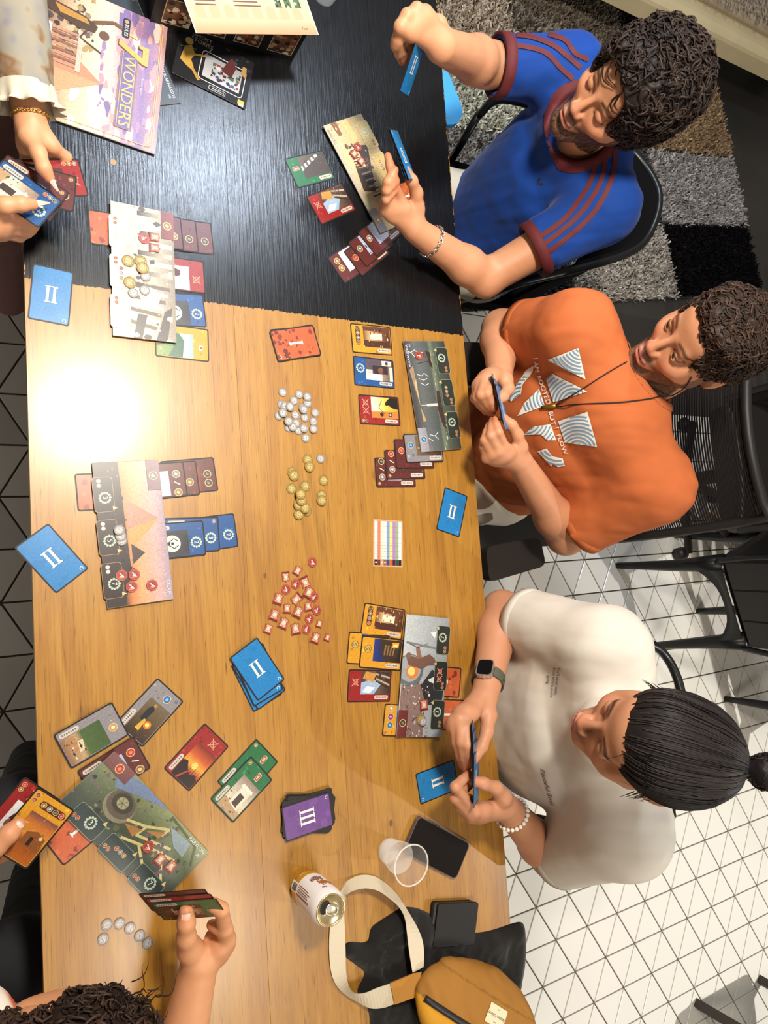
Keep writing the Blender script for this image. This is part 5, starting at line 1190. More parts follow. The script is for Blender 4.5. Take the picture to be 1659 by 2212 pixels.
# ================================================================ people
SKIN = mat('skin', attr=True, rough=.5, spec=.4, sub=.12, bump=.08, bscale=400)
HAIR = mat('hair', attr=True, rough=.55, spec=.25)
EYEM = mat('eyeball', attr=True, rough=.15, spec=.6)
NAIL = mat('fingernail', (222, 178, 156), .25, spec=.5)
NAIL_L = mat('long_nail', (214, 180, 160), .15, spec=.6)
def unit(v): v = np.asarray(v, float); return v/np.linalg.norm(v)
def col_mix(c, new, m): m = np.clip(m, 0, 1)[..., None]; return c*(1-m)+np.asarray(new)*m
def head_field(F, c, R, jaw=1.0, eyes='closed', nose=1.0, chin=1.0):
    W = lambda x, y, z: c+R@np.array([x, y, z])
    F.ell(W(0, -.018, .034), (.074, .094, .083), R, .01); F.ell(W(0, .024, -.028), (.0605*jaw, .066, .086), R, .02)
    for s in (-1, 1):
        F.cone(W(s*.052*jaw, .0, -.052), W(s*.016, .068+.005*chin, -.101-.003*chin), .020, .0175, .016); F.ell(W(s*.037, .060, -.026), (.024, .022, .022), R, .014)
        F.ell(W(s*.060, .012, -.01), (.014, .05, .05), R, .016)
    F.ell(W(0, .074+.007*chin, -.101-.005*chin), (.021, .017, .016), R, .014); F.cone(W(-.034, .079, .024), W(.034, .079, .024), .0105, .0105, .014); F.ell(W(0, .058, .055), (.055, .035, .04), R, .02)
    for s in (-1, 1): F.ell(W(s*.031, .104, .004), (.019, .022, .0125), R, .010, 'sub')
    for s in (-1, 1): F.ell(W(s*.031, .0765, .004), (.0145, .0125, .0120), R, .003)
    F.cone(W(0, .087, .020), W(0, .1065*nose, -.025), .0062, .0088, .009); F.ell(W(0, .1070*nose, -.029), (.0090, .0080, .0080), R, .007)
    for s in (-1, 1): F.ell(W(s*.0112, .0965, -.034), (.0072, .0105, .0072), R, .009); F.ell(W(s*.0065, .101, -.0455), (.0036, .0050, .003), R, .002, 'sub')
    F.ell(W(0, .084, -.066), (.027, .016, .020), R, .012)
    F.ell(W(0, .0975, -.0605), (.0225, .0072, .0052), R, .004); F.ell(W(0, .0955, -.0735), (.0195, .0078, .0062), R, .004)
    F.cone(W(-.022, .0965, -.0668), W(.022, .0965, -.0668), .0016, .0016, .004, 'sub'); F.ell(W(0, .100, -.085), (.014, .008, .006), R, .006, 'sub')
    for s in (-1, 1):
        th = .35*s; Re = R@np.array([[math.cos(th), -math.sin(th), 0], [math.sin(th), math.cos(th), 0], [0, 0, 1]])
        F.ell(W(s*.079, -.014, .0), (.0065, .019, .031), Re, .004); F.ell(W(s*.0855, -.010, .006), (.004, .010, .017), Re, .003, 'sub')
    if eyes == 'open':
        for s in (-1, 1): F.ell(W(s*.031, .092, .0025), (.0125, .012, .0034), R, .002, 'sub')
def head_color(V, cols, c, R, hair_c, beard=0.0, stubble=0.0, lips=(170, 100, 90), eyes='closed', browc=None):
    q = (V-c)@R; x, y, z = q.T; ax = np.abs(x); n = smooth_noise(V, 260, 4); near = (np.linalg.norm(q, axis=1) < .17)
    hc = lin(hair_c); bc_ = lin(browc or hair_c)
    cols = col_mix(cols, lin((206, 120, 96)), near*.28*np.exp(-((ax-.04)/.02)**2-((z+.03)/.022)**2)*(y > .03))
    cols = col_mix(cols, lin((206, 112, 92)), near*.3*np.exp(-(x/.014)**2-((z+.03)/.018)**2)*(y > .095))
    lm = near*(y > .082)*np.clip(1.25-np.sqrt((x/.0235)**2+((z+.067)/.0105)**2), 0, .35)/.35
    cols = col_mix(cols, lin(lips), lm*.6); cols = col_mix(cols, lin((96, 46, 44)), near*(y > .085)*np.exp(-((z+.0668)/.0014)**2)*(ax < .024)*.85)
    if beard or stubble:
        jawl = (z < -.040-.9*np.clip(.055-ax, 0, .055)*0) & (z > -.135) & (y > -.02); side = np.clip((ax-.030)/.02, 0, 1)
        m = np.where(jawl, np.clip((-z-.048+.022*side)/.018, 0, 1), 0)
        m = np.maximum(m, near*(ax > .058)*(y > -.012)*(y < .03)*(z < .012)*(z > -.12)*.9)
        must = near*(y > .070)*np.exp(-((z+.0500+.42*np.clip(ax-.010, 0, 1))/.0068)**2)*np.clip((.040-ax)/.006, 0, 1)
        goat = near*(y > .062)*(z < -.082)*np.clip((.032-ax)/.008, 0, 1)
        mlip = 1-np.clip(1.3-np.sqrt((x/.026)**2+((z+.067)/.013)**2), 0, .25)/.25
        m = m*mlip; tot = np.clip(beard*np.maximum(np.maximum(m, must), goat)+stubble*np.maximum(m*.75, must), 0, 1)*near*(z < .02)
        cols = col_mix(cols, hc*1.1, tot*np.clip(.86+.22*n, .5, 1))
    arch = .026+.0055*np.exp(-((ax-.034)/.016)**2)-.10*np.clip(ax-.04, 0, 1)
    br = near*(y > .045)*np.exp(-((z-arch)/.0042)**4)*np.clip((ax-.011)/.006, 0, 1)*np.clip((.056-ax)/.006, 0, 1)
    cols = col_mix(cols, bc_, br*.92)
    if eyes == 'closed':
        ln = near*(y > .055)*np.exp(-((z+.0045-6.*(ax-.031)**2)/.0017)**2)*np.clip((.0165-np.abs(ax-.031))/.003, 0, 1); cols = col_mix(cols, lin((34, 22, 20)), ln)
    else:
        ln = near*(y > .05)*np.exp(-((z-.0085+8.*(ax-.031)**2)/.0018)**2)*np.clip((.0165-np.abs(ax-.031))/.003, 0, 1); cols = col_mix(cols, lin((40, 26, 22)), ln)
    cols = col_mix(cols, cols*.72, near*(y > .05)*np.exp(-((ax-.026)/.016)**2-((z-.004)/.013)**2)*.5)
    return cols
def arm_field(F, sh, el, wr, r=(.050, .041, .027)):
    sh, el, wr = map(np.asarray, (sh, el, wr)); m = el+(wr-el)*.28
    F.cone(sh, el, r[0], r[1], .02); F.cone(el, m, r[1]*.98, r[1]*1.02, .02); F.cone(m, wr, r[1]*1.0, r[2], .02)
def hand_field(F, wr, fingers, thumb, s=1.0, palm=None):
    """fingers: list of [mcp, pip, tip]; thumb: [cmc, mcp, ip, tip]"""
    wr = np.asarray(wr); rr = (.0098, .0100, .0095, .0082)
    pts = [f[0] for f in fingers]
    for i, f in enumerate(fingers):
        F.cone(wr+(f[0]-wr)*.12, f[0], .017*s, .0122*s, .012)
    for a, b in zip(pts, pts[1:]): F.cone(a+(wr-a)*.25, b+(wr-b)*.25, .0135*s, .0135*s, .012)
    if palm is not None: F.ell(palm, (.03*s, .03*s, .016*s), None, .015)
    for i, f in enumerate(fingers):
        r = rr[min(i, 3)]*s; a, b, t = f; d = b+(t-b)*.52+(unit(t-b)*0)
        F.cone(a, b, r*1.12, r*1.02, .006); F.cone(b, d, r*1.02, r*.94, .004); F.cone(d, t, r*.94, r*.78, .003)
    if thumb:
        F.cone(wr+(thumb[0]-wr)*.3, thumb[0], .018*s, .0165*s, .014)
        for i, (a, b) in enumerate(zip(thumb, thumb[1:])): F.cone(a, b, (.0165, .0125, .0112, .01)[i]*s, (.0125, .0112, .0092, .008)[i]*s, .008)
def skin_mesh(name, F, tone, parent, base, tips=(), post=None):
    V, Fc = F.mesh(); c = np.tile(lin(tone), (len(V), 1)); n = smooth_noise(V, 60, 2)
    c = c*(1+.05*n[:, None]); red = lin((min(255, tone[0]*1.02), tone[1]*.80, tone[2]*.74))
    for t in tips:
        d = np.linalg.norm(V-t, axis=1); c = col_mix(c, red, .55*np.exp(-(d/.013)**2))
    if post: c = post(V, c)
    o = add_mesh(name, V, Fc, SKIN, parent, c, True, base); return o, V, Fc
def bbox(pts, m): P = np.array(pts); return P.min(0)-m, P.max(0)+m
def sleeve(F, a, b, ra, rb, k=.03, hollow=True):
    a = np.asarray(a); b = np.asarray(b); u = unit(b-a); L = np.linalg.norm(b-a)
    def fn(P):
        q = P-a; t = q@u; tc = np.clip(t, 0, L); rad = np.linalg.norm(q-tc[..., None]*u, axis=-1)-(ra+(rb-ra)*tc/L); rad = np.where(t < 0, np.linalg.norm(q, axis=-1)-ra, rad); return np.maximum(np.where(t < 0, rad, np.linalg.norm(q-t[..., None]*u, axis=-1)-(ra+(rb-ra)*np.clip(t/L, 0, 1.2))), t-L)
    r = max(ra, rb); F.put(fn, np.minimum(a, b)-r, np.maximum(a, b)+r, k)
def hollow(F, a, b, rb, depth=.03, wall=.0105):
    u = unit(np.asarray(b)-np.asarray(a)); b = np.asarray(b); F.cone(b-u*depth, b+u*.03, rb-wall, rb-wall, .002, 'sub')
def wrinkle(F, amp, sc, seed, aniso=(1, 1, 1)):
    sl, P = F.sub(F.lo, F.lo+F.h*F.n); m = np.abs(F.D[sl]) < .03
    Q = P[m]*np.array(aniso); n = smooth_noise(Q, sc, seed); n2 = smooth_noise(Q, sc*2.3, seed+1); r = -np.abs(n)*1.0+.45
    D = F.D[sl]; D[m] += (amp*(.5*n+.9*r+.16*n2)).astype(np.float32)
def ring_band(parent, base, a, b, ra, L, m, name, wall=.0035):
    """a short tube of cloth around the axis a->b ending at b"""
    u = unit(np.asarray(b)-np.asarray(a)); x = unit(np.cross(u, [0, 0, 1.])); y = np.cross(u, x); n = 40; v = []; f = []
    prof = [(ra+.001, -L), (ra+.003, -L+.002), (ra+.003, .001), (ra-wall, .001), (ra-wall-.002, -L*.8)]
    for r, t in prof: v += [np.asarray(b)+u*t+r*(x*math.cos(6.2832*k/n)+y*math.sin(6.2832*k/n)) for k in range(n)]
    for i in range(len(prof)-1):
        for k in range(n): f.append((i*n+k, i*n+(k+1) % n, (i+1)*n+(k+1) % n, (i+1)*n+k))
    return add_mesh(name, v, f, m, parent, None, True, base)
class Surf:
    def __init__(s, V, Fc): s.t = BVHTree.FromPolygons([Vector(map(float, v)) for v in V], [tuple(map(int, f)) for f in Fc])
    def px(s, x, y, lift=.0015):
        d = Vector(map(float, ray(x, y))); h = s.t.ray_cast(Vector(map(float, CO)), d)
        if h[0] is None: return None
        n = h[1] if h[1].dot(d) < 0 else -h[1]
        return np.array(h[0]+n*lift)
def ribbon(surf, pts, wpx, name, m, parent, base, lift=.0016, step=4, z=None):
    """a strip of trim laid on a garment along a traced line"""
    P = []
    for a, b in zip(pts, pts[1:]):
        k = max(1, int(math.hypot(b[0]-a[0], b[1]-a[1])/step)); P += [(a[0]+(b[0]-a[0])*i/k, a[1]+(b[1]-a[1])*i/k) for i in range(k)]
    P.append(pts[-1]); v = []; f = []; last = None; NW = 4
    for i, p in enumerate(P):
        a = P[max(0, i-1)]; b = P[min(len(P)-1, i+1)]; l = math.hypot(b[0]-a[0], b[1]-a[1]) or 1; nx, ny = -(b[1]-a[1])/l, (b[0]-a[0])/l
        row = [surf.px(p[0]+nx*wpx*(t-.5), p[1]+ny*wpx*(t-.5), lift) for t in np.linspace(0, 1, NW)]
        if any(r is None for r in row): last = None; continue
        k = len(v); v += row
        if last is not None and np.linalg.norm(v[last]-v[k]) < .03: f += [(last+j, last+j+1, k+j+1, k+j) for j in range(NW-1)]
        last = k
    if f: return add_mesh(name, v, f, m, parent, None, True, base)
def decal(surf, poly, name, m, parent, base, lift=.0016, step=6):
    """a print area traced as a polygon, laid on a garment"""
    n = len(poly); PA_ = np.array(poly, float); b = []
    for i in range(n):
        a, c = PA_[i], PA_[(i+1) % n]; k = max(1, int(np.linalg.norm(c-a)/step)); b += [a+(c-a)*j/k for j in range(k)]
    inn = []
    for x in np.arange(PA_[:, 0].min(), PA_[:, 0].max(), step):
        for y in np.arange(PA_[:, 1].min(), PA_[:, 1].max(), step):
            c_ = False
            for i in range(n):
                x1, y1 = PA_[i]; x2, y2 = PA_[(i+1) % n]
                if (y1 > y) != (y2 > y) and x < (x2-x1)*(y-y1)/(y2-y1)+x1: c_ = not c_
            if c_ and min(np.hypot(*(p-np.array([x, y]))) for p in b) > step*.4: inn.append(np.array([x, y]))
    r = delaunay_2d_cdt([Vector(map(float, p)) for p in b+inn], [(i, (i+1) % len(b)) for i in range(len(b))], [], 1, 1e-4)
    v = [surf.px(p[0], p[1], lift) for p in r[0]]; f = [tuple(q) for q in r[2] if all(v[i] is not None for i in q)]
    f = [q for q in f if max(np.linalg.norm(v[q[i]]-v[q[i-1]]) for i in range(len(q))) < .04]
    v = [p if p is not None else np.zeros(3)+np.array(base) for p in v]
    return add_mesh(name, v, f, m, parent, None, True, base)
def text_decal(surf, t, x, y, size, ang, name, m, parent, base, sx=1.0, lift=.002, xdir=None, ydir=None):
    v, f = font_mesh(t); a = math.radians(ang)
    xd = np.array(xdir if xdir is not None else (math.cos(a), math.sin(a)))*size*sx; yd = np.array(ydir if ydir is not None else (math.sin(a), -math.cos(a)))*size
    P = [surf.px(x+p*xd[0]+q*yd[0], y+p*xd[1]+q*yd[1], lift) for p, q in v]
    f = [q for q in f if all(P[i] is not None for i in q)]; P = [p if p is not None else np.array(base) for p in P]
    if f: return add_mesh(name, P, f, m, parent, None, False, base)
def strand_mesh(paths, rad, cols):
    """tapered tubes along many paths (list of (n,3) arrays)"""
    v = []; f = []; c = []
    for p, r, cl in zip(paths, rad, cols):
        n = len(p); k0 = len(v); t = np.gradient(p, axis=0); t /= np.linalg.norm(t, axis=1)[:, None]+1e-9
        a = np.cross(t, np.array([.3, .5, .8])); a /= np.linalg.norm(a, axis=1)[:, None]+1e-9; b = np.cross(t, a)
        for i in range(n):
            w_ = r*(1-.8*(i/(n-1))**3)
            v += [p[i]+a[i]*w_, p[i]+b[i]*w_, p[i]-a[i]*w_, p[i]-b[i]*w_]; c += [cl]*4
        for i in range(n-1):
            for k in range(4): f.append((k0+4*i+k, k0+4*i+(k+1) % 4, k0+4*i+4+(k+1) % 4, k0+4*i+4+k))
    return np.array(v), np.array(f), np.array(c)
def hair_cap(c, R, thick, hairline=.0, low=-.06, lump=.006, lsc=90, seed=1, extra=None, face=(0, .14, -.005, .1, .1, .095)):
    W = lambda x, y, z: c+R@np.array([x, y, z])
    F = Field(c-.21, c+.21, .0034)
    F.ell(W(0, -.020, .038), (.078+thick[0], .097+thick[1], .084+thick[2]), R, .0); F.ell(W(0, -.045, -.02), (.070+thick[0]*.6, .07+thick[1]*.6, .07), R, .03)
    if extra: extra(F, W)
    if lump:
        sl, P = F.sub(F.lo, F.lo+F.h*F.n); m = np.abs(F.D[sl]) < .04; D = F.D[sl]; q = P[m]
        D[m] += (lump*(smooth_noise(q, lsc, seed)+.6*smooth_noise(q, lsc*2.1, seed+3))).astype(np.float32)
    fx, fy, fz, f1, f2, f3 = face
    F.ell(W(fx, fy, fz), (f1, f2, f3), R, .006, 'sub')
    for s in (-1, 1): F.ell(W(s*.085, .045, -.055), (.055, .06, .062), R, .006, 'sub'); F.ell(W(s*.09, -.012, -.012), (.028, .022, .034), R, .006, 'sub')
    F.ell(W(0, .0, low-.11), (.2, .2, .10), R, .01, 'sub')
    return F.mesh()
def unit_rows(a): return a/(np.linalg.norm(a, axis=1)[:, None]+1e-12)
def curls(V, Fc, c, R, n, rng, size=(.006, .012), rad=.0016, lift=.003, colr=((30, 22, 20), (58, 42, 34)), flow=None, turns=(1.0, 2.4), hug=.3, run=(.012, .03)):
    me_n = np.zeros_like(V); a, b, d = V[Fc[:, 0]], V[Fc[:, 1]], V[Fc[:, 2]]; fn = np.cross(b-a, d-a)
    for i in range(4): np.add.at(me_n, Fc[:, i], fn)
    me_n /= np.linalg.norm(me_n, axis=1)[:, None]+1e-12
    out = (V-(c+R@np.array([0, -.02, .03]))); sg = np.sign((me_n*out).sum(1)); me_n *= sg[:, None]
    bvh = BVHTree.FromPolygons([Vector(map(float, q)) for q in V], [tuple(map(int, q)) for q in Fc]); ctr = c+R@np.array([0, -.02, .03])
    idx = rng.choice(np.where((me_n*unit_rows(V-ctr)).sum(1) > .3)[0], n); paths = []; rads = []; cols = []
    for i in idx:
        p = V[i]; nn = me_n[i]; t = np.cross(nn, rng.normal(0, 1, 3)); t = unit(t if flow is None else flow(p, nn)+.5*t/np.linalg.norm(t)); s_ = np.cross(nn, t)
        R1 = rng.uniform(*size); T = rng.uniform(*turns); k = np.linspace(0, 1, 14); ang = 6.283*T*k+rng.uniform(0, 6)
        raw = p+R1*np.cos(ang)[:, None]*s_+(k*rng.uniform(*run))[:, None]*t; hgt = lift+R1*hug*(1+np.sin(ang)); pts_ = []
        for q, hh in zip(raw, hgt):
            w_ = np.array(bvh.find_nearest(Vector(map(float, q)))[0]); pts_.append(w_+unit(w_-ctr)*hh)
        pts_ = np.array(pts_); pts_[1:-1] = (pts_[:-2]+2*pts_[1:-1]+pts_[2:])/4; paths.append(pts_); rads.append(rad*rng.uniform(.7, 1.3)); u = rng.uniform(); cols.append(lin(colr[0])*(1-u)+lin(colr[1])*u)
    return strand_mesh(paths, rads, cols)
def person_root(loc, label): return empty('person', loc, label, 'person')
def nail(parent, base, tip, along, normal, s=1.0, m=None, long=0.0, lift=.0075):
    along = unit(along); normal = unit(np.asarray(normal)-along*(np.asarray(normal)@along)); side = np.cross(along, normal); v = []; f = []; nu, nv = 7, 6
    for j in range(nv):
        t = j/(nv-1); w_ = .0058*s*(1-.12*t) if not long else .0052*s*(1-.75*max(0, (t-.45)/.55)**1.3)
        for i in range(nu):
            u = i/(nu-1)*2-1; edge = .0012*(u*u)
            v.append(np.asarray(tip)+along*((t-.62)*.0135*s+long*max(0, t-.4)/.6)+side*u*w_+normal*(lift*s-edge*2.2-(.0014*s)*(abs(2*t-1)**3)*(0 if long else 1)))
    k = len(v); v += [p-normal*.0009 for p in v]
    for j in range(nv-1):
        for i in range(nu-1): a = j*nu+i; f.append((a, a+1, a+nu+1, a+nu)); f.append((k+a, k+a+nu, k+a+nu+1, k+a+1))
    bd_ = [i for i in range(nu)]+[j*nu+nu-1 for j in range(1, nv)]+[(nv-1)*nu+i for i in range(nu-2, -1, -1)]+[j*nu for j in range(nv-2, 0, -1)]
    f += [(bd_[i], bd_[(i+1) % len(bd_)], bd_[(i+1) % len(bd_)]+k, bd_[i]+k) for i in range(len(bd_))]
    add_mesh('fingernail', v, f, m or NAIL, parent, None, True, base)
def ch(z, *pts):   # zoom points with heights -> world
    return [at(*zc(z, (x, y))[0], h) for x, y, h in pts]
def thighs(parent, base, hips, knees, m, r=.075, name='trousers'):
    F = Field(*bbox([*hips, *knees, *[k_+np.array([0, .03, -.42]) for k_ in knees]], .12), .008)
    for h, k in zip(hips, knees): F.cone(h, k, r*1.05, r*.85, .03); F.cone(k, k+np.array([0, .03, -.42]), r*.75, r*.6, .03)
    F.cone(hips[0], hips[1], r*1.1, r*1.1, .04); wrinkle(F, .003, 22, 3); V, Fc = F.mesh(); return add_mesh(name, V, Fc, m, parent, None, True, base)
def torso_base(): pass
Z0 = (1.0, 0, 0)
def surf_of(*vf):
    V = np.concatenate([v for v, f in vf]); o = 0; Fs = []
    for v, f in vf: Fs.append(f+o); o += len(v)
    return Surf(V, np.concatenate(Fs))
def shirt_mesh(name, m, parent, base, torso, sides, sleeves, shoulders, neck, seed, amp=.0035, h=.0052, neck_r=(.062, .062, .075), dome=.068, aniso=(1.5, .6, .6), noff=(0, -.012, .018)):
    pts = [t[0] for t in torso]+[p for s in sleeves for p in s[:2]]
    F = Field(*bbox(pts, .24), h)
    F.loft(torso, sides, .0)
    for s in shoulders: F.cone(torso[0][0]+np.array([0, 0, .0]), s, dome+.012, dome, .045)
    F.cone(torso[0][0], neck-np.array([0, 0, .045]), .085, .066, .05)
    for a, b, ra, rb in sleeves: sleeve(F, a, b, ra, rb, .04)
    wrinkle(F, amp, 19, seed, aniso)
    F.ell(neck+np.array(noff), neck_r, None, .008, 'sub')
    for a, b, ra, rb in sleeves: hollow(F, a, b, rb)
    V, Fc = F.mesh(); o = add_mesh(name, V, Fc, m, parent, None, True, base); return o, V, Fc
def collar(parent, base, V, Fc, c, rad, w, m, name='collar', lift=.0016):
    """rib round the neckline: the garment's own surface within w of the neck opening, raised a little"""
    q = (V-c)/np.array(rad); d = (np.linalg.norm(q, axis=1)-1)*np.mean(rad); nv = np.zeros_like(V); fn = np.cross(V[Fc[:, 1]]-V[Fc[:, 0]], V[Fc[:, 2]]-V[Fc[:, 0]])
    for i in range(4): np.add.at(nv, Fc[:, i], fn)
    nv /= np.linalg.norm(nv, axis=1)[:, None]+1e-12
    if (nv*(V-V.mean(0))).sum() < 0: nv = -nv
    V = V-unit_rows(V-c)*np.clip(d-w, 0, .01)[:, None]*.9
    ok = (d > -.004) & (d < w+.0075) & (V[:, 2] > c[2]-rad[2]*.95); f = Fc[ok[Fc].all(1) & (d[Fc] < w).any(1)]; ids = np.unique(f); mp = np.full(len(V), -1); mp[ids] = np.arange(len(ids))
    return add_mesh(name, (V+nv*lift)[ids], mp[f], m, parent, None, True, base)
def card_between(p0, p1, lean, label, art, group=None, off=0.0, rollpx=(0, 0)):
    """a held card seen nearly edge on: its long side runs p0 -> p1, its other side leans away from the eye"""
    c = (p0+p1)/2; ex = unit(p1-p0); v = unit(c-CO); v = unit(v-ex*(v@ex)); n = np.cross(ex, v); ey = unit(v*math.cos(lean)+n*math.sin(lean))
    cc = c+ey*.030+n*off
    if np.cross(ey, ex)@(cc-CO) > 0: ey_ = -ey
    else: ey_ = ey
    ey = ey_
    return age_card(label, art, pose=(cc, ey, ex), group=group)

# ---------------------------------------------------------------- man in the blue striped shirt
hc = np.array([-.907, 1.063, 1.152]); hR = np.array([[-.938, .312, .148], [-.325, -.943, -.073], [.117, -.116, .986]])
shR = at(1228, 155, .98); shL = at(1305, 452, .98); elR = at(1052, 140, .93); wrR = at(953, 100, 1.05); elL = at(1048, 602, .79); wrL = at(897, 497, .83)
nb = hc-hR[:, 2]*.135-hR[:, 1]*.03
P1 = person_root((-.93, 1.2, .0095), 'bearded man in a blue shirt with maroon stripes, lifting a blue card'); B1 = np.array(P1.location)
ft_R = [ch(Z3, (825, 95, 1.075), (775, 190, 1.055), (768, 318, 1.03)), ch(Z3, (760, 75, 1.08), (690, 235, 1.05), (725, 430, 1.01)), ch(Z3, (690, 120, 1.075), (620, 300, 1.04), (680, 445, 1.00)), ch(Z3, (640, 200, 1.065), (600, 335, 1.03), (652, 465, 0.995))]
th_R = ch(Z3, (915, 190, 1.045), (900, 275, 1.03), (855, 300, 1.02), (800, 310, 1.015))
ft_L = [ch(Z3, (640, 1500, .865), (585, 1330, .905), (545, 1165, .91)), ch(Z3, (560, 1490, .86), (545, 1360, .90), (600, 1270, .915)), ch(Z3, (525, 1520, .85), (535, 1420, .89), (610, 1350, .905)), ch(Z3, (520, 1570, .84), (530, 1490, .875), (600, 1420, .89))]
th_L = ch(Z3, (760, 1560, .855), (760, 1440, .88), (725, 1350, .90), (680, 1270, .91))
F = Field(*bbox([hc, shR, shL, elR, elL, wrR, wrL, *[p for f in ft_R+ft_L for p in f]], .16), .003)
head_field(F, hc, hR, 1.0); F.cone(hc+hR@np.array([0, -.022, -.06]), nb, .052, .056, .02); lown = (shR+shL)/2+np.array([0, .0, -.06]); F.cone(nb, lown, .054, .05, .02)
for s in (shR, shL): F.cone(lown, s-np.array([0, 0, .012]), .04, .04, .02)
arm_field(F, shR, elR, wrR, (.046, .043, .030)); arm_field(F, shL, elL, wrL); hand_field(F, wrR, ft_R, th_R, 1.05); hand_field(F, wrL, ft_L, th_L, 1.0)
body1, V1, F1 = skin_mesh('body', F, (186, 132, 98), P1, B1, [f[2] for f in ft_R+ft_L]+[th_R[-1], th_L[-1]], lambda V, c: head_color(V, c, hc, hR, (30, 22, 20), beard=.85, stubble=.2, lips=(176, 104, 98)))
def ex1(F, W):
    F.ell(W(.0, -.03, .085), (.085, .095, .055), hR, .03); F.ell(W(.01, .045, .085), (.065, .05, .035), hR, .03)
Vh, Fh = hair_cap(hc, hR, (.022, .022, .022), lump=.008, lsc=62, seed=11, extra=ex1, low=-.065, face=(0, .145, .002, .098, .098, .098))
rg = np.random.default_rng(5)
ho = add_mesh('hair', Vh, Fh, HAIR, P1, np.tile(lin((30, 23, 21)), (len(Vh), 1)), True, B1)
v, f, c = curls(Vh, Fh, hc, hR, 1300, rg, (.006, .012), .0022, .0005, ((20, 15, 14), (54, 41, 34)), turns=(.8, 1.6), hug=.32, run=(.02, .045)); o = add_mesh('curls', v, f, HAIR, ho, c, True, B1); o['kind'] = 'stuff'
# loose forelocks traced over the forehead
s1 = surf_of((V1, F1))
locks = []
for pts in ([(1345, 120), (1318, 128), (1306, 150), (1308, 175), (1330, 192)], [(1350, 115), (1325, 135), (1316, 165), (1335, 190)], [(1345, 200), (1325, 215), (1323, 235), (1342, 248), (1352, 268)], [(1340, 205), (1330, 225), (1340, 240)], [(1348, 245), (1343, 262), (1360, 268), (1372, 262)], [(1352, 140), (1335, 150), (1330, 170)]):
    q = [s1.px(x, y, .004) for x, y in pts]; q = [p for p in q if p is not None]
    if len(q) > 2: locks.append(np.array(spline(q, 5)))
v, f, c = strand_mesh(locks, [.0017]*len(locks), [lin((28, 20, 18))]*len(locks)); add_mesh('forelocks', v, f, HAIR, ho, c, True, B1)
blue_m = mat('blue_velour', (20, 58, 132), .75, spec=.15, noise=.12, nscale=9, sheen=.06, bump=.5, bscale=15); maroon = mat('maroon_rib', (88, 26, 30), .75, noise=.1, nscale=60)
mid = (shR+shL)/2; cuR = shR+(elR-shR)*.90; cuL = shL+(elL-shL)*.60
tor = [(mid+np.array([0, .015, -.02]), .155, .085), (mid+np.array([.005, .02, -.15]), .175, .118), (mid+np.array([0, .03, -.30]), .168, .122), (np.array([-.925, 1.19, .52]), .175, .13)]
so, Vs, Fs = shirt_mesh('shirt', blue_m, P1, B1, tor, shL-shR, [(shR, cuR, .075, .060), (shL, cuL, .075, .062)], (shR, shL), nb, 21, neck_r=(.074, .076, .072), noff=(.008, -.030, .004))
ring_band(so, B1, shR, cuR, .061, .024, maroon, 'cuff'); ring_band(so, B1, shL, cuL, .063, .024, maroon, 'cuff')
sf = Surf(Vs, Fs); collar(so, B1, Vs, Fs, nb+np.array([.008, -.030, .004]), (.074, .076, .072), .022, maroon)
for pts in ([(1284, 338), (1286, 358), (1274, 397), (1246, 441), (1215, 477), (1165, 513)], [(1306, 330), (1306, 358), (1296, 397), (1270, 441), (1234, 481), (1175, 528)], [(1327, 324), (1327, 358), (1316, 401), (1290, 449), (1254, 489), (1187, 543)],
            [(1072, 97), (1131, 101), (1179, 115), (1211, 147), (1238, 171)], [(1074, 72), (1115, 77), (1147, 81), (1191, 97), (1222, 119), (1254, 147)], [(1113, 62), (1147, 66), (1191, 77), (1222, 89), (1242, 115), (1270, 129)]):
    ribbon(sf, [tuple(p) for p in spline(pts, 6)], 10.5, 'stripe', maroon, so, B1, .0022)
for pl in ([(1160, 398), (1163, 390), (1168, 388), (1165, 396)], [(1162, 389), (1166, 383), (1170, 386), (1167, 391)], [(1165, 397), (1172, 394), (1174, 398), (1167, 400)]): decal(sf, pl, 'chest_emblem', mat('emblem_ink', (40, 22, 40), .8), so, B1, .0018, 3)
thighs(P1, B1, [np.array([-1.02, 1.16, .52]), np.array([-.83, 1.18, .52])], [np.array([-1.06, .78, .53]), np.array([-.80, .76, .53])], mat('pale_trousers', (178, 172, 156), .85, noise=.08, nscale=20))
age_card('blue card back II lifted in the bearded man’s raised hand', K(2), pose=(at(893, 142, 1.02), at(930, 93, 1.035)-at(914, 75, 1.07), at(922, 84, 1.045)-at(870, 200, 1.005)))
for k, (dx, ln_) in enumerate(((0, .10), (.004, .16), (.009, .22))):
    p0 = at(830+dx*400, 247+k*12, .945); p1 = at(880+dx*300, 408-k*4, .925)
    card_between(p0, p1, ln_, ('nearest', 'middle', 'furthest')[k]+' blue card of the three standing in the bearded man’s left hand', K(2), 'blue cards in the left hand', off=.0022*k)
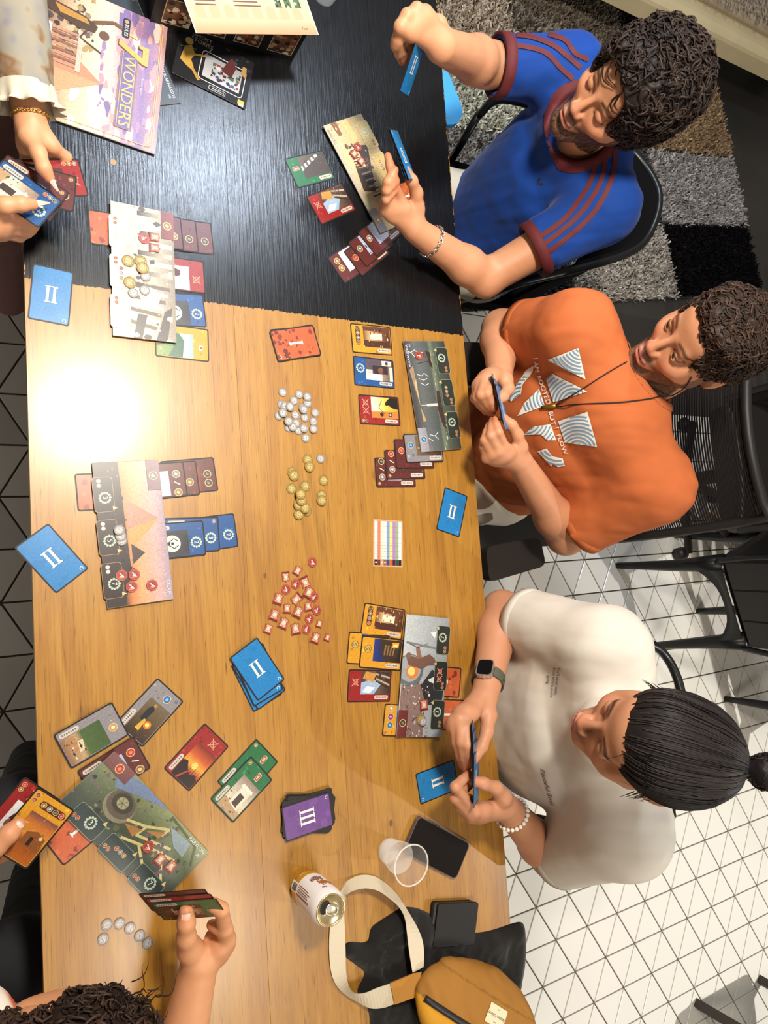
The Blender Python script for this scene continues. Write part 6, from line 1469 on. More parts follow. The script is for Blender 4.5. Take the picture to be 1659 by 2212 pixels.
# chain bracelet
def bracelet(name, label, c, axis, r, n, m, kind, flat=1.0, ls=1.0):
    e = empty(name, c, label, 'bracelet'); u = unit(axis); x = unit(np.cross(u, [0, 0, 1.])); y = np.cross(u, x)
    if kind == 'chain':
        for i in range(n):
            a = 6.2832*i/n; ce = r*(x*math.cos(a)+y*math.sin(a)*flat); t = unit(-x*math.sin(a)+y*math.cos(a)); o_ = unit(ce); w_ = u if i % 2 else o_
            q = MB(); q.tube([ce+.0052*ls*math.cos(b)*t+.0036*ls*math.sin(b)*unit(u*.8+o_*.5*(1 if i % 2 else -1)) for b in np.linspace(0, 6.2832, 10, endpoint=False)], .0013*ls, 6, closed=True); q.build('link', m, e, True)
    else:
        for i in range(n):
            a = 6.2832*i/n; ce = r*(x*math.cos(a)+y*math.sin(a)*flat); bm = bmesh.new(); bmesh.ops.create_icosphere(bm, subdivisions=2, radius=3.14159*r/n*.98); me = bpy.data.meshes.new('bead'); bm.to_mesh(me); bm.free()
            me.polygons.foreach_set('use_smooth', np.ones(len(me.polygons), bool)); me.materials.append(m); o = bpy.data.objects.new('bead', me); C.objects.link(o); o.parent = e; o.location = [float(t) for t in ce]
bw = wrL+(elL-wrL)*.22; bracelet('chain_bracelet', 'silver chain bracelet on the bearded man’s wrist', bw, elL-wrL, .0345, 26, mat('silver_metal', (206, 200, 192), .25, metal=1.0), 'chain')

# ---------------------------------------------------------------- man in the orange shirt
hc = np.array([-.399, 1.181, 1.184]); hR = np.array([[-.997, .014, -.076], [-.004, -.991, -.134], [-.077, -.134, .988]])
shR = at(1245, 715, 1.0); shL = at(1412, 1050, .995); elR = at(1083, 712, .77); wrR = at(1080, 803, .85); elL = at(1222, 1158, .76); wrL = at(1124, 1000, .85)
nb = hc-hR[:, 2]*.135-hR[:, 1]*.03
P2 = person_root((-.33, 1.3, .0095), 'bearded man in an orange printed shirt and cord necklace, cards in hands'); B2 = np.array(P2.location); ZO = (4.366, 940, 600)
ft_R = [ch(ZO, (545, 935, .885), (490, 1090, .90), (560, 1235, .885)), ch(ZO, (480, 945, .88), (430, 1105, .89), (545, 1262, .872)), ch(ZO, (430, 975, .87), (392, 1130, .875), (515, 1275, .862)), ch(ZO, (395, 1020, .86), (368, 1140, .86), (475, 1272, .852))]
th_R = ch(ZO, (660, 960, .875), (690, 1045, .885), (640, 1120, .89), (580, 1165, .89))
ft_L = [ch(ZO, (655, 1600, .885), (595, 1455, .905), (570, 1335, .892)), ch(ZO, (595, 1640, .88), (525, 1490, .895), (540, 1345, .88)), ch(ZO, (535, 1665, .87), (465, 1535, .88), (508, 1385, .868)), ch(ZO, (485, 1700, .855), (448, 1590, .865), (478, 1455, .858))]
th_L = ch(ZO, (800, 1600, .875), (775, 1480, .89), (720, 1390, .895), (645, 1320, .892))
F = Field(*bbox([hc, shR, shL, elR, elL, wrR, wrL, *[p for f in ft_R+ft_L for p in f]], .16), .003)
head_field(F, hc, hR, 1.0, 'open'); F.cone(hc+hR@np.array([0, -.022, -.06]), nb, .056, .060, .02); lown = (shR+shL)/2+np.array([0, .0, -.06]); F.cone(nb, lown, .054, .05, .02)
for s in (shR, shL): F.cone(lown, s-np.array([0, 0, .012]), .04, .04, .02)
arm_field(F, shR, elR, wrR, (.052, .045, .029)); arm_field(F, shL, elL, wrL, (.052, .045, .029)); hand_field(F, wrR, ft_R, th_R, 1.0); hand_field(F, wrL, ft_L, th_L, 1.0)
body2, V2, F2 = skin_mesh('body', F, (186, 130, 96), P2, B2, [f[2] for f in ft_R+ft_L]+[th_R[-1], th_L[-1]], lambda V, c: head_color(V, c, hc, hR, (56, 36, 26), beard=.92, lips=(190, 116, 108), eyes='open', browc=(70, 46, 34)))
for s in (-1, 1):
    q = hc+hR@np.array([s*.031, .0745, .0035]); bm = bmesh.new(); bmesh.ops.create_uvsphere(bm, u_segments=20, v_segments=14, radius=.0125); Vv = np.array([p.co[:] for p in bm.verts]); ff = [tuple(x.index for x in p.verts) for p in bm.faces]; bm.free()
    g = unit(hR@np.array([.25, 1, -.1])); dd = Vv@g; cc = np.where((dd > .0118)[:, None], lin((20, 14, 12)), np.where((dd > .0104)[:, None], lin((80, 56, 40)), lin((226, 216, 208)))); add_mesh('eye', Vv+q, ff, EYEM, P2, cc, True, B2)
def ex2(F, W): F.ell(W(0, .02, .095), (.07, .07, .035), hR, .03)
Vh, Fh = hair_cap(hc, hR, (.009, .012, .012), lump=.005, lsc=90, seed=31, extra=ex2, low=-.045, face=(0, .14, -.008, .1, .1, .096))
ho = add_mesh('hair', Vh, Fh, HAIR, P2, np.tile(lin((44, 32, 26)), (len(Vh), 1)), True, B2)
v, f, c = curls(Vh, Fh, hc, hR, 1700, rg, (.004, .008), .0016, .0004, ((34, 25, 20), (72, 53, 42)), turns=(.5, 1.2), hug=.3); o = add_mesh('curls', v, f, HAIR, ho, c, True, B2); o['kind'] = 'stuff'
or_m = mat('orange_cotton', (178, 96, 54), .8, spec=.2, noise=.12, nscale=10, bump=.4, bscale=13)
mid = (shR+shL)/2; cuR = shR+(elR-shR)*.66; cuL = shL+(elL-shL)*.80
tor = [(mid+np.array([0, .015, -.02]), .165, .09), (mid+np.array([.0, .012, -.15]), .19, .125), (mid+np.array([0, .012, -.30]), .185, .135), (np.array([-.29, 1.17, .52]), .19, .14)]
so, Vs, Fs = shirt_mesh('shirt', or_m, P2, B2, tor, shL-shR, [(shR, cuR, .082, .068), (shL, cuL, .085, .070)], (shR, shL), nb, 33, amp=.0042, neck_r=(.076, .078, .072), dome=.074, noff=(.004, -.028, .004))
ring_band(so, B2, shR, cuR, .0665, .022, or_m, 'hem'); ring_band(so, B2, shL, cuL, .0685, .022, or_m, 'hem')
sf = Surf(Vs, Fs); collar(so, B2, Vs, Fs, nb+np.array([.004, -.028, .004]), (.076, .078, .072), .02, mat('orange_rib', (164, 86, 46), .8))
wh = mat('white_ink', (226, 224, 216), .75); bl = mat('blue_wave_ink', (108, 150, 186), .75)
def pin(x, y, poly):
    c_ = False; n = len(poly)
    for i in range(n):
        x1, y1 = poly[i]; x2, y2 = poly[(i+1) % n]
        if (y1 > y) != (y2 > y) and x < (x2-x1)*(y-y1)/(y2-y1)+x1: c_ = not c_
    return c_
shapes = [[(1065, 770), (1350, 660), (1420, 955)], [(1055, 960), (1115, 900), (1435, 1070), (1120, 1175)], [(985, 1050), (1035, 1205), (780, 1305), (850, 1180)], [(935, 825), (930, 880), (830, 1010), (815, 1100), (720, 1170), (710, 1145), (775, 1010), (865, 875)],
          [(1165, 1350), (1440, 1260), (1530, 1588), (1225, 1550)], [(840, 1480), (930, 1400), (1090, 1380), (1145, 1530), (1060, 1530), (1000, 1475)], [(970, 1635), (1055, 1605), (1110, 1680), (1205, 1700), (1225, 1770), (1160, 1780), (1115, 1745), (1100, 1775)]]
for k, sp in enumerate(shapes):
    pl = zc(ZO, *sp); d_ = decal(sf, pl, 'wave_print', wh, so, B2, .0022, 5); cx, cy = np.mean(pl, 0); rr = random.Random(k); oa = rr.uniform(0, 6.28); ox, oy = cx+45*math.cos(oa), cy+45*math.sin(oa)
    for r in np.arange(8, 110, 7.5):
        run = []
        for a in np.arange(0, 6.4, .08):
            p = (ox+r*math.cos(a), oy+r*math.sin(a))
            if pin(*p, pl): run.append(p)
            else:
                if len(run) > 2: ribbon(sf, run, 2.8, 'wave_line', bl, d_, B2, .0034, 5)
                run = []
for t, x, y, xd in (('I', 1160, 772, (.12, 1)), ('AM', 1162, 791, (.1, 1)), ('ROOTED', 1177, 842, (.33, .94)), ('BUT', 1194, 902, (.22, .97)), ('I', 1205, 923, (.25, .97)), ('FLOW', 1215, 958, (.36, .93))):
    xd = unit(xd); text_decal(sf, t, x, y, 14.5, 0, 'shirt_lettering', wh, so, B2, xdir=xd*14.5*1.12/14.5*1.0, ydir=np.array([xd[1], -xd[0]])) if False else text_decal(sf, t, x, y, 14.5, 0, 'shirt_lettering', wh, so, B2, sx=1.12, lift=.0042, xdir=xd, ydir=np.array([xd[1], -xd[0]]))
s2 = surf_of((Vs, Fs), (V2, F2))
nk = e_ = empty('necklace', nb+np.array([0, -.07, -.02]), 'black cord necklace with a small brass pendant over the orange shirt', 'necklace'); NB = np.array(nk.location); cord = mat('black_cord', (20, 16, 16), .7)
for pts in ([(1352, 782), (1310, 806), (1255, 842), (1203, 874), (1212, 878)], [(1212, 878), (1236, 874), (1280, 872), (1322, 870), (1360, 867), (1400, 862), (1425, 858), (1450, 852), (1478, 836), (1494, 812)]):
    q = [s2.px(x, y, .003) for x, y in pts]; q = [p for p in q if p is not None]; b_ = MB(); b_.tube(spline(q, 5), .0013, 6); b_.build('cord', cord, nk, True, NB)
q = [s2.px(x, y, .005) for x, y in ((1172, 880), (1183, 878), (1204, 875))]; b_ = MB(); b_.tube(q, .0042, 10); b_.build('pendant', mat('brass', (150, 120, 44), .35, metal=.9), nk, True, NB)
thighs(P2, B2, [np.array([-.39, 1.17, .52]), np.array([-.19, 1.19, .52])], [np.array([-.44, .76, .54]), np.array([-.13, .80, .54])], mat('cream_trousers', (206, 196, 176), .85, noise=.06, nscale=20), .08)
p0 = at(*zc(ZO, (525, 870))[0], .915); p1 = at(*zc(ZO, (660, 1500))[0], .915)
for k in range(3):
    t = unit(p1-p0); cm = (p0+p1)/2+t*(-.016+.012*k); card_between(cm-t*.05, cm+t*.05, .10+.03*k, ('front', 'middle', 'back')[k]+' card held edge-on in the orange-shirted man’s hands', K(2), 'cards in the orange man’s hands', off=.0014*k)

# ---------------------------------------------------------------- man in the white shirt
hc = np.array([.303, .838, 1.259]); hR = np.array([[-.913, -.367, -.18], [.407, -.854, -.324], [-.035, -.369, .929]])
u_, s_, vt_ = np.linalg.svd(hR); hR = u_@vt_
shR = at(1308, 1405, 1.03); shL = at(1350, 1795, 1.03); elR = at(1085, 1318, .74); wrR = at(1048, 1500, .845); elL = at(1190, 1850, .77); wrL = at(1092, 1742, .86)
nb = hc-hR[:, 2]*.135-hR[:, 1]*.02+np.array([0, .02, 0])
P3 = person_root((.38, 1.25, .0095), 'man in a white shirt with a hair bun, watch and beaded bracelet, looking down'); B3 = np.array(P3.location); ZW = (3.813, 940, 1280)
ft_R = [ch(ZW, (265, 1050, .885), (262, 1250, .90), (285, 1420, .885)), ch(ZW, (200, 1040, .88), (215, 1235, .89), (262, 1475, .872)), ch(ZW, (150, 1060, .87), (175, 1235, .875), (228, 1430, .862)), ch(ZW, (130, 1095, .86), (158, 1225, .862), (212, 1345, .852))]
th_R = ch(ZW, (440, 1010, .87), (425, 1150, .885), (385, 1270, .89), (315, 1385, .89))
ft_L = [ch(ZW, (330, 1800, .885), (165, 1600, .90), (275, 1495, .888)), ch(ZW, (300, 1830, .875), (160, 1690, .885), (280, 1590, .88)), ch(ZW, (290, 1845, .862), (200, 1760, .87), (288, 1690, .868)), ch(ZW, (310, 1850, .85), (245, 1800, .855), (300, 1760, .855))]
th_L = ch(ZW, (560, 1690, .885), (500, 1610, .895), (400, 1575, .90), (315, 1550, .895))
F = Field(*bbox([hc, shR, shL, elR, elL, wrR, wrL, *[p for f in ft_R+ft_L for p in f]], .16), .003)
head_field(F, hc, hR, 1.04, nose=.985, chin=-.4); F.cone(hc+hR@np.array([0, -.022, -.06]), nb, .054, .058, .02); lown = (shR+shL)/2+np.array([0, .0, -.06]); F.cone(nb, lown, .054, .05, .02)
for s in (shR, shL): F.cone(lown, s-np.array([0, 0, .012]), .04, .04, .02)
arm_field(F, shR, elR, wrR, (.050, .044, .028)); arm_field(F, shL, elL, wrL, (.050, .044, .028)); hand_field(F, wrR, ft_R, th_R, 1.0); hand_field(F, wrL, ft_L, th_L, 1.02)
body3, V3, F3 = skin_mesh('body', F, (182, 128, 96), P3, B3, [f[2] for f in ft_R+ft_L]+[th_R[-1], th_L[-1]], lambda V, c: head_color(V, c, hc, hR, (26, 22, 24), stubble=.15, lips=(178, 108, 100)))
bun_root = np.array([0, -.104, .060]); 
def ex3(F, W):
    F.ell(W(0, .03, .07), (.066, .055, .05), hR, .03)
Vh, Fh = hair_cap(hc, hR, (.006, .001, .006), lump=.0012, lsc=60, seed=41, extra=ex3, low=-.05, face=(0, .14, -.012, .1, .1, .100))
ho = add_mesh('hair', Vh, Fh, HAIR, P3, np.tile(lin((26, 22, 22)), (len(Vh), 1)), True, B3)
hs = Surf(Vh, Fh); W3 = lambda p: hc+hR@np.asarray(p); root = W3(bun_root); paths = []
loc = (Vh-hc)@hR; cand = np.where((loc[:, 2] > -.04) & (loc[:, 1] > -.09))[0]
for i in rg.choice(cand, 700):
    p = Vh[i].copy(); pa = []
    for s in range(11):
        h = hs.t.find_nearest(Vector(map(float, p))); q = np.array(h[0]); n = unit(q-W3((0, -.02, .03))); pa.append(q+n*.0012); d = root-q
        if np.linalg.norm(d) < .02: break
        p = q+unit(d-n*(d@n)*.8)*.011
    if len(pa) > 4: paths.append(np.array(pa))
v, f, c = strand_mesh(paths, [.0012]*len(paths), [lin((20, 17, 18))*(1-u)+lin((48, 42, 40))*u for u in rg.uniform(0, 1, len(paths))]); o = add_mesh('combed_strands', v, f, HAIR, ho, c, True, B3); o['kind'] = 'stuff'
bc_ = W3((0, -.138, .078))
Fb = Field(bc_-.06, bc_+.06, .0028); Fb.ell(bc_, (.025, .025, .023), None, .0); Fb.cone(root, bc_, .013, .014, .008); sl, Pn = Fb.sub(Fb.lo, Fb.lo+Fb.h*Fb.n); Fb.D[sl] += (.0016*smooth_noise(Pn, 150, 9)).astype(np.float32)
Vb, Fbf = Fb.mesh(); bo = add_mesh('bun', Vb, Fbf, HAIR, ho, np.tile(lin((22, 18, 19)), (len(Vb), 1)), True, B3)
v, f, c = curls(Vb, Fbf, bc_, np.eye(3), 120, rg, (.004, .009), .0011, .0, ((20, 16, 17), (52, 44, 42))); o = add_mesh('bun_strands', v, f, HAIR, ho, c, True, B3); o['kind'] = 'stuff'
s3 = surf_of((V3, F3)); wisps = []
for pts in ([(1368, 1600), (1352, 1625), (1330, 1634), (1308, 1638)], [(1402, 1489), (1390, 1480), (1384, 1490)], [(1412, 1482), (1398, 1476), (1392, 1488)]):
    q = [s3.px(x, y, .003) for x, y in pts]; q = [p for p in q if p is not None]
    if len(q) > 2: wisps.append(np.array(spline(q, 5)))
for k in range(22):
    s = rg.choice([-1, 1]); p = W3((s*.078, rg.uniform(.0, .03), rg.uniform(.02, .05))); d = unit(hR@np.array([s*.6, .8, rg.uniform(-.6, .2)])); t = np.linspace(0, 1, 8)[:, None]; wisps.append(p+d*t*rg.uniform(.012, .026)+hR@np.array([0, 0, -.008])*t*t)
v, f, c = strand_mesh(wisps, [.0006]*len(wisps), [lin((28, 22, 22))]*len(wisps)); o = add_mesh('wisps', v, f, HAIR, ho, c, True, B3); o['kind'] = 'stuff'
wt_m = mat('white_cotton', (206, 199, 188), .85, spec=.15, noise=.03, nscale=12, bump=.22, bscale=13)
mid = (shR+shL)/2; cuR = shR+(elR-shR)*.76; cuL = shL+(elL-shL)*.86
tor = [(mid+np.array([0, .02, -.02]), .17, .095), (mid+np.array([.0, .025, -.14]), .195, .125), (mid+np.array([.01, .05, -.30]), .19, .135), (np.array([.38, 1.16, .52]), .19, .15)]
so, Vs, Fs = shirt_mesh('shirt', wt_m, P3, B3, tor, shL-shR, [(shR, cuR, .085, .070), (shL, cuL, .085, .072)], (shR, shL), nb, 51, amp=.0026, neck_r=(.056, .056, .05), dome=.078)
ring_band(so, B3, shR, cuR, .0685, .022, wt_m, 'hem'); ring_band(so, B3, shL, cuL, .0705, .022, wt_m, 'hem')
sf = Surf(Vs, Fs); collar(so, B3, Vs, Fs, nb+np.array([0, -.012, .018]), (.056, .056, .05), .018, mat('white_rib', (196, 189, 178), .85))
ik = mat('black_ink', (44, 40, 40), .8)
for t, x, y in (("You'll never really", 1205, 1471), ("know where you're", 1196, 1474), ("going", 1185.5, 1468)): text_decal(sf, t, x, y, 8.6, 0, 'shirt_lettering', ik, so, B3, sx=.95, lift=.002, xdir=(-.10, 1), ydir=(1, .10))
text_decal(sf, 'Peaceful Soul', 1183, 1700, 15, 0, 'script_lettering', ik, so, B3, sx=1.0, lift=.002, xdir=(.28, .96), ydir=(.95, .35))
thighs(P3, B3, [np.array([.28, 1.16, .52]), np.array([.48, 1.16, .52])], [np.array([.22, .76, .54]), np.array([.56, .78, .54])], mat('sand_shorts', (190, 178, 156), .85, noise=.06, nscale=20), .08)
p0 = at(*zc(ZW, (305, 1090))[0], .915); p1 = at(*zc(ZW, (298, 1750))[0], .915)
for k in range(4):
    t = unit(p1-p0); cm = (p0+p1)/2+t*(-.030+.02*k); card_between(cm-t*.05, cm+t*.05, .06+.03*k, ('first', 'second', 'third', 'fourth')[k]+' card from the watch side in the fan held by the white-shirted man', K(2), 'cards in the white-shirted man’s hands', off=.0014*k)
bracelet('bead_bracelet', 'bracelet of round white beads on the white-shirted man’s wrist', wrL+(elL-wrL)*.13, elL-wrL, .034, 23, mat('white_bead', (226, 218, 204), .4), 'bead')
# watch
wc = wrR+(elR-wrR)*.16; ax = unit(elR-wrR); nrm = unit(np.array([-.25, -.75, .62])); nrm = unit(nrm-ax*(nrm@ax)); sd = np.cross(ax, nrm)
wa = empty('wrist_watch', wc, 'square smart watch with silver case and perforated olive strap', 'watch')
def frame(o, c, x, y, z): o.matrix_local = Matrix(((x[0], y[0], z[0], c[0]), (x[1], y[1], z[1], c[1]), (x[2], y[2], z[2], c[2]), (0, 0, 0, 1)))
q = MB(); q.prism([(x*.001, y*.001) for x, y in rrect(36, 42, 9, 5)], -.005, .005); o = q.build('case', mat('watch_silver', (206, 204, 200), .25, metal=.9), wa); frame(o, nrm*.036, sd, ax, nrm) if np.cross(sd, ax)@nrm > 0 else frame(o, nrm*.036, -sd, ax, nrm)
q = MB(); q.prism([(x*.001, y*.001) for x, y in rrect(31, 37, 7, 5)], .005, .0058); sc_o = q.build('screen', mat('watch_glass', (10, 10, 14), .2, spec=.2), wa); frame(sc_o, nrm*.036, sd, ax, nrm) if np.cross(sd, ax)@nrm > 0 else frame(sc_o, nrm*.036, -sd, ax, nrm)
q = MB(); q.lathe([(.003, 0), (.003, .003)], n=12); cr = q.build('crown', mat('watch_silver'), wa); frame(cr, nrm*.036+ax*-.021, sd, nrm, -ax) if np.cross(sd, nrm)@(-ax) > 0 else frame(cr, nrm*.036-ax*.021, -sd, nrm, -ax)
v = []; f = []; n = 40; olive = mat('olive_strap', (78, 78, 62), .7)
for i in range(n+1):
    a = math.radians(32+296*i/n); d = nrm*math.cos(a)+sd*math.sin(a)
    for dr, t in ((.0325, -.012), (.0325, .012), (.0352, .012), (.0352, -.012)): v.append(d*dr+ax*t)
for i in range(n):
    for k in range(4): f.append((4*i+k, 4*i+(k+1) % 4, 4*i+4+(k+1) % 4, 4*i+4+k))
st = add_mesh('strap', v, f, olive, wa)
q = MB()
for i in range(6, n-4, 2):
    a = math.radians(32+296*i/n); d = nrm*math.cos(a)+sd*math.sin(a); tt = -nrm*math.sin(a)+sd*math.cos(a)
    for t in ((-.006, .006) if i % 4 else (0,)):
        c0_ = d*.0354+ax*t; q.add([c0_+.0022*(math.cos(b)*tt+math.sin(b)*ax) for b in np.linspace(0, 6.2832, 8, endpoint=False)], [tuple(range(8))])
o = q.build('perforations', mat('strap_hole', (26, 26, 22), .9), st); o['kind'] = 'stuff'
# ================================================================ the two players on the near side
ZL = (7.373, 0, 240); ZR = (7.54, 300, 1880)
def F1_(*a, **k): _seed[0] += 1; return frame_art(a[0], a[1], a[2], _seed[0], **k)
def print_cloth(name, stops, sc):
    m = mat(name, (200, 200, 200), .85, spec=.15); nt = m.node_tree; b = nt.nodes['Principled BSDF']; g = nt.nodes.new('ShaderNodeTexCoord'); n = nt.nodes.new('ShaderNodeTexNoise'); n.inputs['Scale'].default_value = sc; n.inputs['Detail'].default_value = 2.5
    r = nt.nodes.new('ShaderNodeValToRGB'); e = r.color_ramp.elements
    while len(e) < len(stops): e.new(.5)
    for q, (p, c) in zip(e, stops): q.position = p; q.color = L4(c)
    nt.links.new(g.outputs['Object'], n.inputs['Vector']); nt.links.new(n.outputs['Fac'], r.inputs[0]); nt.links.new(r.outputs[0], b.inputs['Base Color']); return m
# ---- woman, upper left
P4 = person_root((-.86, -.34, 0.007), 'woman with long nails and a tie-dyed sleeve holding a fan of cards'); B4 = np.array(P4.location)
wL = ch(ZL, (500, 215, .87))[0]; eL = at(10, -120, .93); sL_ = np.array([-1.0, -.30, 1.02]); wRt = at(-35, 485, .845); eRt = at(-190, 560, .80); sR_ = np.array([-.66, -.34, 1.02])
fL = [ch(ZL, (830, 560, .868), (1055, 735, .848), (985, 860, .838)), ch(ZL, (740, 590, .852), (960, 770, .832), (850, 900, .826)), ch(ZL, (560, 600, .845), (640, 790, .826), (690, 920, .822)), ch(ZL, (390, 560, .842), (400, 770, .826), (480, 900, .82))]
tL = ch(ZL, (470, 420, .876), (610, 660, .89), (695, 900, .892), (785, 1060, .885))
fR = [ch(ZL, (150, 1630, .852), (450, 1730, .836), (600, 1660, .835)), ch(ZL, (110, 1740, .842), (470, 1830, .822), (610, 1740, .825)), ch(ZL, (70, 1850, .828), (420, 1930, .808), (560, 1840, .815)), ch(ZL, (30, 1950, .812), (310, 2010, .795), (430, 1930, .80))]
tR = ch(ZL, (-120, 1590, .866), (80, 1500, .89), (330, 1475, .893), (520, 1480, .887))
hc = np.array([-.86, -.36, 1.26]); hR = np.array([[1., 0, 0], [0, .85, .527], [0, -.527, .85]])
hR = np.stack([np.array([1., 0, 0]), np.array([0, .85, -.527]), np.array([0, .527, .85])], 1); nb = hc-hR[:, 2]*.135-hR[:, 1]*.03
F = Field(*bbox([hc, sL_, sR_, eL, eRt, wL, wRt, *[p for f in fL+fR for p in f]], .14), .0032)
head_field(F, hc, hR, .95); F.cone(hc+hR@np.array([0, -.02, -.06]), nb, .046, .05, .02)
for s in (sL_, sR_): F.cone(nb, s, .042, .042, .02)
arm_field(F, sL_, eL, wL, (.042, .036, .0235)); arm_field(F, sR_, eRt, wRt, (.042, .036, .0235)); hand_field(F, wL, fL, tL, .92); hand_field(F, wRt, fR, tR, .95)
body4, V4, F4 = skin_mesh('body', F, (196, 142, 106), P4, B4, [tL[-1], tR[-1]], lambda V, c: head_color(V, c, hc, hR, (40, 28, 22)))
nail(P4, B4, tL[-1], tL[-1]-tL[-2], np.array([.2, .1, 1]), 1.0, NAIL_L, .016); nail(P4, B4, tR[-1], tR[-1]-tR[-2], np.array([.1, -.1, 1]), 1.0, NAIL_L, .020)
Vh, Fh = hair_cap(hc, hR, (.014, .016, .014), lump=.003, lsc=60, seed=61, low=-.2, face=(0, .14, -.005, .1, .1, .095)); add_mesh('hair', Vh, Fh, HAIR, P4, np.tile(lin((46, 30, 22)), (len(Vh), 1)), True, B4)
tie = print_cloth('tie_dye', [(.30, (96, 98, 124)), (.42, (134, 130, 122)), (.52, (140, 133, 118)), (.58, (122, 92, 62)), (.66, (140, 134, 122)), (.78, (80, 88, 76))], 15)
mid = (sL_+sR_)/2; cu = wL+(eL-wL)*.17
F = Field(*bbox([mid, np.array([-.85, -.38, .5]), sL_, sR_, cu, eL, eRt], .2), .005)
F.loft([(mid+np.array([0, 0, -.02]), .15, .085), (mid+np.array([0, 0, -.2]), .15, .11), (np.array([-.85, -.38, .5]), .16, .12)], (1, 0, 0), 0.)
for a, b, c_ in ((sL_, eL, cu), (sR_, eRt, eRt+(wRt-eRt)*.55)): F.cone(mid, a, .07, .062, .04); F.cone(a, b, .060, .054, .03); sleeve(F, b, c_, .054, .042, .02)
wrinkle(F, .0045, 30, 71); F.ell(nb+np.array([0, 0, .03]), (.06, .06, .06), None, .008, 'sub'); hollow(F, eL, cu, .042, .03, .009)
V, Fc = F.mesh(); sh4 = add_mesh('blouse', V, Fc, tie, P4, None, True, B4)
u_ = unit(wL-eL); x_ = unit(np.cross(u_, [0, 0, 1.])); y_ = np.cross(u_, x_); v = []; f = []; n = 72
for t, r0, rf in ((-.012, .042, 0), (.0, .044, .001), (.012, .044, .0015), (.016, .046, .004), (.022, .050, .007), (.0215, .0475, .007), (.012, .041, .001), (-.008, .038, 0)):
    v += [cu+u_*t+(r0+rf*math.sin(11*6.2832*k/n))*(x_*math.cos(6.2832*k/n)+y_*math.sin(6.2832*k/n)) for k in range(n)]
for i in range(7):
    for k in range(n): f.append((i*n+k, i*n+(k+1) % n, (i+1)*n+(k+1) % n, (i+1)*n+k))
add_mesh('ruffled_cuff', v, f, mat('cuff_cloth', (190, 182, 162), .85), sh4, None, True, B4)
bracelet('gold_bracelet', 'thin gold chain bracelet at the tie-dyed cuff', wL+(eL-wL)*.05, eL-wL, .0275, 44, mat('gold_metal', (206, 160, 70), .25, metal=1.0), 'chain', ls=.5)
for t, d, z, art, lb in (((1335, 1060), (-1020, 20), .853, F1_('red', 'market', [('swords',)], cost=[ST, OR, RD]), 'red card lowest in the woman’s fan'), ((1205, 1330), (-840, -215), .857, F1_('brown', 'quarry', [('res', WO)], cost=[OR]), 'brown card with wood icon second in the woman’s fan'),
                         ((955, 1530), (-705, -425), .861, F1_('brown', 'quarry', [('res', ST)], cost=[OR]), 'brown card third in the woman’s fan, under the blue one'), ((812, 1655), (-615, -440), .866, F1_('blue', 'temple', [('wreath', 4)], cost=[WO, ST, RD]), 'blue card with a pale building, topmost in the woman’s fan')):
    T = at(*zc(ZL, t)[0], z); D = at(*zc(ZL, (t[0]+d[0], t[1]+d[1]))[0], z-.004); y = unit(T-D); x = unit(np.cross(y, [-.05, .0, 1.])); age_card(lb, art, pose=(T-y*.05, x, y), group='fan in the woman’s hands')

# ---- man, lower left
P5 = person_root((.52, -.30, 0.007), 'dark-haired man leaning over the near edge with cards in both hands'); B5 = np.array(P5.location)
wr = ch(ZR, (985, 1520, .862))[0]; el = at(360, 2400, .82); wl2 = at(-90, 1870, .84); el2 = at(-200, 2040, .80); sr = np.array([.72, -.16, 1.02]); sl2 = np.array([.36, -.20, 1.02])
fr = [ch(ZR, (1440, 1130, .885), (1345, 640, .93), (1110, 500, .925)), ch(ZR, (1430, 1190, .868), (1400, 960, .905), (1190, 890, .89)), ch(ZR, (1370, 1280, .852), (1340, 1090, .875), (1165, 1060, .868)), ch(ZR, (1290, 1340, .84), (1310, 1220, .855), (1150, 1190, .852))]
tr = ch(ZR, (830, 1280, .88), (775, 1090, .902), (772, 850, .918), (766, 655, .925))
fl2 = [ch(ZF, (-60, 560, .862), (90, 440, .84), (160, 400, .835)), ch(ZF, (-80, 600, .85), (70, 500, .828), (150, 470, .825)), ch(ZF, (-90, 640, .838), (50, 560, .815), (120, 530, .812)), ch(ZF, (-100, 680, .826), (10, 620, .805), (80, 590, .802))]
tl2 = ch(ZF, (-130, 640, .866), (-30, 560, .882), (55, 480, .886), (112, 420, .882))
hc = at(120, 2335, 1.10); hR = np.stack([np.array([1., 0, 0]), np.array([0, .85, -.527]), np.array([0, .527, .85])], 1); nb = hc-hR[:, 2]*.135-hR[:, 1]*.03
F = Field(*bbox([hc, sr, sl2, el, el2, wr, wl2, *[p for f in fr+fl2 for p in f]], .15), .0032)
head_field(F, hc, hR, 1.0); F.cone(hc+hR@np.array([0, -.02, -.06]), nb, .054, .058, .02)
for s in (sr, sl2): F.cone(nb, s, .046, .046, .02)
arm_field(F, sr, el, wr, (.048, .042, .029)); arm_field(F, sl2, el2, wl2, (.048, .042, .029)); hand_field(F, wr, fr, tr, 1.12); hand_field(F, wl2, fl2, tl2, 1.12)
body5, V5, F5 = skin_mesh('body', F, (192, 136, 98), P5, B5, [tr[-1], tl2[-1]]+[f[2] for f in fr], lambda V, c: head_color(V, c, hc, hR, (34, 24, 20)))
nail(P5, B5, tr[-1]-(tr[-1]-tr[-2])*.12, tr[-1]-tr[-2], CO-tr[-1], 1.25, lift=.0092); nail(P5, B5, tl2[-1]-(tl2[-1]-tl2[-2])*.12, tl2[-1]-tl2[-2], np.array([.1, -.1, 1]), 1.2, lift=.0092)
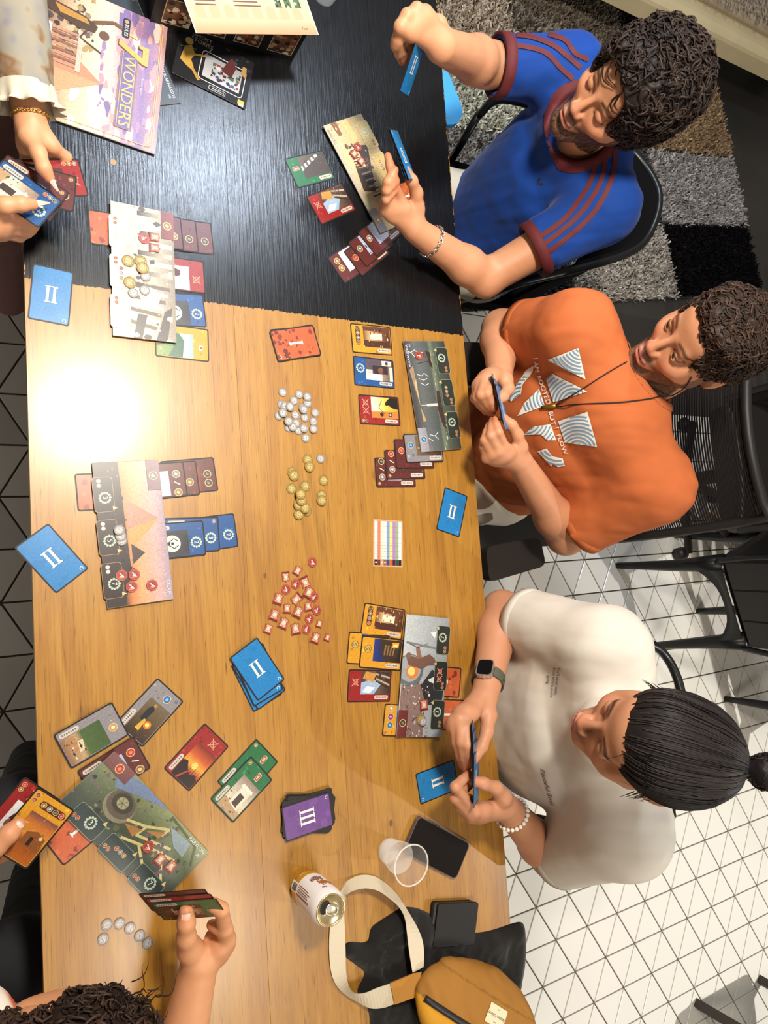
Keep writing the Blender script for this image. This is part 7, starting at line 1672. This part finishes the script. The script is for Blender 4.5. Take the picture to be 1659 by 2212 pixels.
Vh, Fh = hair_cap(hc, hR, (.018, .020, .018), lump=.006, lsc=70, seed=81, low=-.05, face=(0, .14, -.005, .1, .1, .095)); ho = add_mesh('hair', Vh, Fh, HAIR, P5, np.tile(lin((36, 25, 20)), (len(Vh), 1)), True, B5)
v, f, c = curls(Vh, Fh, hc, hR, 900, rg, (.006, .012), .0018, .002, ((28, 19, 16), (62, 44, 34)), hug=.25); o = add_mesh('curls', v, f, HAIR, ho, c, True, B5); o['kind'] = 'stuff'
wis = []
for k in range(110):
    a = rg.uniform(-1.9, .7); p = hc+hR@np.array([math.cos(a)*-.085, rg.uniform(-.04, .07), .06+.06*rg.uniform(-.4, 1)]); d = unit((p-hc)+rg.normal(0, .03, 3)); s_ = unit(np.cross(d, rg.normal(0, 1, 3))); t = np.linspace(0, 1, 9)[:, None]; ln = rg.uniform(.010, .03)
    wis.append(p+d*t*ln+s_*np.sin(t*rg.uniform(2, 5))*ln*.3)
v, f, c = strand_mesh(wis, [.0008]*len(wis), [lin((34, 23, 18))]*len(wis)); o = add_mesh('wisps', v, f, HAIR, ho, c, True, B5); o['kind'] = 'stuff'
pm = print_cloth('bold_print', [(.35, (36, 90, 130)), (.45, (226, 222, 210)), (.58, (226, 222, 210)), (.62, (206, 84, 40)), (.75, (226, 222, 210))], 5)
mid = (sr+sl2)/2; cr_ = sr+(el-sr)*.55; cl_ = sl2+(el2-sl2)*.55
so, Vs, Fs = shirt_mesh('shirt', pm, P5, B5, [(mid+np.array([0, -.01, -.02]), .15, .09), (mid+np.array([0, -.04, -.18]), .17, .12), (np.array([.52, -.34, .5]), .17, .13)], (1, 0, 0), [(sr, cr_, .08, .066), (sl2, cl_, .08, .066)], (sr, sl2), nb, 91)
thighs(P5, B5, [np.array([.43, -.32, .52]), np.array([.62, -.32, .52])], [np.array([.40, -.02, .54]), np.array([.66, -.02, .54])], mat('dark_trousers', (26, 26, 32), .85))
thighs(P4, B4, [np.array([-.94, -.36, .52]), np.array([-.77, -.36, .52])], [np.array([-.98, -.04, .54]), np.array([-.74, -.04, .54])], mat('mauve_skirt', (150, 112, 110), .85))
for t, d, z, a_, lb in (((243, 941), (-200, 235), .852, F1_('red', 'soldier', [('swords',), ('swords',)], cost=[RD, OR]), 'red card behind the yellow one in the near man’s left hand'), ((318, 998), (-197, 238), .857, F1_('yellow', 'desert', [('bar', [OR, ST, WO, RD])], cost=[CL, CL]), 'yellow card with a desert palace under the near man’s left thumb')):
    T = at(*zc(ZE, t)[0], z+.012); D = at(*zc(ZE, (t[0]+d[0], t[1]+d[1]))[0], z); y = unit(T-D); x = unit(np.cross(y, [-.10, .0, 1.])); age_card(lb, a_, pose=(T-y*.05, x, y), group='cards in the near man’s left hand')
Lm, Rm = ch(ZR, (415, 530, .92), (1232, 730, .92)); Tm, Bm = ch(ZR, (690, 450, .944), (957, 812, .896)); ctr = (Tm+Bm)/2; yv = unit(Rm-Lm); xv = Bm-Tm; nv = np.cross(unit(xv), yv)
for k, (lb, a_) in enumerate((('green card in front in the near man’s right hand', F1_('green', 'market', [('tab',)])), ('red card second in the near man’s right hand', F1_('red', 'stable', [('swords',)])), ('brown card at the back in the near man’s right hand', F1_('brown', 'quarry', [('res', ST)])))):
    age_card(lb, a_, pose=(ctr-nv*.0014*k-unit(xv)*.011*k-yv*.006*k, xv, yv), group='cards in the near man’s right hand')

# ================================================================ chairs and furniture behind
IRON = mat('black_metal', (18, 18, 19), .34, spec=.4); PLAST = mat('black_plastic2', (30, 27, 26), .5); PADM = mat('arm_pad', (34, 28, 24), .6, spec=.25)
ch1 = empty('metal_chair', (-.95, 1.33, .0095), 'black metal chair with a curved tube back under the blue-shirted man', 'chair'); CB = np.array(ch1.location)
hp = [at(1400, 290, .82), at(1419, 400, .82), at(1405, 500, .80), at(1360, 545, .78), at(1250, 580, .74), at(1120, 612, .68), at(1066, 634, .60)]
mx = -.985
full = [np.array([2*mx-p[0], p[1], p[2]]) for p in hp[:1:-1]]+[np.array([mx, 1.59, .82])]+hp[2:]
q = MB(); q.tube(spline(full, 6), .0115, 10); q.build('back_hoop', IRON, ch1, True, CB)
sp_ = spline(full[2:-2], 6); v = []; f = []
for p in sp_: cpt = np.array([mx, 1.3, p[2]]); d = unit((p-cpt)*np.array([1, 1, 0])); v += [p-d*.006, p-d*.004-np.array([0, .02, .26]), p-d*.016-np.array([0, .02, .26]), p-d*.018]
for i in range(len(sp_)-1):
    for k in range(4): f.append((4*i+k, 4*i+(k+1) % 4, 4*i+4+(k+1) % 4, 4*i+4+k))
add_mesh('back_pad', v, f, mat('black_cloth_seat', (14, 13, 14), .95, spec=.08), ch1, None, True, CB)
q = MB(); q.prism([(mx+x*.001, 1.27+y*.001) for x, y in rrect(430, 430, 80, 6)], .40, .45); q.build('seat', mat('black_cloth_seat'), ch1, False, CB)
for sx, sy, tx, ty in ((-1, -1, -.03, -.05), (1, -1, .03, -.05), (-1, 1, -.03, .05), (1, 1, .03, .05)):
    q = MB(); top_ = (mx+sx*.2, 1.27+sy*.2, .41); q.tube([top_, (mx+sx*.2+tx, 1.27+sy*.2+ty, .012)], .0115, 8); q.build('leg', IRON, ch1, True, CB)
q = MB(); q.tube([at(1066, 634, .60), at(1058, 640, .48), (mx+.21, 1.2, .42)], .0115, 8); q.tube([2*np.array([mx, 0, 0])+at(1066, 634, .60)*np.array([-1, 1, 1]), (mx-.21, 1.2, .42)], .0115, 8); a_o = q
for s in (0, 1):
    q = MB(); e0 = at(1066, 634, .60); e0 = e0 if s == 0 else np.array([2*mx-e0[0], e0[1], e0[2]]); q.tube([e0, (mx+(.21 if s == 0 else -.21), 1.16, .43)], .0115, 8); q.build('arm_support', IRON, ch1, True, CB)
# tolix-like chairs
def tin_chair(mid, dr, label, back=True, hoop=False):
    e = empty('metal_chair', (*mid, .0072), label, 'chair', 'black sheet-metal chairs'); E = np.array(e.location); d = unit(np.array([dr[0], dr[1], 0.])); b = np.array([-d[1], d[0], 0.])   # b points away from the back
    M3 = np.array([mid[0], mid[1], 0.]); W = lambda x, y, z: M3+d*x+b*y+np.array([0, 0, z])
    prof = [(-.16, .02), (.16, .02), (.175, .04), (.185, .33), (.165, .35), (-.165, .35), (-.185, .33), (-.175, .04)]
    q = MB(); q.add([W(x, y, .44) for x, y in prof]+[W(x, y, .452) for x, y in prof]+[W(x*.86, .185+(y-.185)*.86, .446) for x, y in prof], [tuple(range(7, -1, -1))]+[(i, (i+1) % 8, 8+(i+1) % 8, 8+i) for i in range(8)]+[(8+i, 8+(i+1) % 8, 16+(i+1) % 8, 16+i) for i in range(8)]+[tuple(range(16, 24))]); q.build('seat', IRON, e, False, E)
    for sx in (-1, 1):
        for (yy, fy) in ((.03, -.03), (.32, .36)):
            p = [W(sx*.15, yy, .445), W(sx*.16, (yy+fy)/2+.0, .25), W(sx*.18, fy, .0)]
            q = MB(); r = [.030, .022, .014]; q.tube([p[0]+(p[1]-p[0])*t for t in (0, .5)]+[p[1], p[1]+(p[2]-p[1])*.6, p[2]+np.array([0, 0, .0075])], [.036, .028, .022, .016, .013], 8); q.build('leg', IRON, e, True, E)
    # arched aprons
    for y0 in (.0, .355):
        v = []; f = []; N = 16
        for i in range(N+1):
            t = i/N*2-1; z = .30+.115*(1-abs(t)**2.6); v += [W(t*.172, y0, .446), W(t*.172, y0+(-.012 if y0 < .1 else .012)*(abs(t)**3), z-.0)]
        n = len(v); v += [p+b*.003 for p in v]
        for i in range(N): f += [(2*i, 2*i+2, 2*i+3, 2*i+1), (n+2*i+1, n+2*i+3, n+2*i+2, n+2*i), (2*i+1, 2*i+3, n+2*i+3, n+2*i+1)]
        add_mesh('apron', v, f, IRON, e, None, True, E)
    if back:
        for x0, x1 in ((-.16, -.062), (-.055, .055), (.062, .16)):
            v = []
            for z in (.47, .62, .80): dz = (z-.45)*-.12; v += [W(x0, dz, z), W(x1, dz, z), W(x1, dz+.004, z), W(x0, dz+.004, z)]
            f = [(4*i+k, 4*i+(k+1) % 4, 4*i+4+(k+1) % 4, 4*i+4+k) for i in range(2) for k in range(4)]+[(3, 2, 1, 0), (8, 9, 10, 11)]; add_mesh('back_panel', v, f, IRON, e, None, False, E)
        q = MB(); q.tube(spline([W(-.17, .0, .44), W(-.182, -.02, .62), W(-.165, -.045, .82), W(0, -.05, .86), W(.165, -.045, .82), W(.182, -.02, .62), W(.17, 0, .44)], 6), .011, 8); q.build('back_frame', IRON, e, True, E)
    return e
tin_chair((.222, 2.267), (.957, .29), 'empty black sheet-metal chair standing behind the orange and white shirts')
tin_chair((.86, 2.86), (.97, .23), 'second empty metal chair at the right frame edge, only its legs showing')
ch3 = empty('metal_chair', (.45, 1.2, .0072), 'black metal chair with a round tube back under the white-shirted man', 'chair'); CB = np.array(ch3.location)
w1 = [at(1385, 1385, .80), at(1440, 1420, .80), at(1472, 1500, .80), at(1478, 1620, .80), at(1450, 1740, .80), at(1435, 1768, .80)]
q = MB(); q.tube(spline([np.array([.215, 1.12, .46]), np.array([.205, 1.25, .70])]+w1+[np.array([.69, 1.25, .70]), np.array([.68, 1.12, .46])], 6), .012, 10); q.build('back_hoop', IRON, ch3, True, CB)
q = MB(); q.prism([(.45+x*.001, 1.2+y*.001) for x, y in rrect(420, 400, 60, 6)], .42, .45); q.build('seat', IRON, ch3, False, CB)
for sx in (-1, 1):
    for sy in (-1, 1): q = MB(); q.tube([(.45+sx*.18, 1.2+sy*.17, .43), (.45+sx*.22, 1.2+sy*.21, .012)], [.016, .011], 8); q.build('leg', IRON, ch3, True, CB)
# office chairs
MESH = mat('chair_mesh', (22, 17, 16), .85, spec=.15)
def office(cx, cy, face, label, arms=None, rot=0):
    e = empty('office_chair', (cx, cy, .0072), label, 'chair', 'black office chairs'); E = np.array(e.location)
    Wd = lambda x, y, z: np.array([cx+x, cy+y*face, z])
    q = MB(); q.prism([tuple(Wd(x*.001, y*.001, 0)[:2]) for x, y in rrect(480, 460, 70, 5)], .42, .49); q.build('seat', PLAST, e, False, E)
    # backrest: frame and a woven panel of fine cords
    def bk(u, t): return Wd(u*.235*(1-.10*t*t), .24+.10*t+.03*(1-u*u)*0-.045*(1-u*u)+.045, .53+.49*t)
    rim = [bk(-1, t) for t in np.linspace(0, 1, 8)]+[bk(u, 1) for u in np.linspace(-.8, .8, 7)]+[bk(1, t) for t in np.linspace(1, 0, 8)]+[bk(u, 0) for u in np.linspace(.8, -.8, 7)]
    q = MB(); q.tube(rim, .013, 8, closed=True); q.build('back_frame', PLAST, e, True, E)
    q = MB()
    for t in np.linspace(.02, .98, 74): q.tube([bk(u, t) for u in np.linspace(-1, 1, 9)], .0026, 4)
    o = q.build('back_mesh', MESH, e, False, E); o['kind'] = 'stuff'
    q = MB(); q.box((Wd(-.2, 0, 0)[0], min(Wd(0, .262, 0)[1], Wd(0, .292, 0)[1]), .60), (Wd(.2, 0, 0)[0], max(Wd(0, .262, 0)[1], Wd(0, .292, 0)[1]), .70)); q.build('lumbar_bar', PLAST, e, False, E)
    q = MB(); q.tube([Wd(0, 0, .42), Wd(0, 0, .09)], [.03, .028], 12); q.build('gas_column', PLAST, e, True, E)
    for k in range(5):
        a = math.radians(72*k+rot); p = np.array([cx, cy, 0.])+.31*np.array([math.cos(a), math.sin(a), 0]); q = MB(); q.tube([(cx, cy, .105), p+np.array([0, 0, .078])], [.030, .018], 8, flat=.7); lg = q.build('star_leg', PLAST, e, True, E)
        q = MB(); t_ = np.array([-math.sin(a), math.cos(a), 0]); q.tube([p+np.array([0, 0, .0345])-t_*.022, p+np.array([0, 0, .0345])+t_*.022], .027, 14); q.build('castor', PLAST, lg, True, E)
    if arms:
        for poly in arms:
            p2 = [at(x, y, .665)[:2] for x, y in poly]; q = MB(); q.prism([tuple(p) for p in p2] if np.cross(p2[1]-p2[0], p2[2]-p2[1]) > 0 else [tuple(p) for p in p2[::-1]], .640, .668); q.build('arm_pad', PADM, e, False, E)
            c2 = np.mean(p2, 0); q = MB(); q.tube([(*c2, .642), (c2[0], c2[1], .5), (cx+(c2[0]-cx)*.8, c2[1]+.06, .45)], .016, 8, flat=1); q.build('arm_support', PLAST, e, True, E)
    return e
def rpoly(pts, n=5):
    P = [np.array(p, float) for p in pts]; out = []
    for i in range(len(P)):
        a, b, c = P[i-1], P[i], P[(i+1) % len(P)]; u = unit(a-b)*min(16, np.linalg.norm(a-b)*.35); w_ = unit(c-b)*min(16, np.linalg.norm(c-b)*.35)
        for k in range(n+1): t = k/n; out.append(tuple((1-t)**2*(b+u)+2*t*(1-t)*b+t*t*(b+w_)))
    return out
office(-.27, 1.22, 1, 'black mesh office chair with arm pads under the orange-shirted man', [rpoly([(1048, 1182), (1165, 1160), (1178, 1222), (1056, 1258)]), rpoly([(985, 738), (1060, 742), (1062, 826), (990, 824)])], rot=20)
office(-.28, 2.52, -1, 'second black mesh office chair behind the orange-shirted man', None, rot=-66)
# slatted folding table, its top out of frame beyond the chairs
st_ = empty('slatted_table', (.05, 2.95, .0072), 'brown folding table with crossed legs behind the empty metal chair', 'table'); E = np.array(st_.location); BRW = mat('brown_wood', (74, 50, 38), .5, noise=.15, nscale=30)
for a_, b_, hw in ((at(1530, 1115, .36), at(1664, 1240, .03), .02), (at(1556, 1146, .24), at(1660, 1114, .24), .017)):
    q = MB(); q.tube([a_, b_], hw, 4, flat=1.2); q.build('crossed_leg', BRW, st_, False, E)
for sx in (.52,):
    for s in (0, 1):
        q = MB(); q.tube([(sx, 3.16 if s else 3.5, .03), (sx, 3.5 if s else 3.16, .71)], .02, 4); q.build('crossed_leg', BRW, st_, False, E)
for k in range(11):
    y = 2.75+.066*k; q = MB(); q.box((-.55, y, .712), (.60, y+.044, .732)); q.build('slat', BRW, st_, False, E)
# stool at the lower right, one leg in frame
sl_e = empty('wooden_stool', (2.05, 2.6, .0072), 'dark wooden stool cut off by the lower right corner', 'stool'); E = np.array(sl_e.location); DKW = mat('dark_wood', (58, 48, 42), .55, noise=.15, nscale=25)
f0 = at(1506, 2168, .008); up0 = f0+np.array([.01, .01, .39])
for k, (dx, dy) in enumerate(((0, 0), (.42, .05), (.05, .42), (.45, .45))):
    q = MB(); a_ = f0+np.array([dx, dy, 0]); b_ = up0+np.array([dx*.92, dy*.92, 0]); q.tube([a_, b_], .023, 4); q.build('leg', DKW, sl_e, False, E)
q = MB(); cc = (up0+np.array([.18, .18, 0])); q.prism([(cc[0]+x*.001, cc[1]+y*.001) for x, y in rrect(420, 420, 40, 4)], .40, .44); q.build('seat', DKW, sl_e, False, E)
# bright blue folder on the bearded man's lap, seen past the table edge
p2 = [at(x, y, .63)[:2] for x, y in rpoly([(905, 150), (968, 150), (1003, 240), (990, 268), (925, 268)])]; o_ = at(960, 210, .61)
q = MB(); q.prism([tuple(p-o_[:2]) for p in p2] if np.cross(p2[3]-p2[0], p2[9]-p2[3]) > 0 else [tuple(p-o_[:2]) for p in p2[::-1]], 0, .018); o = q.build('folder', mat('bright_blue_card', (64, 150, 204), .5)); o.location = o_; tag(o, 'bright blue folder showing between the black table edge and the rug', 'folder')
